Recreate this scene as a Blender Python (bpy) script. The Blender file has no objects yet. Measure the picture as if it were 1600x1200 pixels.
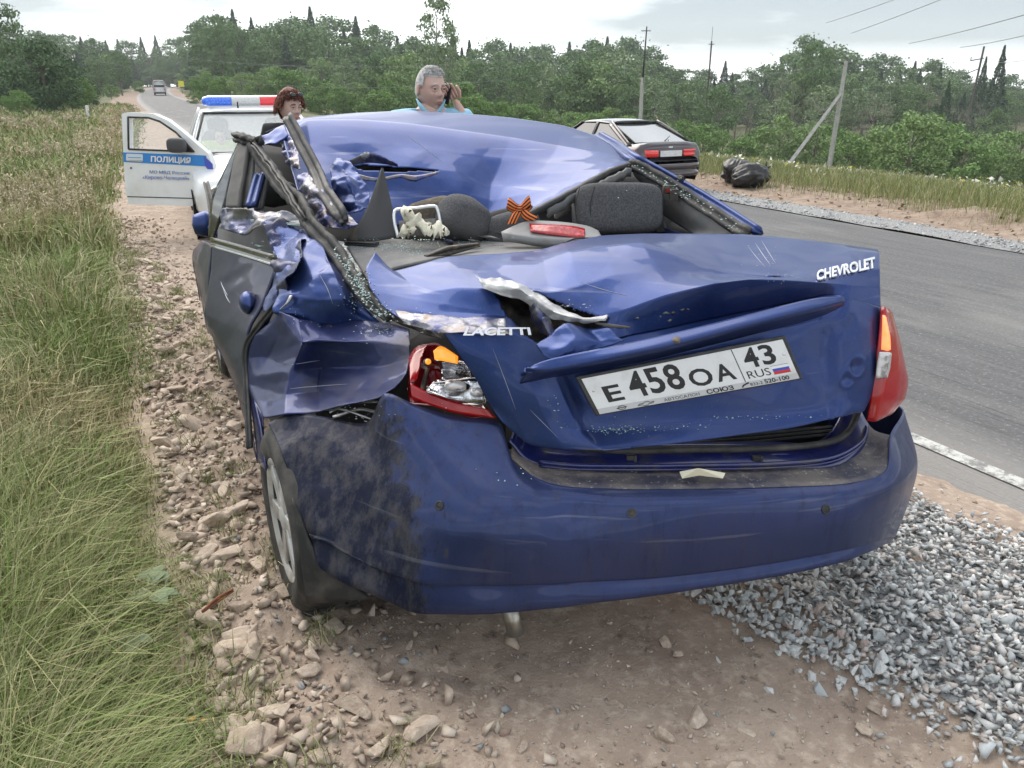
import bpy, bmesh, math, random
import numpy as np
from math import radians as R, sin, cos, pi
from mathutils import Vector, Matrix
from mathutils.bvhtree import BVHTree
rnd = random.Random(7); rng = np.random.default_rng(7)
sc = bpy.context.scene; COL = sc.collection
# ------------------------------------------------------------------ camera
H = 1.6; PITCH = R(20.2); F = 1250.0
cam = bpy.data.objects.new('camera', bpy.data.cameras.new('camera')); COL.objects.link(cam)
cam.location = (0, 0, H); cam.rotation_euler = (R(90) - PITCH, 0, 0)
cam.data.sensor_width = 36; cam.data.lens = F / 1600 * 36; cam.data.clip_end = 6000; cam.data.clip_start = .02
sc.camera = cam
# ------------------------------------------------------------------ sky, sun
SUN_EL, SUN_AZ = R(48), R(-35)       # azimuth from +Y towards +X
w = bpy.data.worlds.new('World'); sc.world = w; w.use_nodes = True
N = w.node_tree.nodes; L = w.node_tree.links; N.clear()
def wn(t, **k):
    n = N.new(t)
    for a, b in k.items(): setattr(n, a, b)
    return n
out = wn('ShaderNodeOutputWorld'); bg = wn('ShaderNodeBackground'); bg.inputs[1].default_value = .1
sky = wn('ShaderNodeTexSky', sky_type='NISHITA', sun_disc=False, sun_elevation=SUN_EL, sun_rotation=SUN_AZ)
tc = wn('ShaderNodeTexCoord'); mp = wn('ShaderNodeMapping'); mp.inputs['Scale'].default_value = (1.1, 1.1, 5.5)
mp.inputs['Rotation'].default_value = (0, R(-8), 0); mp.inputs['Location'].default_value = (2.27, .1, 1.25)
nz = wn('ShaderNodeTexNoise'); nz.inputs['Scale'].default_value = 1.7; nz.inputs['Detail'].default_value = 7; nz.inputs['Roughness'].default_value = .55
rp = wn('ShaderNodeValToRGB')
e = rp.color_ramp.elements; e[0].position = .44; e[0].color = (2.0, 2.25, 2.45, 1); e[1].position = .66; e[1].color = (9.6, 9.8, 10.0, 1)
sep = wn('ShaderNodeSeparateXYZ'); hr = wn('ShaderNodeMapRange'); hr.inputs[1].default_value = .0; hr.inputs[2].default_value = .05
hr.inputs[3].default_value = 1; hr.inputs[4].default_value = 0
mxh = wn('ShaderNodeMix', data_type='RGBA'); mxh.inputs[7].default_value = (8.8, 9.0, 9.2, 1)
mx = wn('ShaderNodeMix', data_type='RGBA'); mx.inputs[0].default_value = .88
L.new(tc.outputs['Generated'], mp.inputs[0]); L.new(mp.outputs[0], nz.inputs['Vector']); L.new(nz.outputs[0], rp.inputs[0])
L.new(tc.outputs['Generated'], sep.inputs[0]); L.new(sep.outputs[2], hr.inputs[0]); L.new(hr.outputs[0], mxh.inputs[0])
L.new(rp.outputs[0], mxh.inputs[6]); L.new(sky.outputs[0], mx.inputs[6]); L.new(mxh.outputs[2], mx.inputs[7])
L.new(mx.outputs[2], bg.inputs[0]); L.new(bg.outputs[0], out.inputs[0])
sun = bpy.data.objects.new('sun', bpy.data.lights.new('sun', 'SUN')); COL.objects.link(sun)
sun.data.energy = 1.5; sun.data.angle = R(62); sun.data.color = (1, .92, .82)
sd = Vector((sin(SUN_AZ) * cos(SUN_EL), cos(SUN_AZ) * cos(SUN_EL), sin(SUN_EL)))
sun.rotation_euler = sd.to_track_quat('Z', 'Y').to_euler(); sun.location = (0, 0, 30)
vs = sc.view_settings; vs.view_transform = 'Standard'; vs.look = 'None'; vs.gamma = 1; vs.exposure = 1.4; vs.use_curve_mapping = False
# ------------------------------------------------------------------ geometry helpers
CP, SP = cos(PITCH), sin(PITCH)
def P(px, py, Y=None, z=None):
    x = (px - 800) / F; y = (py - 600) / F
    d = np.array([x, CP - y * SP, -SP - y * CP])
    t = Y / d[1] if Y is not None else (z - H) / d[2]
    return np.array([0, 0, H]) + d * t
def W(pts): return np.array([P(a, b, c) for a, b, c in pts])
def tag(o, label=None, cat=None, group=None, kind=None):
    for k, v in (('label', label), ('category', cat), ('group', group), ('kind', kind)):
        if v: o[k] = v
    return o
BASE = {}
def empty(name, loc, rz=0, label=None, cat=None, group=None):
    o = bpy.data.objects.new(name, None); COL.objects.link(o); o.location = loc; o.rotation_euler = (0, 0, rz)
    o.empty_display_size = .1
    BASE[o.name] = None
    return tag(o, label, cat, group)
def world_empty(name, loc, **k):            # children given in world coordinates
    o = empty(name, loc, **k); BASE[o.name] = np.array(loc, float); return o
def mkobj(name, me, parent=None):
    o = bpy.data.objects.new(name, me); COL.objects.link(o)
    if parent is not None:
        o.parent = parent; BASE[o.name] = BASE.get(parent.name)
    return o
def mesh(name, v, f, mat, parent=None, smooth=True, uv=None, col=None, solid=0, mats=None, midx=None, bevel=0, sub=0):
    v = np.asarray(v, float)
    b = BASE.get(parent.name) if parent is not None else None
    if b is not None: v = v - b
    me = bpy.data.meshes.new(name)
    if isinstance(f, np.ndarray):
        k = f.shape[1]; me.vertices.add(len(v)); me.vertices.foreach_set('co', v.astype(np.float32).ravel())
        me.loops.add(f.size); me.loops.foreach_set('vertex_index', f.astype(np.int32).ravel())
        me.polygons.add(len(f)); me.polygons.foreach_set('loop_start', np.arange(0, f.size, k, dtype=np.int32))
        me.update(calc_edges=True)
    else: me.from_pydata([tuple(p) for p in v], [], [tuple(map(int, q)) for q in f])
    if mat is not None: me.materials.append(mat)
    for m in mats or []: me.materials.append(m)
    if midx is not None: me.polygons.foreach_set('material_index', np.asarray(midx, np.int32))
    if smooth: me.polygons.foreach_set('use_smooth', np.ones(len(me.polygons), bool))
    if uv is not None:
        l = me.uv_layers.new(name='UVMap'); idx = np.empty(len(me.loops), np.int32); me.loops.foreach_get('vertex_index', idx)
        l.data.foreach_set('uv', np.asarray(uv, np.float32)[idx].ravel())
    if col is not None:
        a = me.color_attributes.new('col', 'FLOAT_COLOR', 'POINT'); c = np.ones((len(v), 4), np.float32); c[:, :3] = col
        a.data.foreach_set('color', c.ravel())
    me.update()
    o = mkobj(name, me, parent)
    if bevel: md = o.modifiers.new('b', 'BEVEL'); md.width = bevel; md.segments = 2; md.limit_method = 'ANGLE'
    if sub: md = o.modifiers.new('s', 'SUBSURF'); md.levels = md.render_levels = sub
    if solid: md = o.modifiers.new('t', 'SOLIDIFY'); md.thickness = solid; md.offset = -1
    return o
def hash2(i, j, seed):
    h = (i.astype(np.int64) * 374761393 + j.astype(np.int64) * 668265263 + seed * 1442695041) & 0xffffffff
    h = ((h ^ (h >> 13)) * 1274126177) & 0xffffffff
    return ((h ^ (h >> 16)) & 0xffff) / 65535.0
def vnoise(x, y, seed=0):
    i = np.floor(x); j = np.floor(y); fx = x - i; fy = y - j; fx = fx * fx * (3 - 2 * fx); fy = fy * fy * (3 - 2 * fy)
    a = hash2(i, j, seed); b = hash2(i + 1, j, seed); c = hash2(i, j + 1, seed); d = hash2(i + 1, j + 1, seed)
    return a * (1 - fx) * (1 - fy) + b * fx * (1 - fy) + c * (1 - fx) * fy + d * fx * fy - .5
def fbm(x, y, seed=0, o=4):
    r = 0; a = 1
    for k in range(o): r = r + a * vnoise(x * 2**k, y * 2**k, seed + k); a *= .5
    return r
def facet(x, y, seed=0):                     # piecewise flat folds, for crumpled sheet metal
    s = (x + y) * .366; x = x + s; y = y + s
    i = np.floor(x); j = np.floor(y); fx = x - i; fy = y - j
    a = hash2(i, j, seed); b = hash2(i + 1, j, seed); c = hash2(i, j + 1, seed); d = hash2(i + 1, j + 1, seed)
    return np.where(fx > fy, a * (1 - fx) + b * (fx - fy) + d * fy, a * (1 - fy) + c * (fy - fx) + d * fx) - .5
def cr1(A, n):                               # Catmull-Rom along axis 0
    A = np.asarray(A, float); m = len(A)
    Pd = np.concatenate([[2 * A[0] - A[1]], A, [2 * A[-1] - A[-2]]])
    out = []
    for k in range(m - 1):
        p0, p1, p2, p3 = Pd[k:k + 4]
        for t in np.linspace(0, 1, n, endpoint=False):
            out.append(.5 * ((2 * p1) + (-p0 + p2) * t + (2 * p0 - 5 * p1 + 4 * p2 - p3) * t * t + (-p0 + 3 * p1 - 3 * p2 + p3) * t**3))
    out.append(A[-1]); return np.array(out)
def lin1(A, n):
    A = np.asarray(A, float); t = np.linspace(0, len(A) - 1, (len(A) - 1) * n + 1); i = np.minimum(t.astype(int), len(A) - 2); f = (t - i)[:, None, None]
    return A[i] * (1 - f) + A[i + 1] * f
def gridfaces(r, c, wrap=False):
    f = []
    for i in range(r - 1):
        for j in range(c if wrap else c - 1):
            k = (j + 1) % c; f.append((i * c + j, i * c + k, (i + 1) * c + k, (i + 1) * c + j))
    return np.array(f)
SURF = []                                    # (bvh) of built wreck panels
def norms(G):
    du = np.gradient(G, axis=1); dv = np.gradient(G, axis=0); n = np.cross(du, dv)
    return n / (np.linalg.norm(n, axis=2, keepdims=True) + 1e-9)
def patch(name, cols, mat, parent, nu=8, nv=8, cr=None, mask=None, thick=.003, hole=None, surf=True, rag=None, world=False, k=None, res=None, oct=.3, dents=None, **kw):
    """cols: list of columns (left to right), each a list of (px,py,Y) top to bottom, or world points"""
    G = np.array([[np.array(q, float) if world else P(*q) for q in c] for c in cols])      # [col,row,3]
    q = res or (1.8 if cr else 1.0); nu = int(nu * q); nv = int(nv * q); k = (.45 if cr else 0) if k is None else k; G0 = G
    G = cr1(G, nu); G = cr1(G.transpose(1, 0, 2), nv)
    if k: GL = lin1(G0, nu); GL = lin1(GL.transpose(1, 0, 2), nv); G = G * (1 - k) + GL * k
    #                                      # [row,col,3]
    n = norms(G); view = G - np.array([0, 0, H])
    flip = (n * view).sum(2).mean() > 0
    if flip: n = -n
    r, c = G.shape[:2]; V_, U_ = np.meshgrid(np.linspace(0, 1, r), np.linspace(0, 1, c), indexing='ij')
    if cr:
        a, s, sd_ = cr
        x = (G[..., 0] + .35 * G[..., 1]) / s; y = (G[..., 2] + .6 * G[..., 1]) / s
        wx = x + .35 * vnoise(x * .6, y * .6, sd_ + 9); wy = y + .35 * vnoise(x * .6 + 7, y * .6, sd_ + 10)
        d = facet(wx, wy, sd_) + oct * facet(wx * 2.3 + 3, wy * 2.3, sd_ + 3) + oct * .22 * facet(wx * 5.1, wy * 5.1, sd_ + 5)
        m = mask(U_, V_) if mask else 1.0
        G = G + n * (a * d * m)[..., None]
    for (dx, dy, dY, dr, da) in dents or []:   # local dents with a raised rim
        c0 = P(dx, dy, dY); dd = np.linalg.norm(G - c0, axis=2) / dr; dd = dd * (1 + .35 * vnoise(G[..., 0] * 25 + dx, G[..., 2] * 25, 5))
        G = G + n * (-da * np.exp(-dd**2) + .45 * da * np.exp(-((dd - 1.35) / .35)**2))[..., None]
    if rag:                                   # ragged torn lower / upper edge
        a, sd_, which = rag
        e_ = a * (vnoise(np.arange(c) * .55, np.zeros(c), sd_) + .6 * vnoise(np.arange(c) * 1.7, np.zeros(c), sd_ + 1))
        k = -1 if which == 'bottom' else 0; G[k, :, 2] += e_
    f = gridfaces(r, c)
    if not flip: pass
    if flip: f = f[:, ::-1]
    f = f[:, ::-1] if False else f
    v = G.reshape(-1, 3)
    # face winding must agree with n
    a_, b_, c_ = v[f[0, 0]], v[f[0, 1]], v[f[0, 2]]
    if np.dot(np.cross(b_ - a_, c_ - a_), n.reshape(-1, 3)[f[0, 0]]) < 0: f = f[:, ::-1]
    if hole is not None:                      # cut faces whose centre falls in a polygon of the panel's own (u,v)
        cu = (U_.ravel()[f].mean(1)); cv = (V_.ravel()[f].mean(1))
        f = f[~inpoly(cu, cv, hole)]
    o = mesh(name, v, f, mat, parent, solid=thick, **kw)
    if surf: SURF.append(BVHTree.FromPolygons([tuple(p) for p in v], [tuple(map(int, q)) for q in f]))
    return o
def inpoly(x, y, poly):
    r = np.zeros(len(x), bool); n = len(poly)
    for i in range(n):
        x1, y1 = poly[i]; x2, y2 = poly[(i + 1) % n]
        c = ((y1 > y) != (y2 > y)) & (x < (x2 - x1) * (y - y1) / ((y2 - y1) + 1e-12) + x1); r ^= c
    return r
def hit(px, py, off=.003, default=2.0):
    d = P(px, py, 1.0) - np.array([0, 0, H]); d = Vector(d).normalized(); best = None
    for b in SURF:
        q = b.ray_cast(Vector((0, 0, H)), d)
        if q[0] is not None and (best is None or q[3] < best[3]): best = q
    if best is None: return P(px, py, default), np.array([0, -1., 0])
    n = best[1]
    if n.dot(d) > 0: n = -n
    return np.array(best[0] + n * off), np.array(n)
def box(c, s, M=None):
    v = np.array([[x, y, z] for x in (-.5, .5) for y in (-.5, .5) for z in (-.5, .5)]) * np.array(s)
    if M is not None: v = v @ np.array(M).T
    return v + np.array(c), [(0, 1, 3, 2), (4, 6, 7, 5), (0, 4, 5, 1), (2, 3, 7, 6), (0, 2, 6, 4), (1, 5, 7, 3)]
class MB:
    def __init__(s): s.v = []; s.f = []; s.n = 0
    def add(s, v, f):
        s.v.append(np.asarray(v, float)); s.f += [tuple(int(i) + s.n for i in q) for q in f]; s.n += len(v); return s
    def box(s, c, d, M=None): return s.add(*box(c, d, M))
    def tube(s, pts, r, n=8, cap=True): return s.add(*tube(pts, r, n, cap))
    def out(s, name, mat, parent=None, **k): return mesh(name, np.concatenate(s.v), s.f, mat, parent, **k)
def tube(pts, r, n=8, cap=True):
    pts = [np.array(p, float) for p in pts]; rr = r if hasattr(r, '__len__') else [r] * len(pts)
    v = []; up = None
    for i, p in enumerate(pts):
        t = pts[min(i + 1, len(pts) - 1)] - pts[max(i - 1, 0)]; t /= np.linalg.norm(t) + 1e-9
        if up is None: up = np.array([0, 0, 1.]) if abs(t[2]) < .9 else np.array([1., 0, 0])
        a = np.cross(t, up); a /= np.linalg.norm(a) + 1e-9; b = np.cross(t, a); up = -b if False else up
        for k in range(n): v.append(p + rr[i] * (a * cos(2 * pi * k / n) + b * sin(2 * pi * k / n)))
    f = [tuple(q) for q in gridfaces(len(pts), n, True)]
    if cap: f += [tuple(range(n - 1, -1, -1)), tuple((len(pts) - 1) * n + k for k in range(n))]
    return np.array(v), f
def strip(pts, width_dir, wid, th, n=6, seed=1, jit=0):   # flat bar along a path with thickness
    p = cr1(np.array(pts, float), n); wd = np.array(width_dir, float); wd /= np.linalg.norm(wd)
    v = []; m = len(p); wids = np.interp(np.linspace(0, 1, m), np.linspace(0, 1, len(wid)), wid) if hasattr(wid, '__len__') else [wid] * m
    rr = random.Random(seed)
    for i in range(m):
        t = p[min(i + 1, m - 1)] - p[max(i - 1, 0)]; t /= np.linalg.norm(t); q = np.cross(t, wd); q /= np.linalg.norm(q); a = np.cross(q, t)
        j = np.array([rr.uniform(-jit, jit) for _ in range(3)])
        for sx, sy in ((-.5, -.5), (.5, -.5), (.5, .5), (.15, .5), (.1, .15), (-.1, .15), (-.15, .5), (-.5, .5)): v.append(p[i] + j + a * sx * wids[i] + q * sy * th)
    f = [tuple(q) for q in gridfaces(m, 8, True)] + [tuple(range(7, -1, -1)), tuple((m - 1) * 8 + k for k in range(8))]
    return np.array(v), f
def lathe(prof, n=32, axis='x'):              # prof: (r, h)
    v = []
    for r_, h in prof:
        for k in range(n):
            a = 2 * pi * k / n; v.append((h, r_ * cos(a), r_ * sin(a)) if axis == 'x' else (r_ * cos(a), r_ * sin(a), h))
    return np.array(v), [tuple(q) for q in gridfaces(len(prof), n, True)]
# ------------------------------------------------------------------ materials
def mat(name, base=(.5, .5, .5), rough=.6, metal=0, coat=0, spec=.5, noise=None, bump=None, coord='Object', attr=False, trans=0, emit=None, alpha=1, streak=None, dirt=None, sheen=0):
    m = bpy.data.materials.new(name); m.use_nodes = True; nt = m.node_tree; n = nt.nodes; l = nt.links; b = n['Principled BSDF']
    b.inputs['Roughness'].default_value = rough; b.inputs['Metallic'].default_value = metal; b.inputs['Specular IOR Level'].default_value = spec
    b.inputs['Coat Weight'].default_value = coat; b.inputs['Coat Roughness'].default_value = .06; b.inputs['Transmission Weight'].default_value = trans
    b.inputs['Alpha'].default_value = alpha
    c = n.new('ShaderNodeTexCoord'); co = c.outputs[coord]
    def nz(scale, detail=5, ro=.6, sc3=None):
        t = n.new('ShaderNodeTexNoise'); t.inputs['Scale'].default_value = scale; t.inputs['Detail'].default_value = detail; t.inputs['Roughness'].default_value = ro
        if sc3:
            mpp = n.new('ShaderNodeMapping'); mpp.inputs['Scale'].default_value = sc3; l.new(co, mpp.inputs[0]); l.new(mpp.outputs[0], t.inputs['Vector'])
        else: l.new(co, t.inputs['Vector'])
        return t.outputs[0]
    def ramp(s, a, bb):
        r = n.new('ShaderNodeMapRange'); r.inputs[1].default_value = a; r.inputs[2].default_value = bb; l.new(s, r.inputs[0]); return r.outputs[0]
    def mix(fac, A, B, mode='MIX'):
        x = n.new('ShaderNodeMix'); x.data_type = 'RGBA'; x.blend_type = mode
        for k, q in ((0, fac), (6, A), (7, B)):
            if isinstance(q, (int, float)): x.inputs[k].default_value = q
            elif isinstance(q, tuple): x.inputs[k].default_value = (*q, 1)
            else: l.new(q, x.inputs[k])
        return x.outputs[2]
    cur = tuple(base)
    if attr:
        a = n.new('ShaderNodeAttribute'); a.attribute_name = 'col'; cur = a.outputs[0]
    for q in noise or []:                    # (color, scale, lo, hi[, sc3])
        cur = mix(ramp(nz(q[1], sc3=q[4] if len(q) > 4 else None), q[2], q[3]), cur, tuple(q[0]))
    if dirt: cur = dirt(dict(n=n, l=l, nz=nz, ramp=ramp, mix=mix, b=b, co=co), cur)
    if isinstance(cur, tuple): b.inputs['Base Color'].default_value = (*cur, 1)
    else: l.new(cur, b.inputs['Base Color'])
    if emit: b.inputs['Emission Color'].default_value = (*emit[0], 1); b.inputs['Emission Strength'].default_value = emit[1]
    if bump:                                 # list of (scale, dist[, sc3])
        prev = None
        for q in bump:
            bn = n.new('ShaderNodeBump'); bn.inputs['Distance'].default_value = q[1]; bn.inputs['Strength'].default_value = 1
            l.new(nz(q[0], sc3=q[2] if len(q) > 2 else None), bn.inputs['Height'])
            if prev: l.new(prev, bn.inputs['Normal'])
            prev = bn.outputs[0]
        l.new(prev, b.inputs['Normal'])
    return m
BLUE = (.021, .046, .168)
def paintdirt(amount, dustcol, lo, hi, xfade=None, scr=True):
    def fn(k, cur):
        n, l = k['n'], k['l']
        m1 = k['ramp'](k['nz'](3.2, 8, .68), lo, hi)
        if xfade:                             # grime only towards one end of the panel
            sp_ = n.new('ShaderNodeSeparateXYZ'); l.new(k['co'], sp_.inputs[0])
            ad = n.new('ShaderNodeMath'); ad.operation = 'MULTIPLY_ADD'; l.new(k['nz'](4.5, 9, .7), ad.inputs[0]); ad.inputs[1].default_value = .85; l.new(sp_.outputs[0], ad.inputs[2])
            r2 = k['ramp'](ad.outputs[0], xfade[0] + .425, xfade[1] + .425)
            mm = n.new('ShaderNodeMath'); mm.operation = 'MAXIMUM'; 
            sc_ = n.new('ShaderNodeMath'); sc_.operation = 'MULTIPLY'; l.new(m1, sc_.inputs[0]); sc_.inputs[1].default_value = .32
            r3 = n.new('ShaderNodeMath'); r3.operation = 'MULTIPLY'; l.new(r2, r3.inputs[0]); l.new(k['ramp'](k['nz'](11, 10, .75, (1.6, 1.6, .7)), .30, .37), r3.inputs[1])
            l.new(sc_.outputs[0], mm.inputs[0]); l.new(r3.outputs[0], mm.inputs[1]); m1 = mm.outputs[0]
            dr = n.new('ShaderNodeMath'); dr.operation = 'MULTIPLY'; dr.inputs[1].default_value = .38; l.new(k['ramp'](k['nz'](5, 7, .7, (7, 7, .6)), .48, .66), dr.inputs[0])
            m2_ = n.new('ShaderNodeMath'); m2_.operation = 'MAXIMUM'; l.new(m1, m2_.inputs[0]); l.new(dr.outputs[0], m2_.inputs[1]); m1 = m2_.outputs[0]
        am = n.new('ShaderNodeMath'); am.operation = 'MULTIPLY'; am.inputs[1].default_value = amount; l.new(m1, am.inputs[0])
        # fine sprayed specks
        sp = k['ramp'](k['nz'](160, 3, .6), .60, .72); s2 = n.new('ShaderNodeMath'); s2.operation = 'MULTIPLY'; s2.inputs[1].default_value = .35; l.new(sp, s2.inputs[0])
        mx_ = n.new('ShaderNodeMath'); mx_.operation = 'MAXIMUM'; l.new(am.outputs[0], mx_.inputs[0]); l.new(s2.outputs[0], mx_.inputs[1])
        dc = dustcol if dustcol != 'grime' else k['mix'](k['ramp'](k['nz'](6, 10, .78, (2.5, 2.5, .8)), .45, .60), (.014, .016, .028), (.085, .080, .076))
        cur = k['mix'](mx_.outputs[0], cur, dc)
        if scr:                               # pale scratches, long and thin
            s = k['ramp'](k['nz'](14, 4, .5, (.12, .12, 2.4)), .655, .70); s_ = n.new('ShaderNodeMath'); s_.operation = 'MULTIPLY'; s_.inputs[1].default_value = .14; l.new(s, s_.inputs[0])
            cur = k['mix'](s_.outputs[0], cur, (.42, .43, .46))
        rr = n.new('ShaderNodeMapRange'); rr.inputs[3].default_value = .42; rr.inputs[4].default_value = .8; l.new(mx_.outputs[0], rr.inputs[0]); l.new(rr.outputs[0], k['b'].inputs['Roughness'])
        cw = n.new('ShaderNodeMapRange'); cw.inputs[1].default_value = 0; cw.inputs[2].default_value = .8; cw.inputs[3].default_value = .30; cw.inputs[4].default_value = .12; l.new(mx_.outputs[0], cw.inputs[0]); l.new(cw.outputs[0], k['b'].inputs['Coat Weight'])
        return cur
    return fn
DUST = (.16, .145, .13)
M = {}
M['paint'] = mat('blue_metallic_paint', BLUE, .42, .75, .35, spec=.3, dirt=paintdirt(.20, DUST, .45, .8))
M['bumper'] = mat('bumper_paint', (.034, .050, .140), .42, .75, .5, spec=.3, dirt=paintdirt(.84, 'grime', .45, .80, xfade=(.27, .20)))
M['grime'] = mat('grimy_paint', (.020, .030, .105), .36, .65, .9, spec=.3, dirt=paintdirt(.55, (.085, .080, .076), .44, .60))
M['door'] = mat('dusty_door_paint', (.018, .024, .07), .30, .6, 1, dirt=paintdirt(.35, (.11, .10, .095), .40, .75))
M['scraped'] = mat('scraped_metal', (.22, .22, .24), .38, .6, .2, noise=[((.05, .06, .16), 9, .42, .55), ((.16, .12, .09), 16, .52, .7), ((.55, .55, .56), 22, .6, .68)], bump=[(30, .004)])
M['metal'] = mat('bare_metal', (.50, .50, .50), .4, .7, noise=[((.3, .29, .28), 20, .4, .6)], bump=[(25, .003)])
M['dark_metal'] = mat('dark_rust_metal', (.06, .055, .05), .6, .3, noise=[((.2, .15, .10), 18, .5, .65)], bump=[(20, .004)])
M['black'] = mat('black_plastic', (.022, .022, .024), .5, noise=[((.07, .068, .065), 12, .45, .75)], bump=[(90, .0008)])
M['rubber'] = mat('rubber', (.025, .026, .027), .65, noise=[((.11, .10, .09), 10, .45, .75)], bump=[(40, .001)])
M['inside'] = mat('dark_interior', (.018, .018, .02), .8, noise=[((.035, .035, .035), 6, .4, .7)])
M['trim'] = mat('grey_interior_trim', (.14, .145, .15), .75, noise=[((.20, .19, .18), 8, .45, .7)], bump=[(150, .0006)])
M['shelf'] = mat('dusty_parcel_shelf', (.17, .17, .175), .9, noise=[((.25, .24, .23), 9, .4, .7)], bump=[(220, .001), (14, .003)])
M['fabric'] = mat('seat_fabric', (.055, .057, .065), .95, noise=[((.10, .10, .105), 160, .42, .6), ((.085, .083, .08), 5, .5, .8)], bump=[(260, .0015)])
M['fabric2'] = mat('seat_fabric_light', (.11, .11, .115), .95, noise=[((.15, .14, .13), 6, .5, .8)], bump=[(260, .0012)])
M['glass_bits'] = mat('shattered_glass', (.55, .75, .72), .12, spec=.8, trans=.4)
M['red_lens'] = mat('red_lens', (.36, .006, .010), .2, coat=.5, bump=[(60, .0006)])
M['red_dark'] = mat('red_lens_dark', (.22, .004, .008), .2, coat=1)
M['amber'] = mat('amber_lens', (.9, .30, .02), .2, emit=((1, .35, .03), .35), coat=1)
M['glow'] = mat('lit_indicator', (.9, .35, .15), .2, emit=((1, .20, .06), .55), noise=[((1, .3, .05), 40, .4, .6)])
M['clear'] = mat('clear_lens', (.62, .60, .60), .12, .3, coat=1, noise=[((.25, .25, .25), 40, .5, .6)], bump=[(70, .002)])
M['chrome'] = mat('chrome', (.7, .7, .72), .12, 1, noise=[((.25, .25, .27), 30, .45, .6)], bump=[(30, .003)])
M['white'] = mat('white_plate', (.72, .73, .74), .35, coat=.4, noise=[((.55, .54, .52), 14, .5, .8)])
M['ink'] = mat('black_ink', (.012, .012, .014), .5)
M['badge'] = mat('badge_silver', (.75, .76, .78), .22, .6)
M['tyre'] = mat('tyre', (.022, .022, .022), .8, noise=[((.10, .09, .08), 9, .42, .7)], bump=[(60, .002)])
M['rim'] = mat('rim', (.62, .62, .61), .45, .5, noise=[((.30, .28, .26), 10, .45, .7)])
M['exhaust'] = mat('exhaust_steel', (.45, .43, .38), .35, .8, noise=[((.2, .17, .13), 22, .45, .7)])
M['foam'] = mat('torn_foam', (.78, .74, .60), .95, bump=[(60, .006)])
M['glass'] = mat('car_glass', (.018, .022, .025), .06, spec=.5)
M['wpaint'] = mat('white_car_paint', (.78, .79, .79), .35, coat=.8, noise=[((.62, .61, .58), 3, .5, .85)])
M['skin'] = mat('skin', (.60, .41, .345), .55, noise=[((.60, .355, .295), 12, .4, .7)])
# ------------------------------------------------------------------ terrain and road
HD = R(26.5); sH, cH = sin(HD), cos(HD)
def ns(X, Y): return X * cH + Y * sH, -X * sH + Y * cH
def shift(s): return .00018 * np.maximum(s, 0)**2
def xy(n, s):
    n = np.asarray(n, float) + shift(np.asarray(s, float)); return n * cH - s * sH, n * sH + s * cH
def sm(a, b, x): t = np.clip((x - a) / (b - a), 0, 1); return t * t * (3 - 2 * t)
def terr(X, Y):
    X = np.asarray(X, float); Y = np.asarray(Y, float); n, s = ns(X, Y); n = n - shift(s); d = np.hypot(X, Y)
    rise = np.interp(s, [-50, 60, 115, 160, 287, 420, 900], [0, 0, .3, .6, 2.1, 3, 5])
    val = (-7.0 * sm(12, 85, n) - .9 * sm(11.5, 22, n)) * (1 - sm(230, 330, n))
    left = -.9 * sm(-2, -14, n) * 0 + -.12 * sm(0.2, -3, n)
    bank = .05 * sm(9.2, 10.2, n) * (1 - sm(10.6, 13, n))
    z = rise + val + left + bank
    z = z + .25 * fbm(X * .06, Y * .06, 4) * sm(12, 40, np.abs(n - 4.5)) + .05 * fbm(X * .5, Y * .5, 5, 3) * sm(-.2, -1.5, n)
    return z - .02
# far ground sheet, finer close to the camera
rr_ = np.concatenate([[0.3], np.geomspace(.6, 640, 130)]); aa = np.linspace(-pi, pi, 241)
RR, AA = np.meshgrid(rr_, aa, indexing='ij'); GX = RR * np.sin(AA); GY = RR * np.cos(AA); GZ = terr(GX, GY)
gn, gs = ns(GX, GY); gn = gn - shift(gs)
def gmat():
    def fn(k, cur):
        n, l = k['n'], k['l']; sp = n.new('ShaderNodeSeparateXYZ'); l.new(k['co'], sp.inputs[0])
        ad = n.new('ShaderNodeMath'); ad.operation = 'MULTIPLY_ADD'; tcw = n.new('ShaderNodeTexCoord'); nn = n.new('ShaderNodeTexNoise'); nn.inputs['Scale'].default_value = 1.2; nn.inputs['Detail'].default_value = 6
        l.new(tcw.outputs['Object'], nn.inputs['Vector']); l.new(nn.outputs[0], ad.inputs[0]); ad.inputs[1].default_value = 1.6; l.new(sp.outputs[0], ad.inputs[2])
        g1 = k['ramp'](ad.outputs[0], 11.1, 11.5)         # right grass starts
        inv = n.new('ShaderNodeMapRange'); inv.inputs[1].default_value = .95; inv.inputs[2].default_value = .65; l.new(ad.outputs[0], inv.inputs[0])
        mxx = n.new('ShaderNodeMath'); mxx.operation = 'MAXIMUM'; l.new(g1, mxx.inputs[0]); l.new(inv.outputs[0], mxx.inputs[1])
        n2 = n.new('ShaderNodeTexNoise'); n2.inputs['Scale'].default_value = .35; n2.inputs['Detail'].default_value = 8; l.new(tcw.outputs['Object'], n2.inputs['Vector'])
        gr = k['mix'](k['ramp'](n2.outputs[0], .35, .65), (.055, .075, .022), (.13, .12, .045))
        n3 = n.new('ShaderNodeTexNoise'); n3.inputs['Scale'].default_value = 14; n3.inputs['Detail'].default_value = 6; l.new(tcw.outputs['Object'], n3.inputs['Vector'])
        di = k['mix'](k['ramp'](n3.outputs[0], .35, .65), (.22, .155, .115), (.29, .22, .17))
        return k['mix'](mxx.outputs[0], di, gr)
    return mat('ground', rough=.95, coord='UV', dirt=fn)
terrain = mesh('ground', np.stack([GX, GY, GZ], -1).reshape(-1, 3), gridfaces(len(rr_), len(aa))[:, ::-1], gmat(), uv=np.stack([gn, gs], -1).reshape(-1, 2))
tag(terrain, kind='structure')
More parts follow.
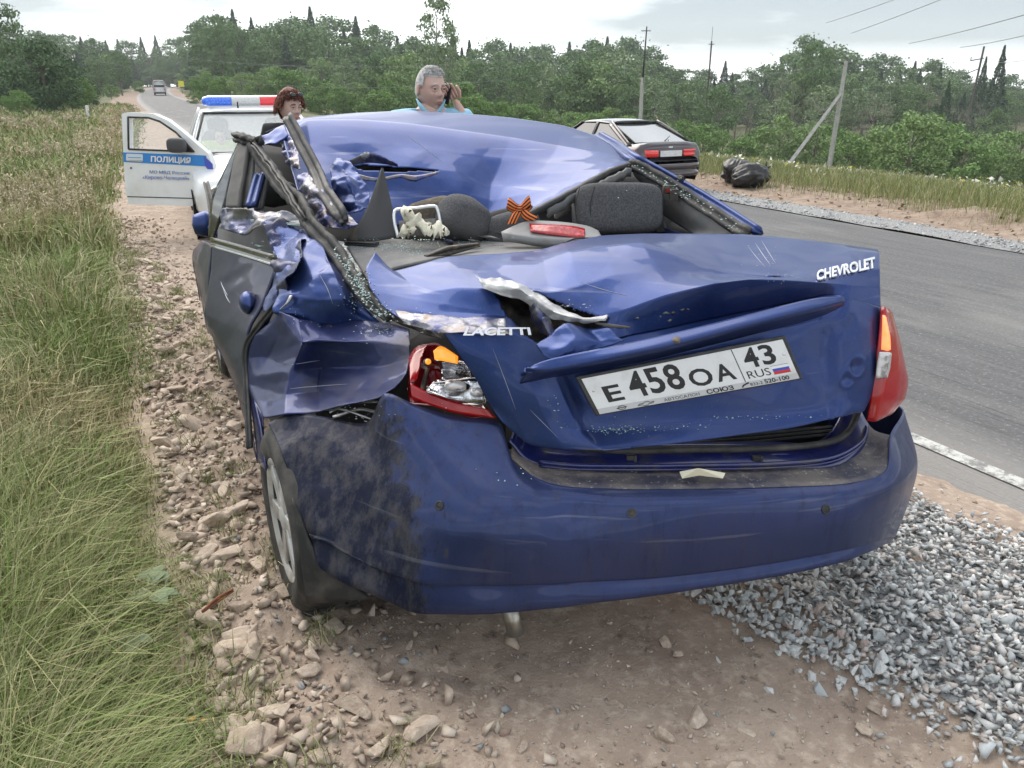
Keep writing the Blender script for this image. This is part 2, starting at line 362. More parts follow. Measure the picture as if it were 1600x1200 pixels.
# shoulder: rough packed dirt under the wreck
def nsgrid(n0, n1, dn, s_arr, zf):
    na = np.arange(n0, n1 + 1e-6, dn); S_, N_ = np.meshgrid(s_arr, na, indexing='ij'); X, Y = xy(N_, S_)
    Z = zf(X, Y, N_, S_); return np.stack([X, Y, Z], -1).reshape(-1, 3), gridfaces(len(s_arr), len(na))[:, ::-1], np.stack([N_, S_], -1).reshape(-1, 2)
def rough_z(X, Y, N_, S_):
    b = terr(X, Y) + .034
    rub = np.exp(-((N_ - .28) / .28)**2)
    z = b + .018 * fbm(X * 2.2, Y * 2.2, 21) + (.010 + .035 * rub) * fbm(X * 9, Y * 9, 22) + .004 * fbm(X * 40, Y * 40, 23, 3) + .03 * rub
    z += .05 * sm(1.55, 2.2, N_ + .25 * vnoise(X * 3, Y * 3, 5)) * (1 - sm(2.6, 3.0, N_)) * (1 - sm(6, 9, S_))   # base of the crushed stone heap
    return z - .06 * sm(.0, -.35, N_) - .02 * sm(2.95, 3.15, N_)
s_near = np.concatenate([np.arange(.2, 5, .022), np.arange(5, 16, .06), np.arange(16, 70, .5)])
v_, f_, u_ = nsgrid(-.4, 3.16, .022, s_near, rough_z)
M['dirt'] = mat('packed_dirt', (.30, .228, .18), .95, noise=[((.41, .322, .255), 3.2, .38, .66), ((.50, .41, .33), 26, .50, .70), ((.085, .062, .05), 11, .60, .74), ((.36, .31, .25), 90, .62, .70)], bump=[(120, .0025), (30, .006)])
shoulder = mesh('dirt_shoulder', v_, f_, M['dirt']); tag(shoulder, kind='structure')
s_road = np.concatenate([np.arange(-4, 30, .5), np.arange(30, 420, 3.)])
def road_z(off, crown=True):
    def f(X, Y, N_, S_):
        z = np.interp(S_, [-50, 60, 115, 160, 287, 420, 900], [0, 0, .3, .6, 2.1, 3, 5]) + off
        return z + .04 * (1 - ((N_ - 5.7) / 2.8)**2)
    return f
def asphalt():
    def fn(k, cur):
        a = k['mix'](k['ramp'](k['nz'](3, 6, .6, (3.0, .25, 1)), .36, .64), (.09, .091, .094), (.12, .12, .123))
        a = k['mix'](k['ramp'](k['nz'](12, 5, .7, (2.2, .05, 1)), .56, .63), a, (.065, .066, .07))
        a = k['mix'](k['ramp'](k['nz'](1.6, 5, .6, (1, .3, 1)), .50, .72), a, (.19, .187, .18))
        a = k['mix'](k['ramp'](k['nz'](38, 5, .8), .54, .66), a, (.25, .25, .25)); a = k['mix'](k['ramp'](k['nz'](50, 5, .8), .56, .68), a, (.05, .05, .052))
        # worn light edge of the carriageway
        sp = k['n'].new('ShaderNodeSeparateXYZ'); k['l'].new(k['co'], sp.inputs[0])
        r = k['n'].new('ShaderNodeMapRange'); r.inputs[1].default_value = 3.75; r.inputs[2].default_value = 3.2; k['l'].new(sp.outputs[0], r.inputs[0])
        m = k['n'].new('ShaderNodeMath'); m.operation = 'MULTIPLY'; m.inputs[1].default_value = .75; k['l'].new(r.outputs[0], m.inputs[0])
        a = k['mix'](m.outputs[0], a, (.29, .275, .26))
        return a
    return mat('asphalt', rough=.8, coord='UV', dirt=fn, bump=[(60, .006), (9, .016, (3, .12, 1))])
v_, f_, u_ = nsgrid(2.98, 8.5, .23, s_road, road_z(.02))
edge = (u_[:, 0] < 3.0) | (u_[:, 0] > 8.45); v_[edge, 2] -= .04
jj = edge & (u_[:, 1] < 40); v_[jj, 0] += .05 * vnoise(u_[jj, 1] * 1.3, u_[jj, 0], 3)
M['asphalt'] = asphalt()
road = mesh('road', v_, f_, M['asphalt'], uv=u_); tag(road, kind='structure')
def wear(k, cur):
    return k['mix'](k['ramp'](k['nz'](11, 9, .85), .47, .55), (.52, .52, .50), (.19, .185, .18))
M['line'] = mat('worn_white_paint', rough=.7, coord='UV', dirt=wear)
v_, f_, u_ = nsgrid(3.24, 3.33, .045, s_road[s_road < 26], road_z(.026))
ln = mesh('edge_line', v_, f_, M['line'], road, uv=u_)
# gravel strip along the far edge
M['gravel_base'] = mat('crushed_stone_base', (.36, .355, .35), .9, noise=[((.30, .31, .32), 40, .4, .6), ((.10, .10, .10), 60, .5, .6)], bump=[(45, .02)])
v_, f_, u_ = nsgrid(8.4, 9.05, .13, s_road, lambda X, Y, N_, S_: np.interp(S_, [-50, 60, 115, 160, 287, 420], [0, 0, .3, .6, 2.1, 3]) + .016 + .02 * (1 - np.abs(N_ - 8.7) / .35) + .03 * vnoise(X * 3, Y * 3, 8))
tag(mesh('gravel_verge', v_, f_, M['gravel_base']), kind='structure')
def dirt_z(X, Y, N_, S_): return terr(X, Y) + .02 + .05 * (fbm(X * 1.6, Y * 1.6, 31) + .6 * fbm(X * 7, Y * 7, 35)) * sm(8.9, 9.4, N_) + (.14 * np.maximum(fbm(X * 2.6, Y * 2.6, 33), 0) + .02) * np.exp(-((N_ - 10.1) / .4)**2) - .07 * sm(10.9, 11.4, N_)
v_, f_, u_ = nsgrid(8.95, 11.5, .09, np.concatenate([np.arange(-2, 25, .1), np.arange(25, 250, 1.5)]), dirt_z)
M['dirt2'] = mat('far_dirt', (.26, .19, .145), .95, noise=[((.34, .27, .21), 3, .4, .65), ((.18, .125, .095), 9, .5, .7)], bump=[(8, .04)])
tag(mesh('dirt_verge', v_, f_, M['dirt2']), kind='structure')
def gz(X, Y): return terr(X, Y)
# ------------------------------------------------------------------ stones
def rock_mesh(name, m, seed, flat=.6, npt=13):
    r = random.Random(seed); bm = bmesh.new()
    for i in range(npt):
        v = Vector((r.gauss(0, 1), r.gauss(0, 1), r.gauss(0, 1))).normalized() * r.uniform(.82, 1.05)
        bm.verts.new((v.x * .5, v.y * .5 * r.uniform(.7, 1), v.z * .5 * flat))
    bmesh.ops.convex_hull(bm, input=bm.verts); 
    for v in [v for v in bm.verts if not v.link_faces]: bm.verts.remove(v)
    bmesh.ops.bevel(bm, geom=bm.edges[:], offset=.025, segments=1, affect='EDGES') if m is not None else None
    bmesh.ops.triangulate(bm, faces=bm.faces[:])
    me = bpy.data.meshes.new(name); bm.to_mesh(me); bm.free()
    if m is not None: me.materials.append(m)
    return me
def rock_arrays(seed, flat=.6, npt=10):
    me = rock_mesh('t', None, seed, flat, npt); v = np.array([x.co[:] for x in me.vertices]); f = np.array([p.vertices[:] for p in me.polygons]); bpy.data.meshes.remove(me); return v, f
M['lime'] = mat('limestone', (.47, .375, .295), .9, noise=[((.56, .47, .385), 6, .42, .6), ((.36, .27, .21), 13, .56, .72)], bump=[(6, .004), (18, .0015)])
M['lime2'] = mat('brown_stone', (.36, .28, .22), .9, noise=[((.48, .40, .32), 8, .42, .62), ((.25, .18, .14), 15, .55, .72)], bump=[(6, .004), (18, .0015)])
M['greyst'] = mat('grey_crushed_stone', (.56, .57, .56), .8, noise=[((.66, .66, .64), 3, .42, .6), ((.40, .41, .41), 8, .5, .7)], bump=[(8, .0015)])
M['greyst2'] = mat('dark_grey_crushed_stone', (.42, .45, .455), .8, noise=[((.42, .445, .45), 4, .42, .6)], bump=[(8, .0015)])
M['redst'] = mat('reddish_crushed_stone', (.36, .27, .24), .8, noise=[((.45, .38, .34), 4, .42, .6)], bump=[(8, .0015)])
def shz(X, Y):
    n_, s_ = ns(np.asarray(X, float), np.asarray(Y, float)); n_ = n_ - shift(s_); return rough_z(np.asarray(X, float), np.asarray(Y, float), n_, s_)
def rotm(rx, ry, rz): return np.array(Matrix.Rotation(rz, 3, 'Z') @ Matrix.Rotation(ry, 3, 'Y') @ Matrix.Rotation(rx, 3, 'X'))
def scatter(name, arrs, pts, size, parent, m, zf, sink=.25, tilt=.5, col=None):
    V = []; Fa = []; C = []; k = 0
    for i, ((x, y), s) in enumerate(zip(pts, size)):
        v, f = arrs[i % len(arrs)]; v = v @ rotm(rng.normal() * tilt, rng.normal() * tilt, rng.uniform(0, 6.3)).T * s * np.array([1, 1, 1]); v = v + [x, y, zf[i] + s * (.3 - sink)]
        V.append(v); Fa.append(f + k); k += len(v)
        if col is not None: C.append(np.repeat(col[i][None], len(v), 0))
    o = mesh(name, np.concatenate(V), np.concatenate(Fa), m, parent, smooth=False, col=np.concatenate(C) if col is not None else None)
    return tag(o, kind='stuff')
rocks = [[rock_mesh('stone', mm, 50 + 10 * a + k, .55, 14) for k in range(5)] for a, mm in enumerate((M['lime'], M['lime2']))]
def place_rock(me, name, X, Y, size, parent, zo=0, t=.3, sq=1, rz=None):
    o = mkobj(name, me, parent); zz = float(shz(X, Y)) + zo
    o.location = (X, Y, zz + size * .10); o.rotation_euler = (rnd.gauss(0, t), rnd.gauss(0, t), rnd.uniform(0, 6.3) if rz is None else rz); o.scale = (size * 1.1, size * .8 * sq, size * .85)
    return o
cnt = 0
big = [(296, 1050, .085), (330, 962, .12), (380, 995, .11), (372, 950, .08), (330, 815, .13), (300, 662, .14), (275, 612, .12), (395, 1020, .08), (405, 880, .11), (385, 1165, .15), (360, 1120, .07), (280, 535, .10), (330, 700, .10), (350, 765, .10), (318, 880, .05), (300, 690, .10), (285, 480, .13), (262, 450, .12), (250, 520, .12)]
for px, py, sz in big:
    q = P(px, py, z=.05); place_rock(rocks[0][cnt % 5] if cnt % 3 else rocks[1][cnt % 5], 'stone', q[0], q[1], sz * 1.15, shoulder, .0); cnt += 1
while cnt < 255:                               # rubble along the grass edge, thinning towards the road
    s = .7 + 9.5 * rnd.random()**1.7; n_ = .05 + abs(rnd.gauss(0, .30)) + (rnd.random() < .12) * rnd.random() * 1.4
    if n_ > 1.7: continue
    X, Y = xy(n_, s)
    place_rock(rocks[rnd.random() < .35][rnd.randrange(5)], 'stone', float(X), float(Y), rnd.uniform(.045, .13) * (1 - .3 * (n_ > .7)), shoulder, .004); cnt += 1
for px, py, sz in [(960, 1090, .06), (1085, 1110, .10), (1040, 1140, .09), (1168, 1135, .05), (700, 1090, .035), (735, 1105, .04), (818, 1155, .05), (690, 1035, .06), (900, 1045, .035), (1040, 1000, .06), (745, 1150, .04), (1150, 1190, .06), (1015, 975, .03), (640, 1005, .04), (1255, 1132, .045), (1310, 1190, .05), (1370, 1100, .05)]:
    q = P(px, py, z=.04); place_rock(rocks[cnt % 2][cnt % 5], 'stone', q[0], q[1], sz, shoulder, -.004); cnt += 1
small = [rock_arrays(200 + k, (.6, .35, .5, .3)[k % 4], (7, 8, 9, 7)[k % 4]) for k in range(8)]
def colr(n, pal, var=.12):
    pal = np.array(pal); c = pal[rng.integers(0, len(pal), n)]; return c * (1 + rng.normal(0, var, (n, 1)))
M['peb'] = mat('pebbles', rough=.9, attr=True, bump=[(60, .0015)])
# pebbles over the whole shoulder
K = 17000; s_ = .45 + 8 * rng.random(K)**1.5; n_ = np.where(rng.random(K) < .5, .05 + np.abs(rng.normal(0, .45, K)), rng.uniform(.0, 3.0, K)); X, Y = xy(n_, s_)
sz = .004 + .028 * rng.random(K)**4 * np.where(n_ < .8, 1.5, 1)
scatter('pebbles', small, np.stack([X, Y], 1), sz, shoulder, M['peb'], shz(X, Y), sink=.22, col=colr(K, [(.36, .28, .22), (.46, .38, .31), (.40, .31, .25), (.27, .20, .16), (.50, .43, .35), (.33, .25, .20), (.40, .33, .27), (.30, .31, .31)]))
K = 9000; s_ = .2 + 3.2 * rng.random(K)**1.3; n_ = rng.uniform(.3, 1.9, K); X, Y = xy(n_, s_)
scatter('grit', small, np.stack([X, Y], 1), .004 + .012 * rng.random(K)**3, shoulder, M['peb'], shz(X, Y), sink=.15, col=colr(K, [(.52, .44, .36), (.60, .53, .45), (.44, .36, .29), (.34, .27, .22), (.50, .48, .46)]))
# denser angular rubble where the verge meets the shoulder
K = 4200; s_ = .5 + 11 * rng.random(K)**1.4; n_ = .02 + np.abs(rng.normal(0, .27, K)); X, Y = xy(n_, s_)
scatter('rubble', small, np.stack([X, Y], 1), (.014 + .06 * rng.random(K)**2.2), shoulder, M['peb'], shz(X, Y), sink=.10, tilt=.35, col=colr(K, [(.44, .355, .285), (.55, .47, .39), (.46, .375, .30), (.34, .27, .215), (.50, .42, .345), (.40, .32, .26)]))
# crushed stone heap on the right
gst = [[rock_mesh('crushed_stone', mm, 300 + 10 * a + k, .62, 9) for k in range(4)] for a, mm in enumerate((M['greyst'], M['greyst2'], M['redst']))]
heap = mesh('crushed_stone_strip', *(lambda q: (q[0], q[1]))(nsgrid(1.84, 2.72, .04, np.arange(.2, 9, .05), lambda X, Y, N_, S_: rough_z(X, Y, N_, S_) + .002)), M['gravel_base']); tag(heap, kind='structure')
K = 46000; s_ = -.1 + 8.5 * rng.random(K)**1.9; n_ = rng.uniform(1.5, 2.95, K)
edge_l = 1.74 + .16 * vnoise(s_ * 2.2, s_ * 0, 61) + .10 * np.sin(s_ * 2.5) ; dens = sm(-.14, .05, n_ - edge_l) * (1 - sm(2.66, 2.88, n_ + .12 * vnoise(s_ * 4, s_ * 0, 66)))
keep = rng.random(K) < np.maximum(dens, .010); s_, n_ = s_[keep], n_[keep]; X, Y = xy(n_, s_); K = len(X)
sz = rng.uniform(.018, .043, K) * (1 + .5 * (rng.random(K) < .06)); lift = rng.uniform(-.006, .026, K)
order = np.argsort(np.hypot(X - .6, Y - 1.9) - 6 * sz); top = order[:290]; rest = order[290:]; zz = shz(X, Y) + lift
for i in top:
    a = rnd.random(); me = gst[0 if a < .6 else 1 if a < .93 else 2][rnd.randrange(4)]
    o = mkobj('crushed_stone', me, heap); s = float(sz[i]); o.location = (X[i], Y[i], zz[i] + s * .12); o.rotation_euler = (rnd.gauss(0, .5), rnd.gauss(0, .5), rnd.uniform(0, 6.3)); o.scale = (s * 1.15, s * .9, s)
scatter('loose_crushed_stone', small, np.stack([X[rest], Y[rest]], 1), sz[rest], heap, M['peb'], zz[rest], sink=.18, col=colr(len(rest), [(.52, .53, .52), (.60, .60, .59), (.42, .44, .445), (.66, .66, .64), (.56, .50, .46)]))
for px, py, sz_ in [(1203, 1067, .045), (1270, 1050, .05), (1318, 1052, .05), (1125, 1021, .035), (1197, 960, .05), (1245, 1012, .035)]:
    q = P(px, py, z=.04); place_rock(gst[0][cnt % 4], 'stone', q[0], q[1], sz_, shoulder, .0); cnt += 1
# far gravel and dirt clods
K = 2600; s_ = rng.uniform(1, 30, K); n_ = rng.uniform(8.38, 9.05, K); X, Y = xy(n_, s_)
scatter('gravel', small, np.stack([X, Y], 1), rng.uniform(.03, .07, K), None, M['peb'], np.full(K, .03), col=colr(K, [(.40, .42, .43), (.30, .31, .32), (.50, .50, .49)]))
K = 1800; s_ = rng.uniform(1, 30, K); n_ = 9 + 2.0 * rng.random(K)**.6; X, Y = xy(n_, s_)
scatter('dirt_clods', small, np.stack([X, Y], 1), rng.uniform(.03, .14, K) * rng.random(K), None, M['peb'], dirt_z(X, Y, n_, s_), sink=.1, col=colr(K, [(.27, .19, .13), (.36, .27, .20), (.20, .14, .10)]))
# ------------------------------------------------------------------ grass
M['grass'] = mat('grass_blades', rough=.75, attr=True, spec=.15)
def blades(name, X, Y, Z, h, wd, lean, col, parent=None, curl=1.0, tipcol=None):
    K = len(X); az = rng.uniform(0, 2 * pi, K); la = rng.uniform(0, 2 * pi, K)
    wx, wy = np.cos(az) * wd / 2, np.sin(az) * wd / 2; lx, ly = np.cos(la) * lean * h, np.sin(la) * lean * h
    b = np.stack([X, Y, Z], 1); V = np.zeros((K, 5, 3)); V[:, 0] = b - np.stack([wx, wy, 0 * wx], 1); V[:, 1] = b + np.stack([wx, wy, 0 * wx], 1)
    mid = b + np.stack([lx * .35, ly * .35, h * .6], 1); V[:, 2] = mid + np.stack([wx, wy, 0 * wx], 1) * .75; V[:, 3] = mid - np.stack([wx, wy, 0 * wx], 1) * .75
    V[:, 4] = b + np.stack([lx, ly, h * (1 - .35 * lean * curl)], 1)
    o = np.arange(K)[:, None] * 5; Fa = np.concatenate([o + [0, 1, 2], o + [0, 2, 3], o + [3, 2, 4]])
    C = np.repeat(col[:, None], 5, 1); 
    if tipcol is not None: C[:, 4] = tipcol
    return tag(mesh(name, V.reshape(-1, 3), Fa, M['grass'], parent, smooth=False, col=C.reshape(-1, 3)), kind='stuff')
def polar(K, r0, r1, a0, a1, pw=1.0):
    r = r0 * (r1 / r0)**(rng.random(K)**pw); a = rng.uniform(a0, a1, K); return r * np.sin(a), r * np.cos(a), r
def leftmask(X, Y):
    n_, s_ = ns(X, Y); n_ = n_ - shift(s_); e_ = .02 + .10 * vnoise(s_ * 1.7, s_ * 0, 71) + .10 * vnoise(s_ * 5, s_ * 0, 72) + .012 * np.clip(s_, 0, 30) + .05 * np.clip(s_ - 14, 0, 40); return n_, s_, e_
X, Y, r = polar(400000, .85, 90, R(-75), R(-8), .95); n_, s_, e_ = leftmask(X, Y)
k = (n_ < e_ + .09 * rng.normal(size=len(n_))); X, Y, r, n_, e_ = X[k], Y[k], r[k], n_[k], e_[k]; K = len(X)
patchy = fbm(X * 1.1, Y * 1.1, 81) ; dryp = fbm(X * .55 + 5, Y * .55, 83)
edge_f = sm(0, .5, e_ - n_)
h = (.10 + .28 * edge_f) * (1 + .8 * patchy) * rng.uniform(.45, 1.25, K); h = np.clip(h, .04, .6)
g = np.array([[.17, .235, .07], [.24, .30, .11], [.15, .21, .08], [.36, .36, .19], [.50, .45, .30]]); pick = rng.choice(5, K, p=[.20, .22, .18, .22, .18])
dry = (rng.random(K) < np.clip(.28 + 1.1 * dryp, .05, .75)); col = g[pick]; col[dry] = np.array([.42, .37, .21]) * rng.uniform(.7, 1.15, (dry.sum(), 1)); col *= rng.uniform(.75, 1.25, (K, 1)); fresh = np.clip(fbm(X * .9 + 3, Y * .9, 87) * 2.2 + .35, 0, 1)[:, None]; col = col * (1 - .32 * fresh) + .32 * fresh * np.array([.17, .24, .065]) * rng.uniform(.8, 1.3, (K, 1))
blades('roadside_grass', X, Y, gz(X, Y), h, .0032 * np.maximum(1, r / 2.6) * rng.uniform(.7, 1.8, K), rng.uniform(.15, 1.1, K), col)
K = 4200; s_ = .4 + 9 * rng.random(K); ci = rng.integers(0, 90, K); cs = .5 + 9 * rng.random(90)**1.3; cn = .05 + .42 * rng.random(90)**1.6; X, Y = xy(cn[ci] + rng.normal(0, .035, K), cs[ci] + rng.normal(0, .04, K))
blades('shoulder_tufts', X, Y, shz(X, Y) - .01, rng.uniform(.03, .13, K), np.full(K, .0032), rng.uniform(.3, 1.3, K), np.array([[.14, .21, .06], [.24, .26, .11], [.40, .36, .22]])[rng.integers(0, 3, K)])
# seed heads: stalk and airy panicle
X, Y, r = polar(26000, 1.3, 60, R(-60), R(-14), .9); n_, s_, e_ = leftmask(X, Y); k = (n_ < e_ - .25) & (fbm(X * .5 + 2, Y * .5, 91) > .10 + .14 * rng.random(len(X))); X, Y, r = X[k], Y[k], r[k]; K = len(X)
h = rng.uniform(.38, .62, K); lean = rng.uniform(.05, .35, K); Z = gz(X, Y)
sw = .0014 * np.maximum(1, r / 2.2); stc = np.array([.28, .22, .12]) * rng.uniform(.7, 1.2, (K, 1)); la = rng.uniform(0, 2 * pi, K)
tx, ty, tz = X + np.cos(la) * lean * h, Y + np.sin(la) * lean * h, Z + h
V = np.zeros((K, 3, 3)); V[:, 0] = np.stack([X - sw, Y, Z], 1); V[:, 1] = np.stack([X + sw, Y, Z], 1); V[:, 2] = np.stack([tx, ty, tz], 1)
J = 16; PV = np.zeros((K, J, 3, 3)); 
for j in range(J):
    q = rng.random(K) * .34 * h; rad = .05 * (1.15 - q / (.34 * h + 1e-6)) * .9 + .008; a = rng.uniform(0, 2 * pi, K); c = np.stack([tx - (tx - X) * q / h + np.cos(a) * rad * rng.random(K), ty - (ty - Y) * q / h + np.sin(a) * rad * rng.random(K), tz - q + .02], 1)
    s3 = (.0028 * np.maximum(1, r / 3.0))[:, None]
    for t in range(3): PV[:, j, t] = c + rng.normal(0, 1, (K, 3)) * s3
PV = PV.reshape(-1, 3); pc = np.repeat(np.array([.50, .43, .31]) * rng.uniform(.75, 1.25, (K, 1)), J * 3, 0)
tag(mesh('grass_seed_heads', np.concatenate([V.reshape(-1, 3), PV]), np.arange(K * 3 + len(PV)).reshape(-1, 3), M['grass'], smooth=False, col=np.concatenate([np.repeat(stc, 3, 0), pc])), kind='stuff')
# right meadow
X, Y, r = polar(300000, 6, 110, R(-12), R(48), .8); n_, s_ = ns(X, Y); n_ = n_ - shift(s_); k = (n_ > 9.85 + .3 * rng.normal(size=len(n_)) + .5 * vnoise(s_ * .8, s_ * 0, 5)) & (n_ < 48); X, Y, r, n_ = X[k], Y[k], r[k], n_[k]; K = len(X)
h = (.10 + .16 * (1 + fbm(X * .4, Y * .4, 99))) * rng.uniform(.5, 1.2, K) * sm(9.5, 10.8, n_ + .5); g = np.array([[.20, .25, .09], [.32, .32, .15], [.42, .38, .22], [.15, .20, .07]]); col = g[rng.choice(4, K, p=[.3, .3, .2, .2])] * rng.uniform(.8, 1.2, (K, 1))
tp = col.copy(); w_ = rng.random(K) < .18; tp[w_] = (.75, .74, .62); yel = rng.random(K) < .05; tp[yel] = (.7, .55, .08)
blades('meadow_grass', X, Y, gz(X, Y), h, .004 * np.maximum(1, r / 9) * rng.uniform(.7, 1.5, K), rng.uniform(.1, .6, K), col, tipcol=tp)
K = 5000; X, Y, r = polar(K, 10, 60, R(5), R(46), .8); n_, s_ = ns(X, Y); n_ = n_ - shift(s_); k = (n_ > 11.3) & (fbm(X * .3, Y * .3, 44) > -.05); X, Y, r = X[k], Y[k], r[k]; K = len(X); Z = gz(X, Y) + rng.uniform(.15, .34, K)
c = np.stack([X, Y, Z], 1)[:, None]; V = c + rng.normal(0, 1, (K, 3, 3)) * (.0016 * r)[:, None, None]
tag(mesh('meadow_flowers', V.reshape(-1, 3), np.arange(K * 3).reshape(-1, 3), M['grass'], smooth=False, col=np.repeat(np.where(rng.random((K, 1)) < .8, np.array([[.78, .77, .66]]), np.array([[.75, .6, .1]])), 3, 0)), kind='stuff')
# broad weeds on the left verge
for i, (px, py) in enumerate([(240, 940), (205, 1010), (255, 905), (160, 960), (120, 880)]):
    q = P(px, py, z=.08); vv = []; ff = []
    for j in range(7):
        a = rnd.uniform(0, 6.3); l_ = rnd.uniform(.05, .09); wl = l_ * .3; d = np.array([cos(a), sin(a), .45]); s = np.array([-sin(a), cos(a), 0]); b = len(vv)
        for t, ww in ((0, .1), (.35, 1), (.7, .8), (1, .05)): vv += [q + d * l_ * t + s * wl * ww + [0, 0, .03 - .04 * t * t], q + d * l_ * t - s * wl * ww + [0, 0, .03 - .04 * t * t]]
        ff += [(b + 2 * t, b + 2 * t + 1, b + 2 * t + 3, b + 2 * t + 2) for t in range(3)]
    vv.append(q + [0, 0, .02]); vv.append(q + [.004, 0, -.1]); vv.append(q + [-.004, 0, -.1]); ff.append((len(vv) - 3, len(vv) - 2, len(vv) - 1))
    e_ = world_empty('weed', tuple(q - [0, 0, .09]), label=['broad grey-green weed nearest the stony edge, upper of the pair by the shoulder', 'broad-leaved weed low in the verge grass at bottom left', 'broad-leaved weed beside the flat pale stones at the grass edge', 'broad-leaved weed deep in the verge grass, left of the others', 'broad-leaved weed highest up among the seed grass'][i], cat='weed', group='broad-leaved weeds in the roadside grass')
    mesh('leaves', vv, ff, mat('weed_leaf', (.13, .20, .10), .6) if i == 0 else bpy.data.materials['weed_leaf'], e_)
# ------------------------------------------------------------------ trees
def leafmat(name, a, b, c):
    def fn(k, cur):
        n, l = k['n'], k['l']; oi = n.new('ShaderNodeObjectInfo')
        x = k['mix'](k['ramp'](k['nz'](1.1, 3), .38, .62), a, b)
        x = k['mix'](oi.outputs['Random'], x, c)
        return x
    return mat(name, rough=.8, spec=.2, dirt=fn)
LM = {'leafy': leafmat('foliage', (0.128, 0.202, 0.083), (0.179, 0.267, 0.104), (0.143, 0.218, 0.104)), 'spruce': leafmat('spruce_foliage', (0.060, 0.107, 0.059), (0.090, 0.141, 0.075), (0.078, 0.125, 0.077)),
      'willow': leafmat('willow_foliage', (0.224, 0.323, 0.139), (0.284, 0.378, 0.180), (0.209, 0.298, 0.117)), 'birch': leafmat('birch_foliage', (0.209, 0.275, 0.145), (0.269, 0.339, 0.194), (0.209, 0.275, 0.152)),
      'bush': leafmat('bush_foliage', (0.149, 0.251, 0.083), (0.224, 0.339, 0.117), (0.172, 0.267, 0.090)), 'dead': leafmat('bare_twigs', (0.299, 0.282, 0.215), (0.239, 0.227, 0.166), (0.284, 0.275, 0.208)),
      'dark': leafmat('dark_willow_foliage', (0.083, 0.141, 0.069), (0.128, 0.202, 0.094), (0.101, 0.161, 0.083))}
M['bark'] = mat('bark', (.12, .095, .075), .95, noise=[((.22, .19, .16), 4, .4, .6)], bump=[(6, .02)])
M['birchbark'] = mat('birch_bark', (.42, .40, .37), .9, noise=[((.10, .09, .08), 5, .52, .6, (.6, .6, 3))])
def crown(kind, seed):                        # unit tree: height 1, returns leaf mesh arrays
    g = np.random.default_rng(seed); C = []; S = []
    if kind == 'spruce':
        n = 7000; t = g.random(n)**1.25; z = .08 + .92 * t; rad = (.21 * (1 - t)**1.1 + .004) * (.72 + .40 * np.abs(np.sin(z * 30 + 1.2 * g.random(n))))
        a = g.uniform(0, 2 * pi, n); a = a + .25 * np.sin(a * 5 + z * 30); q = np.sqrt(g.uniform(.25, 1, n)); C = np.stack([np.cos(a) * rad * q, np.sin(a) * rad * q, z - .10 * rad * q], 1); s = (.019 - .012 * t) + .006 * g.random(n)
    else:
        p = dict(leafy=(26, .30, .22, .62, .115, 4600), willow=(30, .44, .06, .52, .14, 5200), birch=(34, .17, .22, .60, .075, 2500), bush=(30, .52, .02, .50, .18, 5200), dead=(20, .22, .2, .6, .10, 800), dark=(44, .46, .0, .46, .19, 9500))[kind]
        nb, rw, z0, zc, br, n = p; B = []; 
        while len(B) < nb:
            q = g.normal(size=3); q /= np.linalg.norm(q); q *= g.uniform(.35, 1)**.5; zz = z0 + (1 - z0) * (.5 + .5 * q[2]) * .92 + .02
            tt = (zz - z0) / (1 - z0); prof = (np.sin(pi * min(1, tt * .85 + .12))**.6) if kind != 'birch' else (np.sin(pi * min(1, tt * .8 + .15))**.8)
            B.append((q[0] * rw * prof, q[1] * rw * prof, zz, br * g.uniform(.55, 1.25)))
        B = np.array(B); w_ = B[:, 3]**2; bi = g.choice(nb, n, p=w_ / w_.sum()); d = g.normal(size=(n, 3)); d /= np.linalg.norm(d, axis=1, keepdims=True); d[:, 2] = np.where(g.random(n) < .6, np.abs(d[:, 2]), d[:, 2])
        rr = g.random(n)**.45 * (1 + .35 * g.normal(size=n) * (g.random(n) < .22))
        C = B[bi, :3] + d * (B[bi, 3] * rr)[:, None] * np.array([1, 1, .8]); C[:, 2] = np.clip(C[:, 2], .01, 1.0); s = {'bush': .026, 'willow': .022, 'dark': .021, 'leafy': .017, 'birch': .013, 'dead': .012}[kind] * g.uniform(.7, 1.4, n)
    n = len(C); u = g.normal(size=(n, 3)); u /= np.linalg.norm(u, axis=1, keepdims=True); 
    if kind == 'spruce': u[:, 2] *= .35
    if kind == 'dead': u[:, 2] += 2.2; u /= np.linalg.norm(u, axis=1, keepdims=True)
    w_ = np.cross(u, g.normal(size=(n, 3))); w_ /= np.linalg.norm(w_, axis=1, keepdims=True); s = s[:, None]
    k = .9 if kind != 'dead' else .10; l_ = 1.3 if kind != 'dead' else 4.5
    V = np.stack([C - u * s * l_ * .6, C + w_ * s * k * .6, C + u * s * l_ * .7, C - w_ * s * k * .6], 1); return V.reshape(-1, 3), np.arange(n * 4).reshape(-1, 4)
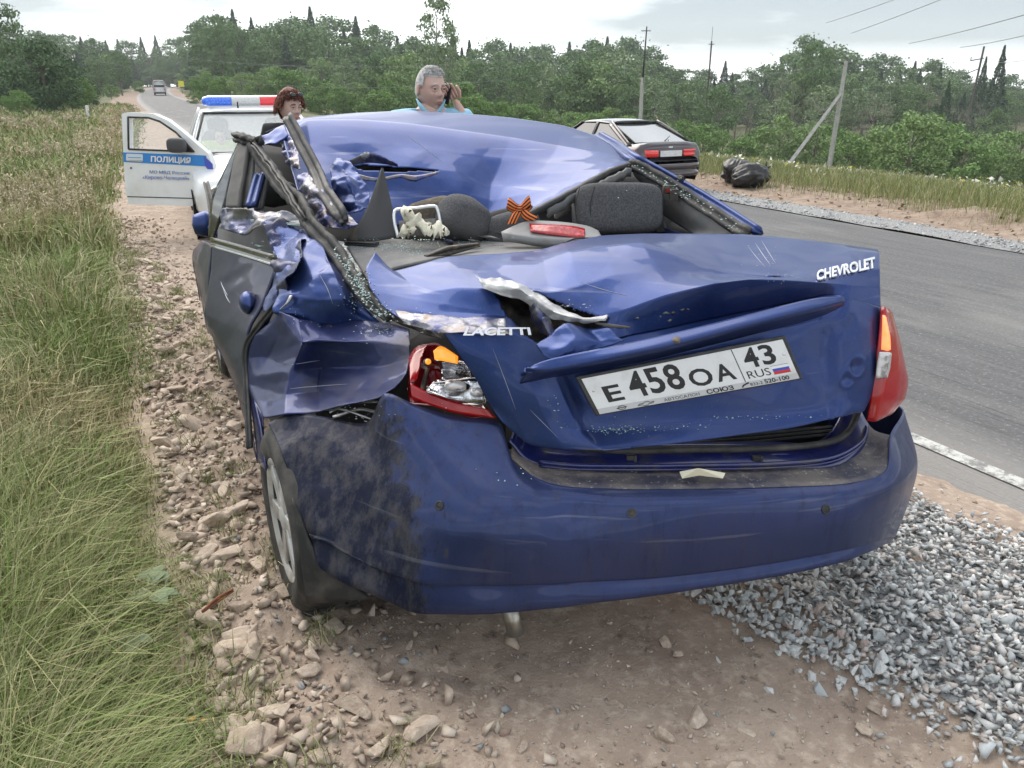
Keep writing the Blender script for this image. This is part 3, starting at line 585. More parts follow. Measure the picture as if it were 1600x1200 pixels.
def trunk(kind, seed):
    g = random.Random(seed); m = MB(); top = .97 if kind == 'spruce' else .8; r0 = dict(spruce=.012, leafy=.017, willow=.02, birch=.010, bush=.014, dead=.010, dark=.02)[kind]
    m.tube([(0, 0, -.03), (.006, 0, .2), (g.uniform(-.02, .02), g.uniform(-.02, .02), .5), (g.uniform(-.03, .03), 0, top)], [r0 * 1.3, r0, r0 * .7, r0 * .15], 6)
    for i in range(7 if kind != 'spruce' else 0):
        a = g.uniform(0, 6.3); z = g.uniform(.12, .6); l_ = g.uniform(.14, .30) * (.55 if kind in ('birch', 'dead') else 1); m.tube([(0, 0, z), (cos(a) * l_ * .5, sin(a) * l_ * .5, z + l_ * .5), (cos(a) * l_ * .8, sin(a) * l_ * .8, z + l_ * 1.05)], [r0 * .5, r0 * .3, r0 * .08], 5)
    return m
PROTO = {}
for kd in LM:
    PROTO[kd] = []
    for k in range(4 if kd in ('leafy', 'spruce', 'bush') else 3):
        V, Fq = crown(kd, 11 * k + len(kd)); me = bpy.data.meshes.new(kd + '_crown'); me.from_pydata(V.tolist(), [], Fq.tolist()); me.materials.append(LM[kd])
        # leaf normals lean outward so clumps shade as volumes
        tm = trunk(kd, k); t = bpy.data.meshes.new(kd + '_trunk'); t.from_pydata(np.concatenate(tm.v).tolist(), [], tm.f); t.materials.append(M['birchbark'] if kd == 'birch' else M['bark']); PROTO[kd].append((me, t))
NM = dict(leafy='broadleaf_tree', spruce='spruce_tree', willow='willow_tree', birch='birch_tree', bush='bush', dead='bare_tree', dark='dense_bush')
CT = dict(leafy='tree', spruce='spruce', willow='willow', birch='birch', bush='bush', dead='bare tree', dark='bush')
tn = 0
LAND = [(-900, 'far beyond the left edge'), (-150, 'beyond the left edge'), (0, 'above the round dark bush'), (150, 'behind the white marker post'), (215, 'above the distant bus'), (300, 'above the police light bar'), (400, 'behind the red-haired woman'), (480, 'between the woman and the tall birch'), (600, 'behind the grey-haired man'), (740, 'above the middle of the crushed roof'), (870, 'above the passing dark car'), (960, 'around the tall pale utility pole'), (1060, 'above the rubbish bags'), (1190, 'left of the leaning pole'), (1290, 'behind the leaning pole'), (1380, 'right of the leaning pole'), (1470, 'beneath the power-line pole'), (1570, 'at the right edge'), (1630, 'just beyond the right edge'), (1720, 'farther beyond the right edge'), (1800, 'far beyond the right edge')]
QUEUE = []
def land(px): return [b for a, b in LAND if px >= a][-1]
ORD = ['leftmost', 'second from left', 'third from left', 'fourth from left', 'fifth from left', 'sixth from left', 'seventh from left', 'eighth from left', 'ninth from left', 'tenth from left', 'eleventh from left', 'twelfth from left']
def name_trees():
    d = {}
    for px, what, o in QUEUE: d.setdefault((what, land(px)), []).append((px, o))
    for (what, lm), l_ in d.items():
        l_.sort(key=lambda q: q[0])
        for i, (px, o) in enumerate(l_): o['label'] = (what + ' ' + lm) if len(l_) == 1 else '%s, %s %s' % (what, ORD[min(i, 11)], lm)
def tree(kd, px, Y, h, label, group=None, wid=1.0, sink=0.0, ptop=None, what=None):
    global tn
    x = (px - 800) / F * Y * 1.02 / (CP); X = (px - 800) / 1332. * Y if ptop is None else (px - 800) / F * (Y * CP + (0) * SP)
    z = float(terr(X, Y)) - sink
    if ptop is not None:                      # choose the height so that the top meets the skyline
        h = H + Y * (140 - ptop) / 1332. * 1.0 - z
        h = max(h, 1.2)
    o = empty(NM[kd], (X, Y, z), rnd.uniform(0, 6.3), label, CT[kd], group)
    o.scale = (h * wid, h * wid, h); c, t = PROTO[kd][tn % len(PROTO[kd])]; tn += 1
    mkobj('crown', c, o); mkobj('trunk', t, o)
    if what: QUEUE.append((px, what, o))
    return o
SKX = [-260, -100, 0, 30, 60, 100, 150, 200, 250, 300, 340, 360, 400, 440, 480, 520, 560, 600, 630, 700, 760, 850, 905, 950, 1000, 1040, 1100, 1160, 1200, 1235, 1260, 1290, 1320, 1370, 1420, 1460, 1500, 1540, 1600, 1700, 1900]
SKY_ = [50, 40, 42, 45, 52, 50, 58, 62, 66, 60, 26, 22, 36, 28, 22, 30, 36, 44, 60, 62, 66, 74, 64, 56, 80, 98, 104, 100, 108, 72, 62, 70, 98, 96, 92, 88, 110, 116, 128, 120, 118]
def skl(x): return float(np.interp(x, SKX, SKY_))
# far forest: three staggered ranks
x = -280
while x < 1900:
    for rank, (Y0, dy) in enumerate(((235, 0), (200, 14), (172, 30))):
        xx = x + rank * 9 + rnd.uniform(-7, 7); Y = Y0 + rnd.uniform(-12, 12)
        if 190 < xx < 305: Y += 95
        kd = 'spruce' if rnd.random() < (.32 if rank == 0 else .25) else 'leafy'
        tree(kd, xx, Y, 0, None, 'far forest trees', what=('dark spruce ' if kd == 'spruce' else 'round green tree ') + ('on the skyline', 'below the skyline', 'in the forest')[rank], wid=(1.25 if kd == 'spruce' else 1.15), ptop=skl(xx) + dy + rnd.uniform(-7, 8) + (-5 if kd == 'leafy' else 3))
    x += 30
# middle rank: paler mixed wood on the valley side
x = 320
while x < 1850:
    Y = rnd.uniform(105, 140); kd = rnd.choice(['leafy', 'birch', 'willow', 'leafy', 'birch']) if x < 1120 else rnd.choice(['leafy', 'leafy', 'dead', 'spruce', 'birch'])
    tree(kd, x + rnd.uniform(-8, 8), Y, 0, None, 'middle wood', what={'leafy': 'mid-green tree of the middle rank', 'birch': 'slender pale birch of the middle rank', 'willow': 'pale spreading willow of the middle rank', 'dead': 'thin leafless tree of the middle rank', 'spruce': 'narrow dark spruce of the middle rank'}[kd], wid={'leafy': .95, 'birch': 1.2, 'willow': .9, 'dead': 1.3, 'spruce': 1}[kd], ptop=(max(skl(x) + 28, 70) if x > 640 else 105 - (x - 320) * .06) + rnd.uniform(-8, 16) + (10 if kd == 'dead' else 0)); x += 27
# near bushes in the hollow beyond the meadow
x = 300
while x < 1800:
    Y = rnd.uniform(68, 92) if x > 700 else rnd.uniform(85, 112)
    pt = float(np.interp(x, [300, 330, 420, 520, 640, 760, 900, 1050, 1120, 1250, 1330, 1440, 1500, 1600, 1800], [134, 118, 100, 128, 120, 150, 165, 190, 200, 176, 205, 172, 190, 205, 200])) + rnd.uniform(-10, 14)
    kd = 'bush' if rnd.random() < .6 else 'willow'
    tree(kd, x, Y, 0, None, 'bushes in the hollow', what='leafy green bush in the hollow' if kd == 'bush' else 'pale willow scrub in the hollow', wid=1.0, sink=.4, ptop=pt); x += 30 if x > 700 else 26
for px in range(120, 345, 13):
    tree('dark' if px % 2 else 'willow', px + rnd.uniform(-4, 4), 330 if 195 < px < 300 else 190, 0, None, 'far forest trees', what='low dark thicket closing the far road', wid=1.3, ptop=rnd.uniform(84, 108))
for px in range(-60, 150, 24): tree('dark', px, 75, 0, None, 'thicket behind the left verge', what='dark thicket behind the left verge', wid=1.2, ptop=rnd.uniform(105, 130))
# ones that stand out
tree('birch', 684, 92, 0, 'tall slender birch rising far above the skyline behind the grey-haired man', ptop=-34, wid=.72)
tree('birch', 700, 95, 0, 'second slim birch close behind the tallest birch', ptop=22, wid=.62)
tree('leafy', 8, 84, 0, 'tall dark tree cut by the left edge of the picture', ptop=-8, wid=.8)
tree('leafy', -40, 78, 0, 'tall tree mostly outside the left edge', ptop=-10, wid=.8)
tree('dark', 72, 62, 0, 'large round dark bush at the end of the left verge', ptop=66, wid=1.0, sink=.2)
tree('bush', 22, 58, 0, 'small brownish bush in front of the large round one', ptop=140, wid=1.2)
tree('bush', 118, 66, 0, 'low bush on the right flank of the large round one', ptop=118, wid=1.0)
tree('leafy', 190, 150, 0, 'mid-green tree between the round bush and the far road', ptop=78, wid=.9)
tree('leafy', 160, 140, 0, 'broad green tree behind the white marker post', ptop=84, wid=.9)
tree('bush', 172, 118, 0, 'green bush on the bank left of the far road', ptop=132, wid=1.3)
tree('bush', 218, 170, 0, 'low shrub beside the road where it tops the rise', ptop=126, wid=1.0)
tree('leafy', 352, 150, 0, 'tall loose-crowned tree right of the far road', ptop=24, wid=.62)
tree('leafy', 372, 156, 0, 'twin of the tall loose-crowned tree, just right of it', ptop=30, wid=.66)
tree('spruce', 1557, 150, 0, 'pointed dark spruce right of the power pole at upper right', ptop=76, wid=.95)
tree('spruce', 1532, 158, 0, 'smaller spruce leaning against the pointed one', ptop=92, wid=.85)
tree('leafy', 1264, 130, 0, 'tallest dark round tree right of centre on the skyline', ptop=58, wid=.66)
tree('birch', 975, 120, 0, 'pale silvery tree behind the leftmost utility pole', ptop=62, wid=1.5)
tree('willow', 1440, 60, 0, 'large pale willow bush at the meadow edge right of the poles', ptop=172, wid=1.15, sink=.3)
tree('bush', 735, 70, 0, 'bright green bush just right of the grey-haired man', ptop=146, wid=1.0, sink=.2)
name_trees()
# ------------------------------------------------------------------ poles, wires, signs
M['concrete'] = mat('concrete', (.36, .355, .335), .85, noise=[((.45, .44, .42), 3, .4, .6), ((.25, .24, .22), 9, .55, .7)], bump=[(20, .01)])
M['wood'] = mat('weathered_wood', (.09, .08, .07), .9)
M['iron'] = mat('dark_iron', (.05, .05, .052), .6, .4)
M['wire'] = mat('wire', (.16, .17, .18), .5)
def gp(px, Y): X = (px - 800) / 1332. * Y; return X, float(terr(X, Y))
def pole(name, label, pxb, Y, h, r, mat_, lean=0, brace=None, top=None):
    X, z = gp(pxb, Y); e_ = world_empty(name, (X, Y, z), label=label, cat='utility pole'); tp = np.array([X + lean, Y, z + h])
    v, f = tube([(X, Y, z - .4), tuple(tp)], [r * 1.25, r * .85], 4); mesh('post', v, f, mat_, e_, smooth=False, bevel=.01)
    if brace: 
        X2, z2 = gp(*brace); v, f = tube([(X2, brace[1], z2 - .4), tuple(tp - np.array([.25 * r, 0, h * .27]))], [r * 1.1, r * .8], 4); mesh('brace', v, f, mat_, e_, smooth=False)
    return e_, tp
eA, tA = pole('utility_pole', 'leaning concrete utility pole with a diagonal brace at the meadow edge', 1311, 62, 8.0, .17, M['concrete'], lean=.25, brace=(1236, 60))
m = MB()
for dx, dz in ((-.45, -.05), (.05, .25), (.4, -.08)): m.tube([tuple(tA + [0, 0, -.3]), tuple(tA + [dx, 0, dz])], .03, 5)
m.out('hooks', M['iron'], eA)
m = MB(); 
for dx, dz in ((-.45, -.05), (.05, .25), (.4, -.08)): m.tube([tuple(tA + [dx, 0, dz]), tuple(tA + [dx, 0, dz + .16])], .06, 6)
m.out('insulators', M['white'], eA)
eB, tB = pole('utility_pole', 'tall pole with pale concrete foot and thin dark steel top behind the passing car', 1003, 66, 5.4, .15, M['concrete'])
m = MB().tube([tuple(tB + [0, 0, -.9]), tuple(tB + [.12, 0, 3.6])], [.10, .05], 6).tube([tuple(tB + [-.28, 0, 3.3]), tuple(tB + [.45, 0, 3.3])], .03, 5); m.out('steel_top', M['iron'], eB)
eC, tC = pole('utility_pole', 'thin dark pole top rising from the wood right of the tall pale pole', 1106, 120, 15.4, .13, M['wood'])
m = MB().tube([tuple(tC + [-.4, 0, -.4]), tuple(tC + [.4, 0, -.4])], .05, 5).tube([tuple(tC), tuple(tC + [0, 0, 1.8])], .03, 5); m.out('crossarm', M['iron'], eC)
eD, tD = pole('utility_pole', 'dark power-line pole with crossarm at the upper right skyline', 1519, 150, 16.5, .22, M['wood'], lean=.7)
m = MB().tube([tuple(tD + [-1.9, 0, -2.3]), tuple(tD + [.3, 0, -1.9])], .09, 5).tube([tuple(tD + [-1.9, 0, -2.3]), tuple(tD + [-1.9, 0, -1.7])], .07, 5).tube([tuple(tD + [-.2, 0, -3.6]), tuple(tD + [-2.2, 0, -4.4])], .09, 5); m.out('crossarm', M['iron'], eD)
def wire(label, a, b, sag, r):
    a, b = np.array(a), np.array(b); pts = [a + (b - a) * t - np.array([0, 0, sag * 4 * t * (1 - t)]) for t in np.linspace(0, 1, 25)]
    v, f = tube(pts, r, 4); tag(mesh('overhead_wire', v, f, M['wire']), label, 'wire', 'overhead wires')
def at(px, py, Y): return P(px, py, Y)
for i, (a, b) in enumerate([(((1420, 68, 120)), (1640, 12, 60)), ((1330, 52, 120), (1640, -70, 60)), ((1290, 36, 130), (1500, -40, 70)), ((1500, 74, 120), (1640, 46, 70)), ((1560, 98, 150), (1640, 88, 110))]):
    wire(['lowest of the three long wires slanting up at the upper right', 'middle long wire slanting up at the upper right', 'uppermost faint wire slanting up at the upper right', 'nearly level wire passing above the pointed spruce', 'short faint wire at the far right edge above the spruces'][i], at(*a), at(*b), .15, .035)
wire('wire running from the leaning pole leftwards across the wood to the pale pole', tA + [-.4, 0, 0], tB + [0, 0, 1.2], 1.0, .013)
wire('wire crossing the forest at left from behind the police car', at(-40, 42, 60), tB + [0, 0, 2.6], 2.2, .013)
wire('lower wire crossing the forest at left above the far road', at(-40, 50, 62), tB + [0, 0, 1.6], 3.0, .011)
def sign(px, py, Y, w_, label, hgt):
    c = P(px, py, Y); zb = float(terr(c[0], c[1])); e_ = world_empty('road_sign', (c[0], c[1], zb), label=label, cat='road sign')
    m = MB().tube([(c[0], c[1] + .05, zb - .3), (c[0], c[1] + .05, c[2] + w_ / 2)], .05, 6); m.out('post', M['iron'], e_)
    m = MB().box(tuple(c), (w_, .03, w_ * hgt)); m.out('sign_board', M['yellow'], e_, smooth=False, bevel=.01)
M['yellow'] = mat('yellow_sign', (.75, .72, .03), .5)
sign(283, 131, 170, 1.1, 'bright yellow-green square road sign right of the distant bus', 1)
sign(252, 129, 215, 1.0, 'tiny yellow road sign behind the roof of the distant bus', .7)
X, z = gp(131, 48); e_ = world_empty('marker_post', (X, 48, z), label='short white marker post in front of the round bush', cat='marker post'); MB().box((X, 48, z + .35), (.16, .12, .9)).out('post', M['white'], e_, smooth=False, bevel=.02)

# ------------------------------------------------------------------ air
hm_ = bpy.data.materials.new('haze'); hm_.use_nodes = True; hn = hm_.node_tree; hn.nodes.remove(hn.nodes['Principled BSDF']); pv_ = hn.nodes.new('ShaderNodeVolumePrincipled')
pv_.inputs['Color'].default_value = (.86, .93, .97, 1); pv_.inputs['Density'].default_value = .00042; pv_.inputs['Anisotropy'].default_value = .2; hn.links.new(pv_.outputs[0], hn.nodes['Material Output'].inputs['Volume'])
v, f = box((0, 0, 20), (1400, 1400, 62)); tag(mesh('haze', v, f, hm_, smooth=False), kind='stuff')
# ------------------------------------------------------------------ wrecked car
hv = np.array([-sin(R(24)), cos(R(24)), 0]); uv_ = np.array([cos(R(24)), sin(R(24)), 0]); WC = np.array([-.73, 2.26, .305])
car = world_empty('wrecked_car', tuple(WC + uv_ * .8 + hv * 1.3 - [0, 0, .305]), label='wrecked dark blue sedan with crushed roof and torn trunk lid parked on the dirt shoulder', cat='car')
A = [(418,661,2.30),(440,706,2.16),(464,785,2.05),(482,839,1.98),(500,888,1.94)]
cols = [A,
 [(455,646,2.27),(478,715,2.12),(500,790,2.02),(515,850,1.94),(535,910,1.90)],
 [(507,651,2.22),(530,722,2.08),(550,800,1.98),(565,876,1.90),(590,933,1.86)],
 [(572,661,2.16),(585,735,2.02),(600,810,1.93),(617,897,1.85),(645,957,1.83)],
 [(601,615,2.10),(622,735,1.98),(640,810,1.89),(662,907,1.82),(690,960,1.81)],
 [(653,634,2.06),(688,757,1.90),(700,830,1.83),(722,911,1.80),(750,960,1.79)],
 [(708,650,2.04),(745,766,1.86),(755,835,1.80),(775,912,1.79),(800,957,1.785)],
 [(780,661,2.01),(795,771,1.84),(805,840,1.79),(830,911,1.78),(850,952,1.78)],
 [(800,718,1.93),(835,776,1.83),(850,842,1.785),(870,910,1.78),(890,948,1.78)],
 [(858,755,1.87),(880,783,1.83),(890,845,1.79),(910,907,1.78),(930,942,1.78)],
 [(960,764,1.86),(970,788,1.82),(980,845,1.79),(1000,903,1.79),(1010,933,1.79)],
 [(1100,764,1.87),(1105,787,1.83),(1110,840,1.81),(1115,892,1.81),(1115,917,1.81)],
 [(1230,761,1.90),(1235,781,1.87),(1235,826,1.85),(1230,875,1.85),(1225,899,1.85)],
 [(1330,755,1.95),(1335,774,1.92),(1332,812,1.90),(1325,857,1.91),(1315,879,1.91)],
 [(1385,735,2.02),(1392,760,1.99),(1384,800,1.98),(1370,845,1.98),(1360,862,1.98)],
 [(1392,680,2.14),(1420,738,2.10),(1408,790,2.09),(1388,840,2.09),(1380,852,2.09)],
 [(1412,640,2.32),(1433,715,2.28),(1424,768,2.27),(1399,835,2.25),(1393,843,2.25)]]
cw = [[P(*q) for q in c] for c in cols]
# carry every column down to a styling groove and a curled-under lip, and the right side forward along the flank
for c in cw:
    c.insert(4, c[3] * .90 + c[4] * .10 + np.array([0, .014, 0])); c.append(c[-1] + np.array([0, .09, -.012])); c.append(c[-1] + np.array([0, .15, .03]))
last = cw[-1]; cw.append([q + hv * .12 + uv_ * .012 for q in last]); cw.append([q + hv * .45 for q in last])
patch('bumper', cw, M['bumper'], car, nu=9, nv=7, cr=(.016, .10, 5), mask=lambda u, v: np.clip(1.3 - u * 4.4, .012, 1) * np.clip(v * 14, 0, 1) * (v < .55) , thick=.004, world=True, k=.2)
# ledge and inner sill
led = [[(798,716,1.95),(800,700,2.0),(800,690,2.02)],[(858,755,1.873),(850,738,1.94),(842,722,1.99)],[(960,763,1.863),(955,739,1.94),(950,725,1.99)],[(1100,763,1.873),(1098,738,1.95),(1095,725,2.0)],[(1230,760,1.903),(1225,736,1.98),(1220,722,2.03)],[(1330,754,1.953),(1310,733,2.03),(1300,716,2.08)],[(1384,734,2.023),(1352,712,2.11),(1340,690,2.15)],[(1391,680,2.143),(1366,672,2.2),(1352,655,2.24)]]
M['ledge'] = mat('dusty_ledge', (.05, .05, .075), .6, noise=[((.16, .14, .13), 9, .40, .6), ((.28, .25, .22), 70, .58, .7)], bump=[(120, .001)])
patch('bumper_step', led, M['ledge'], car, nu=6, nv=3, thick=.003)
M['innerblue'] = mat('inner_sill_paint', (.010, .016, .12), .35, .2, .8, noise=[((.06, .06, .07), 12, .5, .7)])
sill = [[(796,690,1.98),(806,662,2.04),(812,640,2.1)],[(838,728,1.975),(842,700,2.02),(842,675,2.08)],[(950,735,1.95),(950,713,1.98),(950,690,2.04)],[(1095,735,1.96),(1095,712,1.99),(1092,690,2.05)],[(1220,733,1.99),(1215,712,2.02),(1210,690,2.08)],[(1302,728,2.04),(1285,708,2.08),(1275,690,2.14)],[(1345,705,2.12),(1322,680,2.17),(1310,655,2.22)],[(1360,670,2.21),(1345,640,2.26),(1330,600,2.3)]]
patch('trunk_sill', sill, M['innerblue'], car, nu=6, nv=4, thick=.003)
m = MB()
for z_, r_ in ((0, .006), (-.018, .004)): 
    pts = [P(x, y + (6 if z_ else 0), yy - .012) for x, y, yy in [(842,722,1.98),(900,727,1.95),(1000,728,1.95),(1100,727,1.955),(1220,724,1.985),(1300,715,2.04),(1345,690,2.12),(1355,665,2.19)]]; m.tube(cr1(np.array(pts), 6), r_, 6)
m.out('sill_ribs', M['innerblue'], car)
pts = [P(x, y, yy) for x, y, yy in [(850,690,2.0),(950,703,1.975),(1100,702,1.985),(1210,700,2.015),(1290,692,2.08),(1325,675,2.15),(1342,640,2.2)]]
v, f = tube(cr1(np.array(pts), 8), .010, 8); mesh('trunk_seal', v, f, M['rubber'], car)
for x, y in ((985, 716), (1181, 717)): q, n_ = hit(x, y, .004); MB().box(tuple(q), (.022, .012, .014)).box(tuple(q + [.012, -.004, -.002]), (.008, .01, .02)).out('buffer_clip', M['rubber'], car, smooth=False, bevel=.002)
# dark trunk cavity
cav = [[(780,560,2.5),(780,640,2.35),(790,700,2.2)],[(1000,560,2.5),(1000,640,2.35),(1000,720,2.2)],[(1345,540,2.6),(1348,600,2.45),(1348,690,2.3)]]
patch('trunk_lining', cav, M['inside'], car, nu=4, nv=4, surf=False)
m = MB()
for y0 in (678, 684, 690): m.tube(cr1(np.array([P(1000, y0 + 12, 2.12), P(1150, y0 + 3, 2.12), P(1300, y0 - 12, 2.18)]), 6), .004, 6)
m.out('trunk_carpet_edge', M['rubber'], car)
# parking sensors
for px, py in ((687, 790), (987, 802), (1290, 796)):
    q, n_ = hit(px, py, .0005); rot = np.array(Vector(n_).to_track_quat('Z', 'Y').to_matrix()); v, f = lathe([(.0, .002), (.007, .0025), (.0085, .001), (.0095, .004), (.0125, .003), (.013, -.004)], 24, 'z'); mesh('parking_sensor', v @ rot.T + q, f, M['black'], car)
# upper trunk lid
c_ = [
 [(586,394,2.42),(572,420,2.35),(578,450,2.27),(598,478,2.20),(622,495,2.15)],
 [(616,423,2.38),(640,440,2.30),(648,462,2.22),(660,488,2.15),(688,518,2.08)],
 [(700,401,2.45),(702,420,2.33),(715,450,2.20),(735,490,2.13),(745,519,2.05)],
 [(784,396,2.50),(780,420,2.33),(790,450,2.17),(800,495,2.11),(800,520,2.02)],
 [(840,391,2.52),(850,410,2.35),(858,455,2.14),(862,508,2.08),(855,548,1.98)],
 [(880,380,2.55),(890,395,2.32),(905,445,2.14),(915,496,2.06),(915,540,1.97)],
 [(940,368,2.60),(945,385,2.34),(960,430,2.17),(978,484,2.05),(985,524,2.04)],
 [(1004,365,2.6),(1004,379,2.34),(1030,425,2.18),(1040,462,2.06),(1043,513,2.06)],
 [(1085,365,2.6),(1085,405,2.27),(1105,428,2.18),(1115,443,2.06),(1110,498,2.09)],
 [(1160,366,2.62),(1160,425,2.22),(1166,431,2.19),(1170,436,2.09),(1170,487,2.12)],
 [(1215,370,2.6),(1218,429,2.20),(1225,433,2.18),(1225,438,2.11),(1225,475,2.14)],
 [(1270,376,2.58),(1275,410,2.30),(1285,425,2.20),(1290,442,2.13),(1290,460,2.14)],
 [(1325,383,2.55),(1326,392,2.40),(1335,418,2.22),(1330,445,2.15),(1325,464,2.12)],
 [(1372,390,2.50),(1374,396,2.38),(1375,420,2.25),(1376,450,2.20),(1376,480,2.17)]]
hole = [(2.72/13,.47),(3.1/13,.46),(3.7/13,.50),(4.35/13,.60),(5.6/13,.80),(5.3/13,.86),(4.4/13,.80),(3.9/13,.98),(3.3/13,.93),(2.85/13,.72)]
patch('trunk_lid', c_, M['paint'], car, nu=9, nv=9, cr=(.014, .18, 12), oct=.25, mask=lambda u, v: np.clip(1.25 - 1.1 * u, .18, 1) * np.clip(v * 8, 0, 1) * np.clip((1 - v) * 8, 0, 1), hole=hole, thick=.0035, k=.72, res=2.4)
TL = [BVHTree for _ in ()]
# lower rear face of the lid
d_ = [
 [(692,520,2.06),(715,552,2.04),(741,588,2.02),(765,632,2.00),(785,660,1.975)],
 [(745,519,2.04),(765,560,2.01),(785,604,1.985),(805,652,1.96),(825,694,1.94)],
 [(800,520,2.01),(815,570,1.98),(835,615,1.95),(855,660,1.93),(880,703,1.91)],
 [(855,545,1.975),(866,585,1.955),(882,625,1.94),(905,674,1.92),(935,704,1.90)],
 [(870,543,1.975),(890,588,1.975),(912,632,1.965),(928,672,1.945),(952,703,1.90)],
 [(985,524,2.04),(1000,565,1.985),(1015,620,1.97),(1030,664,1.95),(1045,694,1.91)],
 [(1110,498,2.09),(1120,530,2.01),(1130,595,1.99),(1140,651,1.97),(1145,681,1.94)],
 [(1225,475,2.14),(1232,508,2.05),(1242,570,2.03),(1255,638,2.01),(1240,668,1.98)],
 [(1290,460,2.14),(1285,500,2.085),(1286,560,2.065),(1296,630,2.03),(1300,655,2.01)],
 [(1325,464,2.11),(1322,500,2.09),(1318,555,2.065),(1324,605,2.05),(1330,647,2.04)],
 [(1376,480,2.17),(1374,520,2.14),(1371,565,2.12),(1360,620,2.09),(1350,642,2.07)]]
dw = [[P(*q) for q in c] for c in d_]
for c in dw: c.append(c[-1] + np.array([0, .03, -.006]))
dw.append([q + hv * .05 for q in dw[-1]])
patch('trunk_lid_rear', dw, M['paint'], car, nu=10, nv=9, cr=(.010, .2, 31), mask=lambda u, v: np.where(u > .72, 1.6, .55) * np.clip(u * 14, 0, 1) * np.clip((1 - v) * 6, 0, 1) * np.clip(v * 6, 0, 1), thick=.004, world=True, k=.45, dents=[(1334,574,2.08,.020,.009),(1322,592,2.06,.016,.006)])
# dent near the right lamp
# finisher strip above the plate
fin = [[(812,582,1.915),(822,575,1.90),(812,600,1.915)],[(859,561,1.90),(862,578,1.885),(862,590,1.915)],[(985,535,1.93),(990,552,1.895),(990,568,1.94)],[(1052,520,1.945),(1056,538,1.91),(1056,553,1.955)],[(1165,492,1.985),(1170,508,1.95),(1172,524,1.995)],[(1268,467,2.02),(1272,482,1.99),(1275,497,2.03)],[(1318,463,2.05),(1320,470,2.045),(1318,478,2.055)]]
patch('finisher_strip', fin, M['paint'], car, nu=8, nv=6, thick=.012)
q, n_ = hit(1057, 531, .001); rot = np.array(Vector(n_).to_track_quat('Z', 'Y').to_matrix()); v, f = lathe([(0, .002), (.006, .002), (.010, .001), (.011, -.004)], 20, 'z'); mesh('lock_cylinder', v @ rot.T + q, f, M['dark_metal'], car)
# folded-under dark band of the lid between plate strip and deck is part of the lid; leftover badge glue
def quadmap(v2, quad):                        # v2 in [0,1]^2 (+ depth) onto 4 world corners TL TR BR BL
    a, b, c, d = [np.array(q) for q in quad]; x, y = v2[:, :1], v2[:, 1:2]
    p = (a * (1 - x) + b * x) * y + (d * (1 - x) + c * x) * (1 - y); n = np.cross(b - a, d - a); n /= np.linalg.norm(n)
    if np.dot(n, (a + c) / 2 - np.array([0, 0, H])) > 0: n = -n
    return p + n * v2[:, 2:3]
def letters(txt, quad, m, name, parent, depth=.002, box2=(0, 0, 1, 1), off=.0015, shear=0, bold=0, follow=False):
    cu = bpy.data.curves.new('t', 'FONT'); cu.body = txt; cu.extrude = .02; cu.shear = shear; cu.offset = bold; cu.resolution_u = 3
    t = bpy.data.objects.new('t', cu); COL.objects.link(t); dg = bpy.context.evaluated_depsgraph_get(); me = bpy.data.meshes.new_from_object(t.evaluated_get(dg))
    v = np.array([x.co[:] for x in me.vertices]); f = [tuple(p.vertices) for p in me.polygons]; bpy.data.objects.remove(t)
    mn, mx_ = v.min(0), v.max(0); v[:, :2] = (v[:, :2] - mn[:2]) / (mx_[:2] - mn[:2]); x0, y0, x1, y1 = box2
    v[:, 0] = x0 + v[:, 0] * (x1 - x0); v[:, 1] = y0 + v[:, 1] * (y1 - y0); v[:, 2] = np.where(v[:, 2] > 0, depth, -.0005) + off
    if follow:
        pq = np.array(quad, float); out_ = []
        for x, y, z in v:
            p2 = (pq[0] * (1 - x) + pq[1] * x) * y + (pq[3] * (1 - x) + pq[2] * x) * (1 - y); out_.append(hit(p2[0], p2[1], .0015 + max(z, 0))[0])
        return mesh(name, out_, f, m, parent, smooth=False)
    return mesh(name, quadmap(v, quad), f, m, parent, smooth=False)
for k, (px, py, s) in enumerate([(1040, 491, .012), (1052, 489, .008), (1046, 500, .007), (1066, 485, .008), (1075, 483, .006), (1032, 495, .005), (995, 497, .006)]):
    q, n_ = hit(px, py, .001); v, f = small[k % 8]; rot = np.array(Vector(n_).to_track_quat('Z', 'Y').to_matrix()); mesh('badge_glue', (v * s * [2.2, 1.8, .25]) @ rot.T + q, f, M['trim'], car)
def surfquad(pts, off): return [hit(x, y, off)[0] for x, y in pts]
letters('CHEVROLET', [(1275, 426), (1366, 404), (1368, 420), (1276, 441)], M['badge'], 'maker_badge', car, .0035, bold=.03, shear=.15, follow=True)

# licence plate
def qd(y=0): return [P(x, yy, Y_ + y) for x, yy, Y_ in ((899, 589, 1.905), (1226, 524, 1.975), (1255, 592, 1.955), (931, 650, 1.885))]
Q = qd(-.004); fr = np.array([[0, 0, -.008], [1, 0, -.008], [1, 1, -.008], [0, 1, -.008], [0, 0, .003], [1, 0, .003], [1, 1, .003], [0, 1, .003]], float)
FB = [(0, 3, 2, 1), (4, 5, 6, 7), (0, 1, 5, 4), (1, 2, 6, 5), (2, 3, 7, 6), (3, 0, 4, 7)]
mesh('plate_frame', quadmap(fr, Q), FB, M['black'], car, smooth=False, bevel=.003)
plate_root = mesh('license_plate', quadmap(np.array([[.02, .16, .002], [.98, .16, .002], [.98, .93, .002], [.02, .93, .002], [.02, .16, .0055], [.98, .16, .0055], [.98, .93, .0055], [.02, .93, .0055]]), Q), FB, M['white'], car, smooth=False, bevel=.001)
M['frameband'] = mat('dealer_band', (.50, .51, .52), .45)
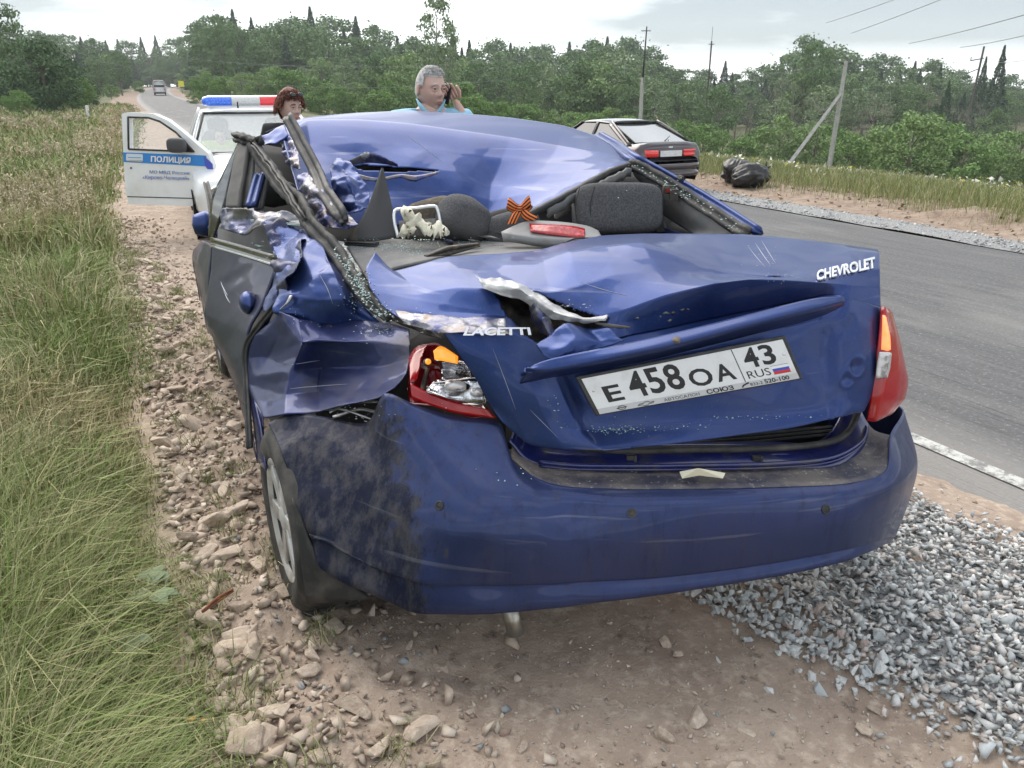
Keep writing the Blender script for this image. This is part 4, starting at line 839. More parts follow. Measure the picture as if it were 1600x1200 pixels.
mesh('dealer_band', quadmap(np.array([[.02, .035, .003], [.98, .035, .003], [.98, .165, .003], [.02, .165, .003], [.02, .035, .0062], [.98, .035, .0062], [.98, .165, .0062], [.02, .165, .0062]]), Q), FB, M['frameband'], car, smooth=False)
o5 = .0057
for t, b in (('E', (.085, .27, .165, .66)), ('4', (.205, .27, .285, .88)), ('5', (.295, .27, .37, .88)), ('8', (.382, .27, .462, .88)), ('O', (.485, .25, .595, .66)), ('A', (.61, .27, .70, .66)), ('4', (.765, .45, .835, .90)), ('3', (.848, .45, .915, .90)), ('RUS', (.752, .22, .862, .39))):
    letters(t, Q, M['ink'], 'plate_character', plate_root, .0004, b, o5, bold=.022 if t != 'RUS' else .0)
def flat(b, m, name, par, off=o5, dep=.0005): x0, y0, x1, y1 = b; return mesh(name, quadmap(np.array([[x0, y0, off], [x1, y0, off], [x1, y1, off], [x0, y1, off], [x0, y0, off + dep], [x1, y0, off + dep], [x1, y1, off + dep], [x0, y1, off + dep]]), Q), FB, m, par, smooth=False)
flat((.728, .17, .732, .925), M['ink'], 'divider_line', plate_root)
M['fwhite'] = mat('flag_white', (.8, .8, .8), .4); M['fblue'] = mat('flag_blue', (.02, .08, .45), .4); M['fred'] = mat('flag_red', (.6, .02, .02), .4)
for b, m_ in (((.875, .34, .955, .40), 'fwhite'), ((.875, .28, .955, .34), 'fblue'), ((.875, .22, .955, .28), 'fred')): flat(b, M[m_], 'flag_stripe', plate_root)
flat((.872, .212, .958, .218), M['ink'], 'flag_outline', plate_root); flat((.872, .402, .958, .408), M['ink'], 'flag_outline', plate_root)
for x in (.045, .955):
    c = quadmap(np.array([[x, .60, o5]]), Q)[0]; v, f = lathe([(0, .0015), (.003, .0012), (.0045, 0)], 12, 'z'); rot = np.array(Vector((0, -1, -.1)).to_track_quat('Z', 'Y').to_matrix()); mesh('screw', v @ rot.T + c, f, M['badge'], plate_root)
for t, b, bo in (('АВТОСАЛОН', (.33, .06, .50, .13), 0), ('СОЮЗ', (.535, .05, .665, .155), .03), ('833-2', (.745, .06, .805, .125), 0), ('520-100', (.815, .055, .935, .15), .02)):
    letters(t, Q, M['ink'], 'dealer_lettering', plate_root, .0004, b, .0064, bold=bo)
def ringmark():
    m = MB(); pts = [quadmap(np.array([[.13 + .018 * cos(a), .098 + .045 * sin(a), .0068]]), Q)[0] for a in np.linspace(0, 2 * pi, 25)]; m.tube(pts, .0008, 4)
    m.tube([quadmap(np.array([[.105, .09, .0068]]), Q)[0], quadmap(np.array([[.13, .11, .0068]]), Q)[0], quadmap(np.array([[.128, .09, .0068]]), Q)[0], quadmap(np.array([[.155, .108, .0068]]), Q)[0]], .0008, 4); m.out('emblem_print', M['ink'], plate_root)
    m = MB(); bt = [(.205, .075), (.215, .105), (.235, .105), (.237, .13), (.26, .13), (.262, .105), (.285, .11), (.277, .08), (.255, .08), (.253, .05), (.23, .05), (.228, .075), (.205, .075)]
    m.tube([quadmap(np.array([[x, y, .0068]]), Q)[0] for x, y in bt], .0008, 4); m.tube([quadmap(np.array([[x, y, .0068]]), Q)[0] for x, y in ((.705, .06), (.712, .10), (.73, .13), (.742, .14))], .002, 4); m.out('emblem_print', M['ink'], plate_root)
ringmark()
# tear in the lid: inner shell, curled lips
tear = [[(740,430,2.36),(745,480,2.24),(760,545,2.16)],[(800,430,2.38),(800,480,2.27),(800,545,2.16)],[(860,440,2.38),(865,490,2.24),(870,560,2.14)],[(940,470,2.34),(940,500,2.22),(940,560,2.12)]]
patch('trunk_lid_inner_shell', tear, M['dark_metal'], car, nu=8, nv=8, cr=(.06, .09, 77), surf=False)
M['lipm'] = mat('bare_panel_underside', (.52, .52, .52), .6, .3, .3, noise=[((.30, .30, .32), 14, .4, .65)])
def lip(pts, w_, m_, name='torn_lip', wd=(0, -.5, -1), th=.004, seed=1):
    p = cr1(np.array([P(*q) for q in pts], float), 6); v = []; k = 6; wd = np.array(wd, float); wd /= np.linalg.norm(wd); rr = random.Random(seed)
    nn = len(p); ws = np.interp(np.linspace(0, 1, nn), np.linspace(0, 1, len(w_)), w_) if hasattr(w_, '__len__') else [w_] * nn
    for i in range(nn):
        for j in range(k): t = j / (k - 1); a = 2.1 * t; v.append(p[i] + (np.array([0, -.75, .25]) * sin(a) * .6 + wd * (1 - cos(a)) * .62) * ws[i] + np.array([0, 0, rr.uniform(-1, 1) * .002 * (j == k - 1)]))
    return mesh(name, v, gridfaces(nn, k), m_, car, solid=th * .4)
patch('torn_lip', [[(743,433,2.20),(750,440,2.14),(756,450,2.125)],[(775,434,2.20),(780,446,2.13),(785,462,2.125)],[(808,439,2.19),(812,452,2.12),(818,470,2.13)],[(835,452,2.17),(840,470,2.09),(842,490,2.10)],[(860,470,2.13),(860,484,2.06),(862,499,2.07)],[(888,486,2.10),(888,494,2.03),(888,503,2.035)],[(916,494,2.07),(916,499,2.005),(917,505,2.01)],[(950,490,2.05),(948,495,1.99),(945,500,1.985)]], M['lipm'], car, nu=6, nv=6, cr=(.012, .022, 33), thick=.0015, k=.7)
patch('torn_lip', [[(822,462,2.13),(832,492,2.13),(842,520,2.10)],[(836,470,2.10),(844,495,2.08),(858,528,2.04)],[(850,482,2.10),(862,505,2.08),(872,532,2.03)]], M['scraped'], car, nu=7, nv=7, cr=(.014, .04, 35), thick=.0015)
lip([(930,502,2.0),(955,506,1.985),(985,510,1.975)], [.008, .012, .005], M['dark_metal'], seed=9)
# crumpled skirt of the lid left of the tear (scraped, pale)
patch('torn_lid_edge', [[(618,487,2.17),(624,497,2.13),(634,506,2.11)],[(655,488,2.14),(662,503,2.09),(680,518,2.06)],[(705,494,2.12),(710,506,2.07),(712,521,2.03)],[(748,496,2.11),(752,510,2.05),(758,521,2.01)],[(790,500,2.08),(792,514,2.03),(800,523,1.99)]], M['scraped'], car, nu=7, nv=6, cr=(.012, .04, 8), thick=.002)
q_ = [[(838,540,1.97),(850,556,1.94),(862,562,1.93)],[(862,520,1.98),(880,545,1.93),(890,556,1.92)],[(890,505,2.0),(915,532,1.94),(930,545,1.93)],[(950,512,1.985),(965,528,1.95),(975,533,1.94)]]
patch('folded_lid_metal', q_, M['paint'], car, nu=7, nv=6, cr=(.025, .07, 14), thick=.003)
letters('LACETTI', [P(728, 512, 2.00), P(828, 512, 1.965), P(833, 524, 1.955), P(724, 525, 1.99)], M['badge'], 'model_badge', car, .003, bold=.03, shear=.1)
# right tail lamp
rl = [[(1376,479,2.16),(1373,520,2.13),(1366,575,2.11),(1360,625,2.09),(1354,658,2.09)],[(1384,480,2.15),(1387,520,2.12),(1385,570,2.10),(1378,620,2.08),(1368,659,2.08)],[(1391,484,2.18),(1400,525,2.15),(1406,575,2.13),(1402,620,2.11),(1385,651,2.10)],[(1393,492,2.24),(1405,532,2.21),(1419,595,2.2),(1414,622,2.18),(1394,644,2.16)]]
rw = [[P(*q) for q in c] for c in rl]; rw.append([q + hv * .22 - uv_ * .0 for q in rw[-1]])
lamp = patch('tail_light', rw, M['red_lens'], car, nu=6, nv=5, thick=.006, world=True, k=.6); lamp['label'] = 'intact red tail light with its indicator lit'
patch('indicator_lens', [[(1379,492,2.140),(1378,520,2.12),(1377,546,2.105)],[(1384,494,2.137),(1386,520,2.112),(1387,548,2.102)],[(1389,506,2.145),(1391,525,2.125),(1392,546,2.11)]], M['glow'], lamp, nu=4, nv=4, thick=.002)
patch('reverse_lens', [[(1374,550,2.103),(1370,572,2.096),(1368,592,2.09)],[(1388,550,2.10),(1385,575,2.092),(1382,590,2.087)],[(1395,552,2.125),(1394,572,2.115),(1388,592,2.10)]], M['clear'], lamp, nu=4, nv=4, thick=.002)
# smashed left tail lamp
hs = [[(640,556,2.26),(638,580,2.24),(636,603,2.2),(640,628,2.12)],[(652,541,2.27),(660,575,2.26),(662,605,2.2),(662,632,2.10)],[(680,536,2.25),(690,575,2.26),(700,610,2.18),(705,645,2.07)],[(710,552,2.22),(730,585,2.2),(750,620,2.13),(772,654,2.04)]]
ll = patch('tail_light', hs, M['red_dark'], car, nu=6, nv=6, cr=(.02, .06, 4), thick=.003); ll['label'] = 'broken tail light with exposed reflectors'
patch('red_rim', [[(641,598,2.10),(643,622,2.085)],[(668,612,2.09),(670,632,2.075)],[(710,628,2.06),(712,645,2.05)],[(762,640,2.03),(775,654,2.02)]], M['red_lens'], ll, nu=6, nv=4, thick=.006)
patch('red_rim', [[(638,560,2.24),(641,598,2.12)],[(648,545,2.25),(652,590,2.14)],[(668,538,2.25),(656,560,2.2)]], M['red_lens'], ll, nu=6, nv=5, thick=.004)
patch('amber_lens', [[(677,548,2.14),(679,562,2.13)],[(690,541,2.14),(693,564,2.12)],[(715,556,2.12),(714,568,2.11)]], M['amber'], ll, nu=5, nv=4, thick=.01)
patch('reflector', [[(681,564,2.15),(688,577,2.19),(690,592,2.13)],[(705,563,2.13),(708,578,2.18),(712,594,2.11)],[(730,568,2.09),(734,580,2.12),(738,590,2.08)]], M['chrome'], ll, nu=6, nv=5, thick=.003)
m = MB(); v, f = lathe([(0, .02), (.008, .018), (.012, .008), (.011, 0)], 16, 'z'); m.add(v @ rotm(1.4, 0, 0).T + P(668, 566, 2.16), f).tube([P(668, 575, 2.18), P(661, 607, 2.16), P(652, 622, 2.12)], [.006, .009, .011], 8); m.out('bulb_holder', M['dark_metal'], ll)
v, f = lathe([(0, .016), (.007, .013), (.009, .004), (.007, -.004)], 16, 'z'); mesh('bulb', v @ rotm(1.3, .2, 0).T + P(669, 565, 2.145), f, M['amber'], ll)
patch('reflector_box', [[(669,605,2.09),(666,612,2.07)],[(682,594,2.10),(700,622,2.05)],[(705,594,2.09),(728,628,2.04)],[(742,592,2.06),(756,632,2.02)],[(752,606,2.04),(757,622,2.02)]], M['chrome'], ll, nu=5, nv=4, thick=.006)
m = MB().tube([P(667,610,2.06), P(678,598,2.09), P(744,590,2.05), P(757,632,2.01), P(700,622,2.035), P(667,610,2.06)], .0022, 6); m.out('reflector_rim', M['chrome'], ll)
v, f = lathe([(0, .0), (.012, .004), (.016, .02), (.014, .05), (.009, .06)], 16, 'x'); mesh('white_bulb', v @ rotm(0, .1, .25).T + P(694, 603, 2.045), f, M['clear'], ll)
v, f = lathe([(0, .0), (.010, .004), (.014, .02), (.012, .035)], 16, 'x'); mesh('white_bulb', v @ rotm(0, .2, .4).T + P(734, 612, 2.02), f, M['clear'], ll)
# cavity behind the bumper gap and lamp
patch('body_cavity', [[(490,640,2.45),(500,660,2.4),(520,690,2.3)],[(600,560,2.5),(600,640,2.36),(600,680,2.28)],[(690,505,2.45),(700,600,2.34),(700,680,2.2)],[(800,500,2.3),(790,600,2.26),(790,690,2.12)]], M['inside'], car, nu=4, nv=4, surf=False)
m = MB()
for a, b, c, r_ in (((515,645,2.24),(545,630,2.26),(590,628,2.2),.004), ((505,641,2.26),(535,640,2.22),(580,655,2.16),.003), ((520,652,2.2),(560,640,2.22),(592,645,2.16),.005)): m.tube(cr1(np.array([P(*a), P(*b), P(*c)]), 6), r_, 6)
m.out('bent_bracket', M['metal'], car)
# left rear wing
qw = [[(425,500,2.62),(397,524,2.66),(384,558,2.68),(386,598,2.65),(392,618,2.58)],
 [(437,487,2.55),(437,522,2.55),(418,560,2.60),(402,606,2.56),(412,652,2.34)],
 [(465,497,2.50),(470,534,2.40),(456,580,2.40),(446,615,2.36),(448,650,2.26)],
 [(510,500,2.52),(494,531,2.40),(502,575,2.46),(500,615,2.38),(500,645,2.24)],
 [(560,502,2.50),(560,533,2.36),(560,575,2.36),(558,608,2.26),(556,632,2.17)],
 [(605,505,2.48),(605,536,2.32),(605,570,2.29),(600,600,2.20),(592,622,2.12)],
 [(640,518,2.40),(641,541,2.28),(640,560,2.24),(637,585,2.18),(618,607,2.12)]]
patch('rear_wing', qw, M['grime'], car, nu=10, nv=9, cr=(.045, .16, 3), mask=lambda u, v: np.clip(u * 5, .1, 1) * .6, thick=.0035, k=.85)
uw = [[(415,350,3.0),(428,390,2.85),(432,430,2.72),(434,462,2.62),(432,492,2.58)],
 [(445,348,3.0),(450,385,2.85),(450,425,2.66),(455,462,2.56),(462,500,2.54)],
 [(475,350,2.95),(480,385,2.78),(485,425,2.58),(497,468,2.50),(500,506,2.51)],
 [(492,362,2.9),(507,390,2.72),(522,425,2.55),(536,466,2.48),(540,508,2.50)],
 [(500,372,2.9),(520,400,2.76),(540,432,2.64),(562,472,2.57),(605,512,2.49)]]
patch('upper_rear_wing', uw, M['paint'], car, nu=9, nv=9, cr=(.05, .13, 41), oct=.25, mask=lambda u, v: np.clip(1.3 - u, .3, 1), thick=.0035, k=.6)
patch('crushed_pillar_base', [[(412,352,2.98),(418,372,2.92),(424,392,2.85),(433,430,2.74),(436,466,2.64)],[(440,348,2.99),(440,372,2.90),(442,398,2.80),(446,430,2.68),(446,458,2.60)],[(470,350,2.95),(468,370,2.88),(466,388,2.76),(466,410,2.64),(456,440,2.58)],[(486,360,2.9),(480,372,2.82),(474,386,2.74),(470,398,2.66),(464,420,2.58)]], M['grime'], car, nu=8, nv=8, cr=(.05, .07, 55), thick=.003)
m_ = MB()
lip([(436,484,2.56),(446,474,2.54),(452,462,2.55)], .016, M['metal'], 'bent_flange', wd=(1, -.3, .2)); lip([(548,452,2.6),(562,474,2.56),(585,492,2.52),(606,508,2.48),(640,520,2.38)], [.006, .014, .010, .008, .01], M['scraped'], 'torn_flange', wd=(1, 0, -.3), seed=3)
patch('parcel_side_channel', [[(545,430,2.7),(585,492,2.55)],[(575,425,2.68),(612,500,2.5)],[(600,470,2.52),(650,520,2.38)],[(640,500,2.4),(690,530,2.3)]], M['dark_metal'], car, nu=8, nv=8, cr=(.03, .06, 60), surf=False)
# doors
rd = [[(332,384,3.5),(327,440,3.47),(322,492,3.45),(335,528,3.40),(350,562,3.3)],[(383,399,3.12),(372,455,3.08),(362,510,3.02),(360,560,2.95),(372,615,2.85)],[(431,413,2.8),(410,472,2.76),(387,520,2.73),(382,578,2.69),(386,640,2.60)]]
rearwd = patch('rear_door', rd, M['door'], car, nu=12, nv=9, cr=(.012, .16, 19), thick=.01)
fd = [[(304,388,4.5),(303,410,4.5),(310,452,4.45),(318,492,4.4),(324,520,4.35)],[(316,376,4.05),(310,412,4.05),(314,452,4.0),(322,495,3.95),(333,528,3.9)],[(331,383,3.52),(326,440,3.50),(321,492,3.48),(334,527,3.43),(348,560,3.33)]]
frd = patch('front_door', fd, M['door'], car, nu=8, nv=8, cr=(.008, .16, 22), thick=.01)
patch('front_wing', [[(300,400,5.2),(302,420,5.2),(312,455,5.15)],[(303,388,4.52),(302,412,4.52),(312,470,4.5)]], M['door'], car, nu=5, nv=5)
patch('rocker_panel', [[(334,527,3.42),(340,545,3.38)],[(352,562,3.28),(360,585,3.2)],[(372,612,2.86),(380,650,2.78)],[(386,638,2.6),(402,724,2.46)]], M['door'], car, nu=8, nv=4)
patch('wheel_arch_liner', [[(386,600,2.68),(396,665,2.55),(402,722,2.46)],[(394,612,2.62),(408,670,2.46),(416,735,2.36)],[(410,650,2.5),(414,690,2.46),(418,730,2.44)]], M['innerblue'], car, nu=5, nv=6)
v, f = strip([P(331,378,3.49), P(382,393,3.11), P(431,408,2.79)], (0, 0, 1), .042, .012); mesh('window_sill_strip', v, f, mat('olive_trim', (.06, .06, .045), .35, coat=.5), rearwd)
v, f = strip([P(332,384,3.48), P(383,399,3.10), P(431,414,2.78)], (0, 0, 1), .006, .014); mesh('bright_sill_line', v, f, M['badge'], rearwd)
v, f = lathe([(0, -.05), (.022, -.03), (.030, 0), (.022, .03), (0, .05)], 16, 'x'); hdl = (v * [1.25, 1.1, 1.5]) @ rotm(0, 0, R(114)).T; mesh('door_handle', hdl + P(388, 473, 2.86), f, M['paint'], rearwd)
v, f = lathe([(.030, -.04), (.040, 0), (.030, .04)], 16, 'x')
patch('door_edge_fold', [[(431,414,2.79),(420,455,2.75),(412,478,2.73)],[(437,440,2.70),(430,468,2.68),(418,500,2.66)],[(436,470,2.64),(420,500,2.66),(392,532,2.68)]], M['paint'], car, nu=6, nv=7, cr=(.02, .08, 25))
v, f = strip([P(436,470,2.62), P(402,512,2.66), P(384,545,2.68), P(385,600,2.64), P(390,700,2.46)], (1, -.3, 0), .02, .012); mesh('door_seal', v, f, M['rubber'], car)
m = MB(); v, f = lathe([(0, -.07), (.05, -.06), (.07, 0), (.05, .05), (0, .06)], 14, 'x'); m.add(v @ rotm(0, 0, .4).T + P(322, 350, 4.25), f).tube([P(330, 355, 4.15), P(344, 366, 4.05)], .02, 6); m.out('wing_mirror', M['paint'], car)
# crushed window frame of the rear door
patch('crushed_window_frame', [[(348,328,3.4),(342,340,3.38),(345,356,3.36)],[(378,325,3.25),(388,345,3.2),(380,368,3.16)],[(405,332,3.12),(405,344,3.06),(402,352,3.04)],[(440,330,3.02),(440,343,2.98),(440,352,2.98)],[(480,342,2.92),(478,350,2.9),(480,358,2.9)]], M['scraped'], car, nu=8, nv=6, cr=(.035, .06, 71))
patch('crushed_window_frame', [[(352,330,3.42),(362,338,3.3)],[(372,326,3.3),(400,336,3.18)],[(420,328,3.15),(440,340,3.0)]], M['paint'], car, nu=6, nv=5, cr=(.03, .09, 72))
v, f = strip([P(392,344,3.16), P(410,346,3.08), P(440,349,2.98), P(478,351,2.90)], (0, 0, 1), .008, .01); mesh('glass_edge', v, f, M['glass_bits'], car)
# roof
g_ = [[(432,200,3.60),(442,215,3.50),(448,235,3.40),(456,262,3.28),(466,295,3.10),(478,338,2.95)],
 [(480,183,3.95),(480,188,3.75),(486,225,3.58),(494,258,3.45),(508,300,3.26),(530,343,3.02)],
 [(560,176,4.10),(560,187,3.80),(562,222,3.64),(560,259,3.52),(565,300,3.44),(575,350,3.25)],
 [(640,173,4.20),(640,193,3.82),(642,228,3.66),(640,262,3.53),(640,298,3.47),(640,355,3.34)],
 [(720,177,4.20),(720,204,3.82),(715,238,3.66),(712,270,3.54),(715,300,3.46),(712,358,3.36)],
 [(800,184,4.20),(798,215,3.80),(785,246,3.66),(770,282,3.55),(765,312,3.44),(756,356,3.34)],
 [(880,196,4.10),(872,227,3.74),(858,250,3.62),(842,272,3.50),(826,302,3.38),(800,347,3.26)],
 [(935,213,3.95),(930,236,3.62),(916,252,3.52),(900,268,3.42),(880,290,3.32),(848,322,3.20)],
 [(978,240,3.55),(975,247,3.46),(965,254,3.38),(952,262,3.32),(936,274,3.26),(915,290,3.18)],
 [(988,247,3.44),(986,250,3.40),(982,253,3.36),(978,256,3.33),(974,259,3.30),(968,262,3.27)]]
gw = [[P(*q) for q in c] for c in g_]
for i, c in enumerate(gw): c.insert(0, c[0] + hv * (.35 if i < 8 else .12) + np.array([0, 0, -.03 if i < 8 else -.005]))
rhole = [(a_, b_ + .112) for a_, b_ in [(1.85/9, .548), (2.1/9, .54), (2.5/9, .548), (3.0/9, .556), (3.6/9, .558), (3.65/9, .566), (3.2/9, .574), (2.8/9, .592), (2.4/9, .585), (2.0/9, .575)]]
patch('roof', gw, M['paint'], car, nu=12, nv=9, cr=(.022, .26, 88), oct=.2, mask=lambda u, v: np.clip((v - .36) * 5, 0, 1) * (.4 + .6 * np.clip(1.2 - u, .25, 1)) * np.clip((1 - u) * 9, 0, 1), hole=rhole, thick=.0035, k=.6, res=2.2, world=True)
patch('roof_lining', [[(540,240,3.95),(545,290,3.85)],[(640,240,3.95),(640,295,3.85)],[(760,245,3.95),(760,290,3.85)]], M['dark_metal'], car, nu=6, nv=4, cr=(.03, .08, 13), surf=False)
lip([(548,258,3.40),(575,254,3.42),(600,256,3.42),(622,260,3.41)], [.02, .045, .03, .01], M['scraped'], 'torn_roof_edge', wd=(0, -.3, 1), seed=6)
lip([(560,272,3.40),(590,278,3.39),(625,272,3.38),(650,274,3.38),(685,268,3.38)], [.03, .015, .02, .03, .01], M['scraped'], 'torn_roof_edge', wd=(0, -.4, -1), seed=12)
# battered silver side of the roof by the left pillar
patch('battered_roof_side', [[(464,272,3.18),(466,300,3.10),(478,330,3.0),(500,352,2.92)],[(480,268,3.16),(490,300,3.02),(505,330,2.94),(520,356,2.86)],[(500,282,3.12),(512,310,2.98),(530,335,2.90),(545,352,2.84)],[(524,295,3.12),(535,318,3.0),(545,335,2.92),(560,348,2.86)]], M['scraped'], car, nu=10, nv=10, cr=(.030, .05, 90), k=.6)
patch('battered_roof_side', [[(515,262,3.22),(518,285,3.12),(528,312,3.06),(545,335,2.98)],[(528,248,3.24),(542,275,3.08),(552,305,3.0),(560,332,2.95)],[(545,252,3.22),(565,280,3.10),(578,300,3.05),(575,322,2.98)]], M['paint'], car, nu=10, nv=10, cr=(.030, .055, 93), k=.6)
patch('battered_roof_side', [[(436,215,3.55),(440,235,3.46),(452,262,3.3)],[(452,212,3.5),(458,236,3.38),(462,262,3.24)],[(462,222,3.44),(466,242,3.34),(470,266,3.2)]], M['scraped'], car, nu=8, nv=8, cr=(.03, .05, 97))
# pillars and loose seals
patch('pillar_trim', [[(372,214,3.5),(362,270,3.42),(352,323,3.36)],[(388,218,3.42),(380,270,3.36),(371,323,3.28)]], mat('pillar_plastic', (.10, .095, .09), .6, noise=[((.15, .14, .13), 9, .4, .7)]), car, nu=6, nv=8, cr=(.006, .1, 1), thick=.02)
patch('pillar_trim', [[(388,218,3.46),(380,270,3.40),(371,323,3.32)],[(398,224,3.42),(394,270,3.34),(390,323,3.26)]], M['black'], car, nu=5, nv=8, thick=.01)
patch('dark_window_glass', [[(364,238,3.62),(346,275,3.60),(330,312,3.58),(325,368,3.56)],[(374,216,3.56),(362,270,3.50),(352,320,3.44),(333,372,3.5)]], M['glass'], car, nu=5, nv=6, thick=.006)
v, f = strip([P(322,286,4.3), P(328,310,4.1), P(333,345,3.9)], (1, 0, 0), .03, .02); mesh('front_pillar', v, f, M['rubber'], car)
v, f = strip([P(407,272,3.34), P(400,296,3.28), P(393,322,3.2)], (1, -.4, 0), .045, .02); mesh('blue_pillar', v, f, M['paint'], car)
v, f = strip([P(416,262,3.4), P(410,292,3.34), P(404,326,3.26)], (1, -.4, 0), .035, .02); mesh('inner_pillar', v, f, M['trim'], car)
v, f = strip([P(369,212,3.5), P(380,218,3.45), P(396,224,3.4), P(405,222,3.36)], (0, -.4, 1), .035, .03, seed=3, jit=.008); mesh('torn_roof_rail', v, f, M['rubber'], car)
v, f = strip([P(393,222,3.40), P(412,252,3.30), P(440,290,3.12), P(465,315,3.0), P(485,350,2.86), P(520,388,2.72), P(552,438,2.58), P(575,470,2.50), P(608,500,2.42)], (1, -.5, .55), [.05, .055, .055, .06, .055, .055, .05, .045, .02], .022, seed=5, jit=.003, n=8); mesh('loose_door_seal', v, f, M['rubber'], car)
v, f = strip([P(398,226,3.36), P(430,268,3.18), P(462,318,2.98), P(478,345,2.88)], (1, -.5, .55), .018, .03, seed=9, jit=.004, n=8); mesh('loose_door_seal', v, f, M['black'], car)
v, f = strip([P(449,182,3.44), P(470,222,3.32), P(495,270,3.16), P(507,300,3.02), P(528,330,2.9), P(538,348,2.86)], (1, -.3, .3), [.045, .05, .05, .055, .06, .03], .018, seed=6, jit=.002, n=8); mesh('loose_roof_strip', v, f, M['black'], car)
patch('blue_roof_rail', [[(405,212,3.55),(408,226,3.5)],[(425,206,3.55),(430,226,3.46)],[(445,196,3.6),(452,214,3.5)]], M['paint'], car, nu=5, nv=5, cr=(.02, .08, 66))
# interior as seen through the broken rear
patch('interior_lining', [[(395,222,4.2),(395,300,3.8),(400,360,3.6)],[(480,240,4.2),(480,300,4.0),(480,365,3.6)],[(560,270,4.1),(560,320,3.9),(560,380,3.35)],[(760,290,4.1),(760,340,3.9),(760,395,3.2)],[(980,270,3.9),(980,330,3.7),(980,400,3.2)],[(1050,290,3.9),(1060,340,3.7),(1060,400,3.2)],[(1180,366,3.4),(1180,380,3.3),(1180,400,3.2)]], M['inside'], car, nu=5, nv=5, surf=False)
v, f = lathe([(.15, -.012), (.165, 0), (.15, .012)], 28, 'x'); 
sw_ = MB(); sw_.tube([P(430, 338, 3.9) + .17 * (np.array([1, 0, 0]) * cos(a) + np.array([0, .4, .9]) * sin(a)) for a in np.linspace(0, 2 * pi, 25)], .014, 7); sw_.out('steering_wheel', M['black'], car)
v, f = lathe([(0, -.05), (.05, -.04), (.06, 0), (.05, .04), (0, .05)], 12, 'z'); mesh('front_seat_headrest', v * [1.4, 1, 1.4] + P(425, 300, 3.7), f, M['inside'], car)
patch('door_card', [[(340,350,3.7),(340,385,3.6)],[(400,345,3.4),(400,400,3.3)],[(432,345,3.2),(432,412,3.1)]], M['trim'], car, nu=5, nv=5, surf=False)
shl = [[(538,378,2.92),(552,400,2.80),(576,440,2.62)],[(600,374,2.95),(605,398,2.80),(615,420,2.66)],[(680,374,2.98),(680,392,2.82),(680,405,2.6)],[(790,374,3.0),(790,385,2.85),(790,398,2.6)],[(850,376,3.0),(850,386,2.8),(850,394,2.62)],[(940,372,3.0),(930,378,2.85),(925,388,2.7)]]
patch('parcel_shelf', shl, M['shelf'], car, nu=7, nv=7, cr=(.012, .2, 17), thick=.012)
v, f = strip([P(665,400,2.6), P(700,392,2.66), P(748,382,2.74)], (0, 0, 1), [.004, .03, .012], .02); mesh('cracked_shelf_edge', v, f, M['dark_metal'], car)
v, f = strip([P(540,379,2.9), P(590,381,2.88)], (0, 0, 1), .012, .03); mesh('speaker_grille_edge', v, f, M['black'], car)
# upright triangle of trim
tri = [[(596,262,2.98),(571,330,2.94),(541,376,2.90)],[(597,262,2.97),(590,325,2.93),(586,376,2.885)],[(599,263,2.98),(612,320,2.94),(621,371,2.90)]]
patch('pillar_trim_shard', tri, mat('charcoal_trim', (.055, .055, .058), .7, noise=[((.14, .115, .08), 7, .55, .7)], bump=[(120, .0008)]), car, nu=6, nv=8, thick=.006)
# headrests
def cushion(name, c, s, M3, m_, parent, sq=3.2, n=26, jit=0, seed=1):
    v = []; 
    for i in range(n + 1):
        a = -pi / 2 + pi * i / n
        for j in range(2 * n): b = 2 * pi * j / (2 * n); f3 = lambda t: math.copysign(abs(t)**(2 / sq), t); v.append((f3(cos(a)) * f3(cos(b)), f3(cos(a)) * f3(sin(b)), f3(sin(a))))
    v = np.array(v) * np.array(s) / 2
    if jit: v += (vnoise(v[:, 0] * 18, v[:, 2] * 18 + v[:, 1] * 11, seed) * jit)[:, None] * np.array([.3, .6, 1])
    return mesh(name, v @ np.array(M3).T + np.array(c), gridfaces(n + 1, 2 * n, True), m_, parent)
hr1 = cushion('headrest', P(964, 328, 3.05), (.335, .15, .19), rotm(R(-18), R(1), R(10)), M['fabric'], car, 4.6); hr1['label'] = 'upright charcoal headrest on the right rear seat'
m = MB()
for x in (905, 928): m.tube(cr1(np.array([P(x + 1, 291, 2.99), P(x - 6, 325, 2.958), P(x, 360, 2.955)]), 6), .0016, 5)
m.out('seam', M['inside'], hr1)
hr2 = cushion('headrest', P(722, 345, 2.99), (.20, .17, .16), rotm(R(-25), R(20), R(20)), M['fabric'], car, 3, jit=.02, seed=4); hr2['label'] = 'tipped grey headrest behind the bent wire frame'
hr2b = cushion('headrest', P(676, 344, 3.04), (.20, .12, .15), rotm(0, R(-6), R(8)), mat('foam_brown', (.10, .085, .07), .95, noise=[((.17, .14, .10), 30, .45, .7)], bump=[(40, .01)]), car, 3.4, jit=.03, seed=9); hr2b['label'] = 'headrest stripped to brown foam'
hr3 = cushion('headrest', P(800, 360, 3.02), (.22, .15, .14), rotm(R(-12), R(-14), R(6)), M['fabric'], car, 3.2); hr3['label'] = 'low middle headrest carrying the striped ribbon'
hr4 = cushion('seat_back', P(905, 385, 3.3), (.9, .16, .34), rotm(R(-15), 0, R(10)), M['inside'], car, 4)
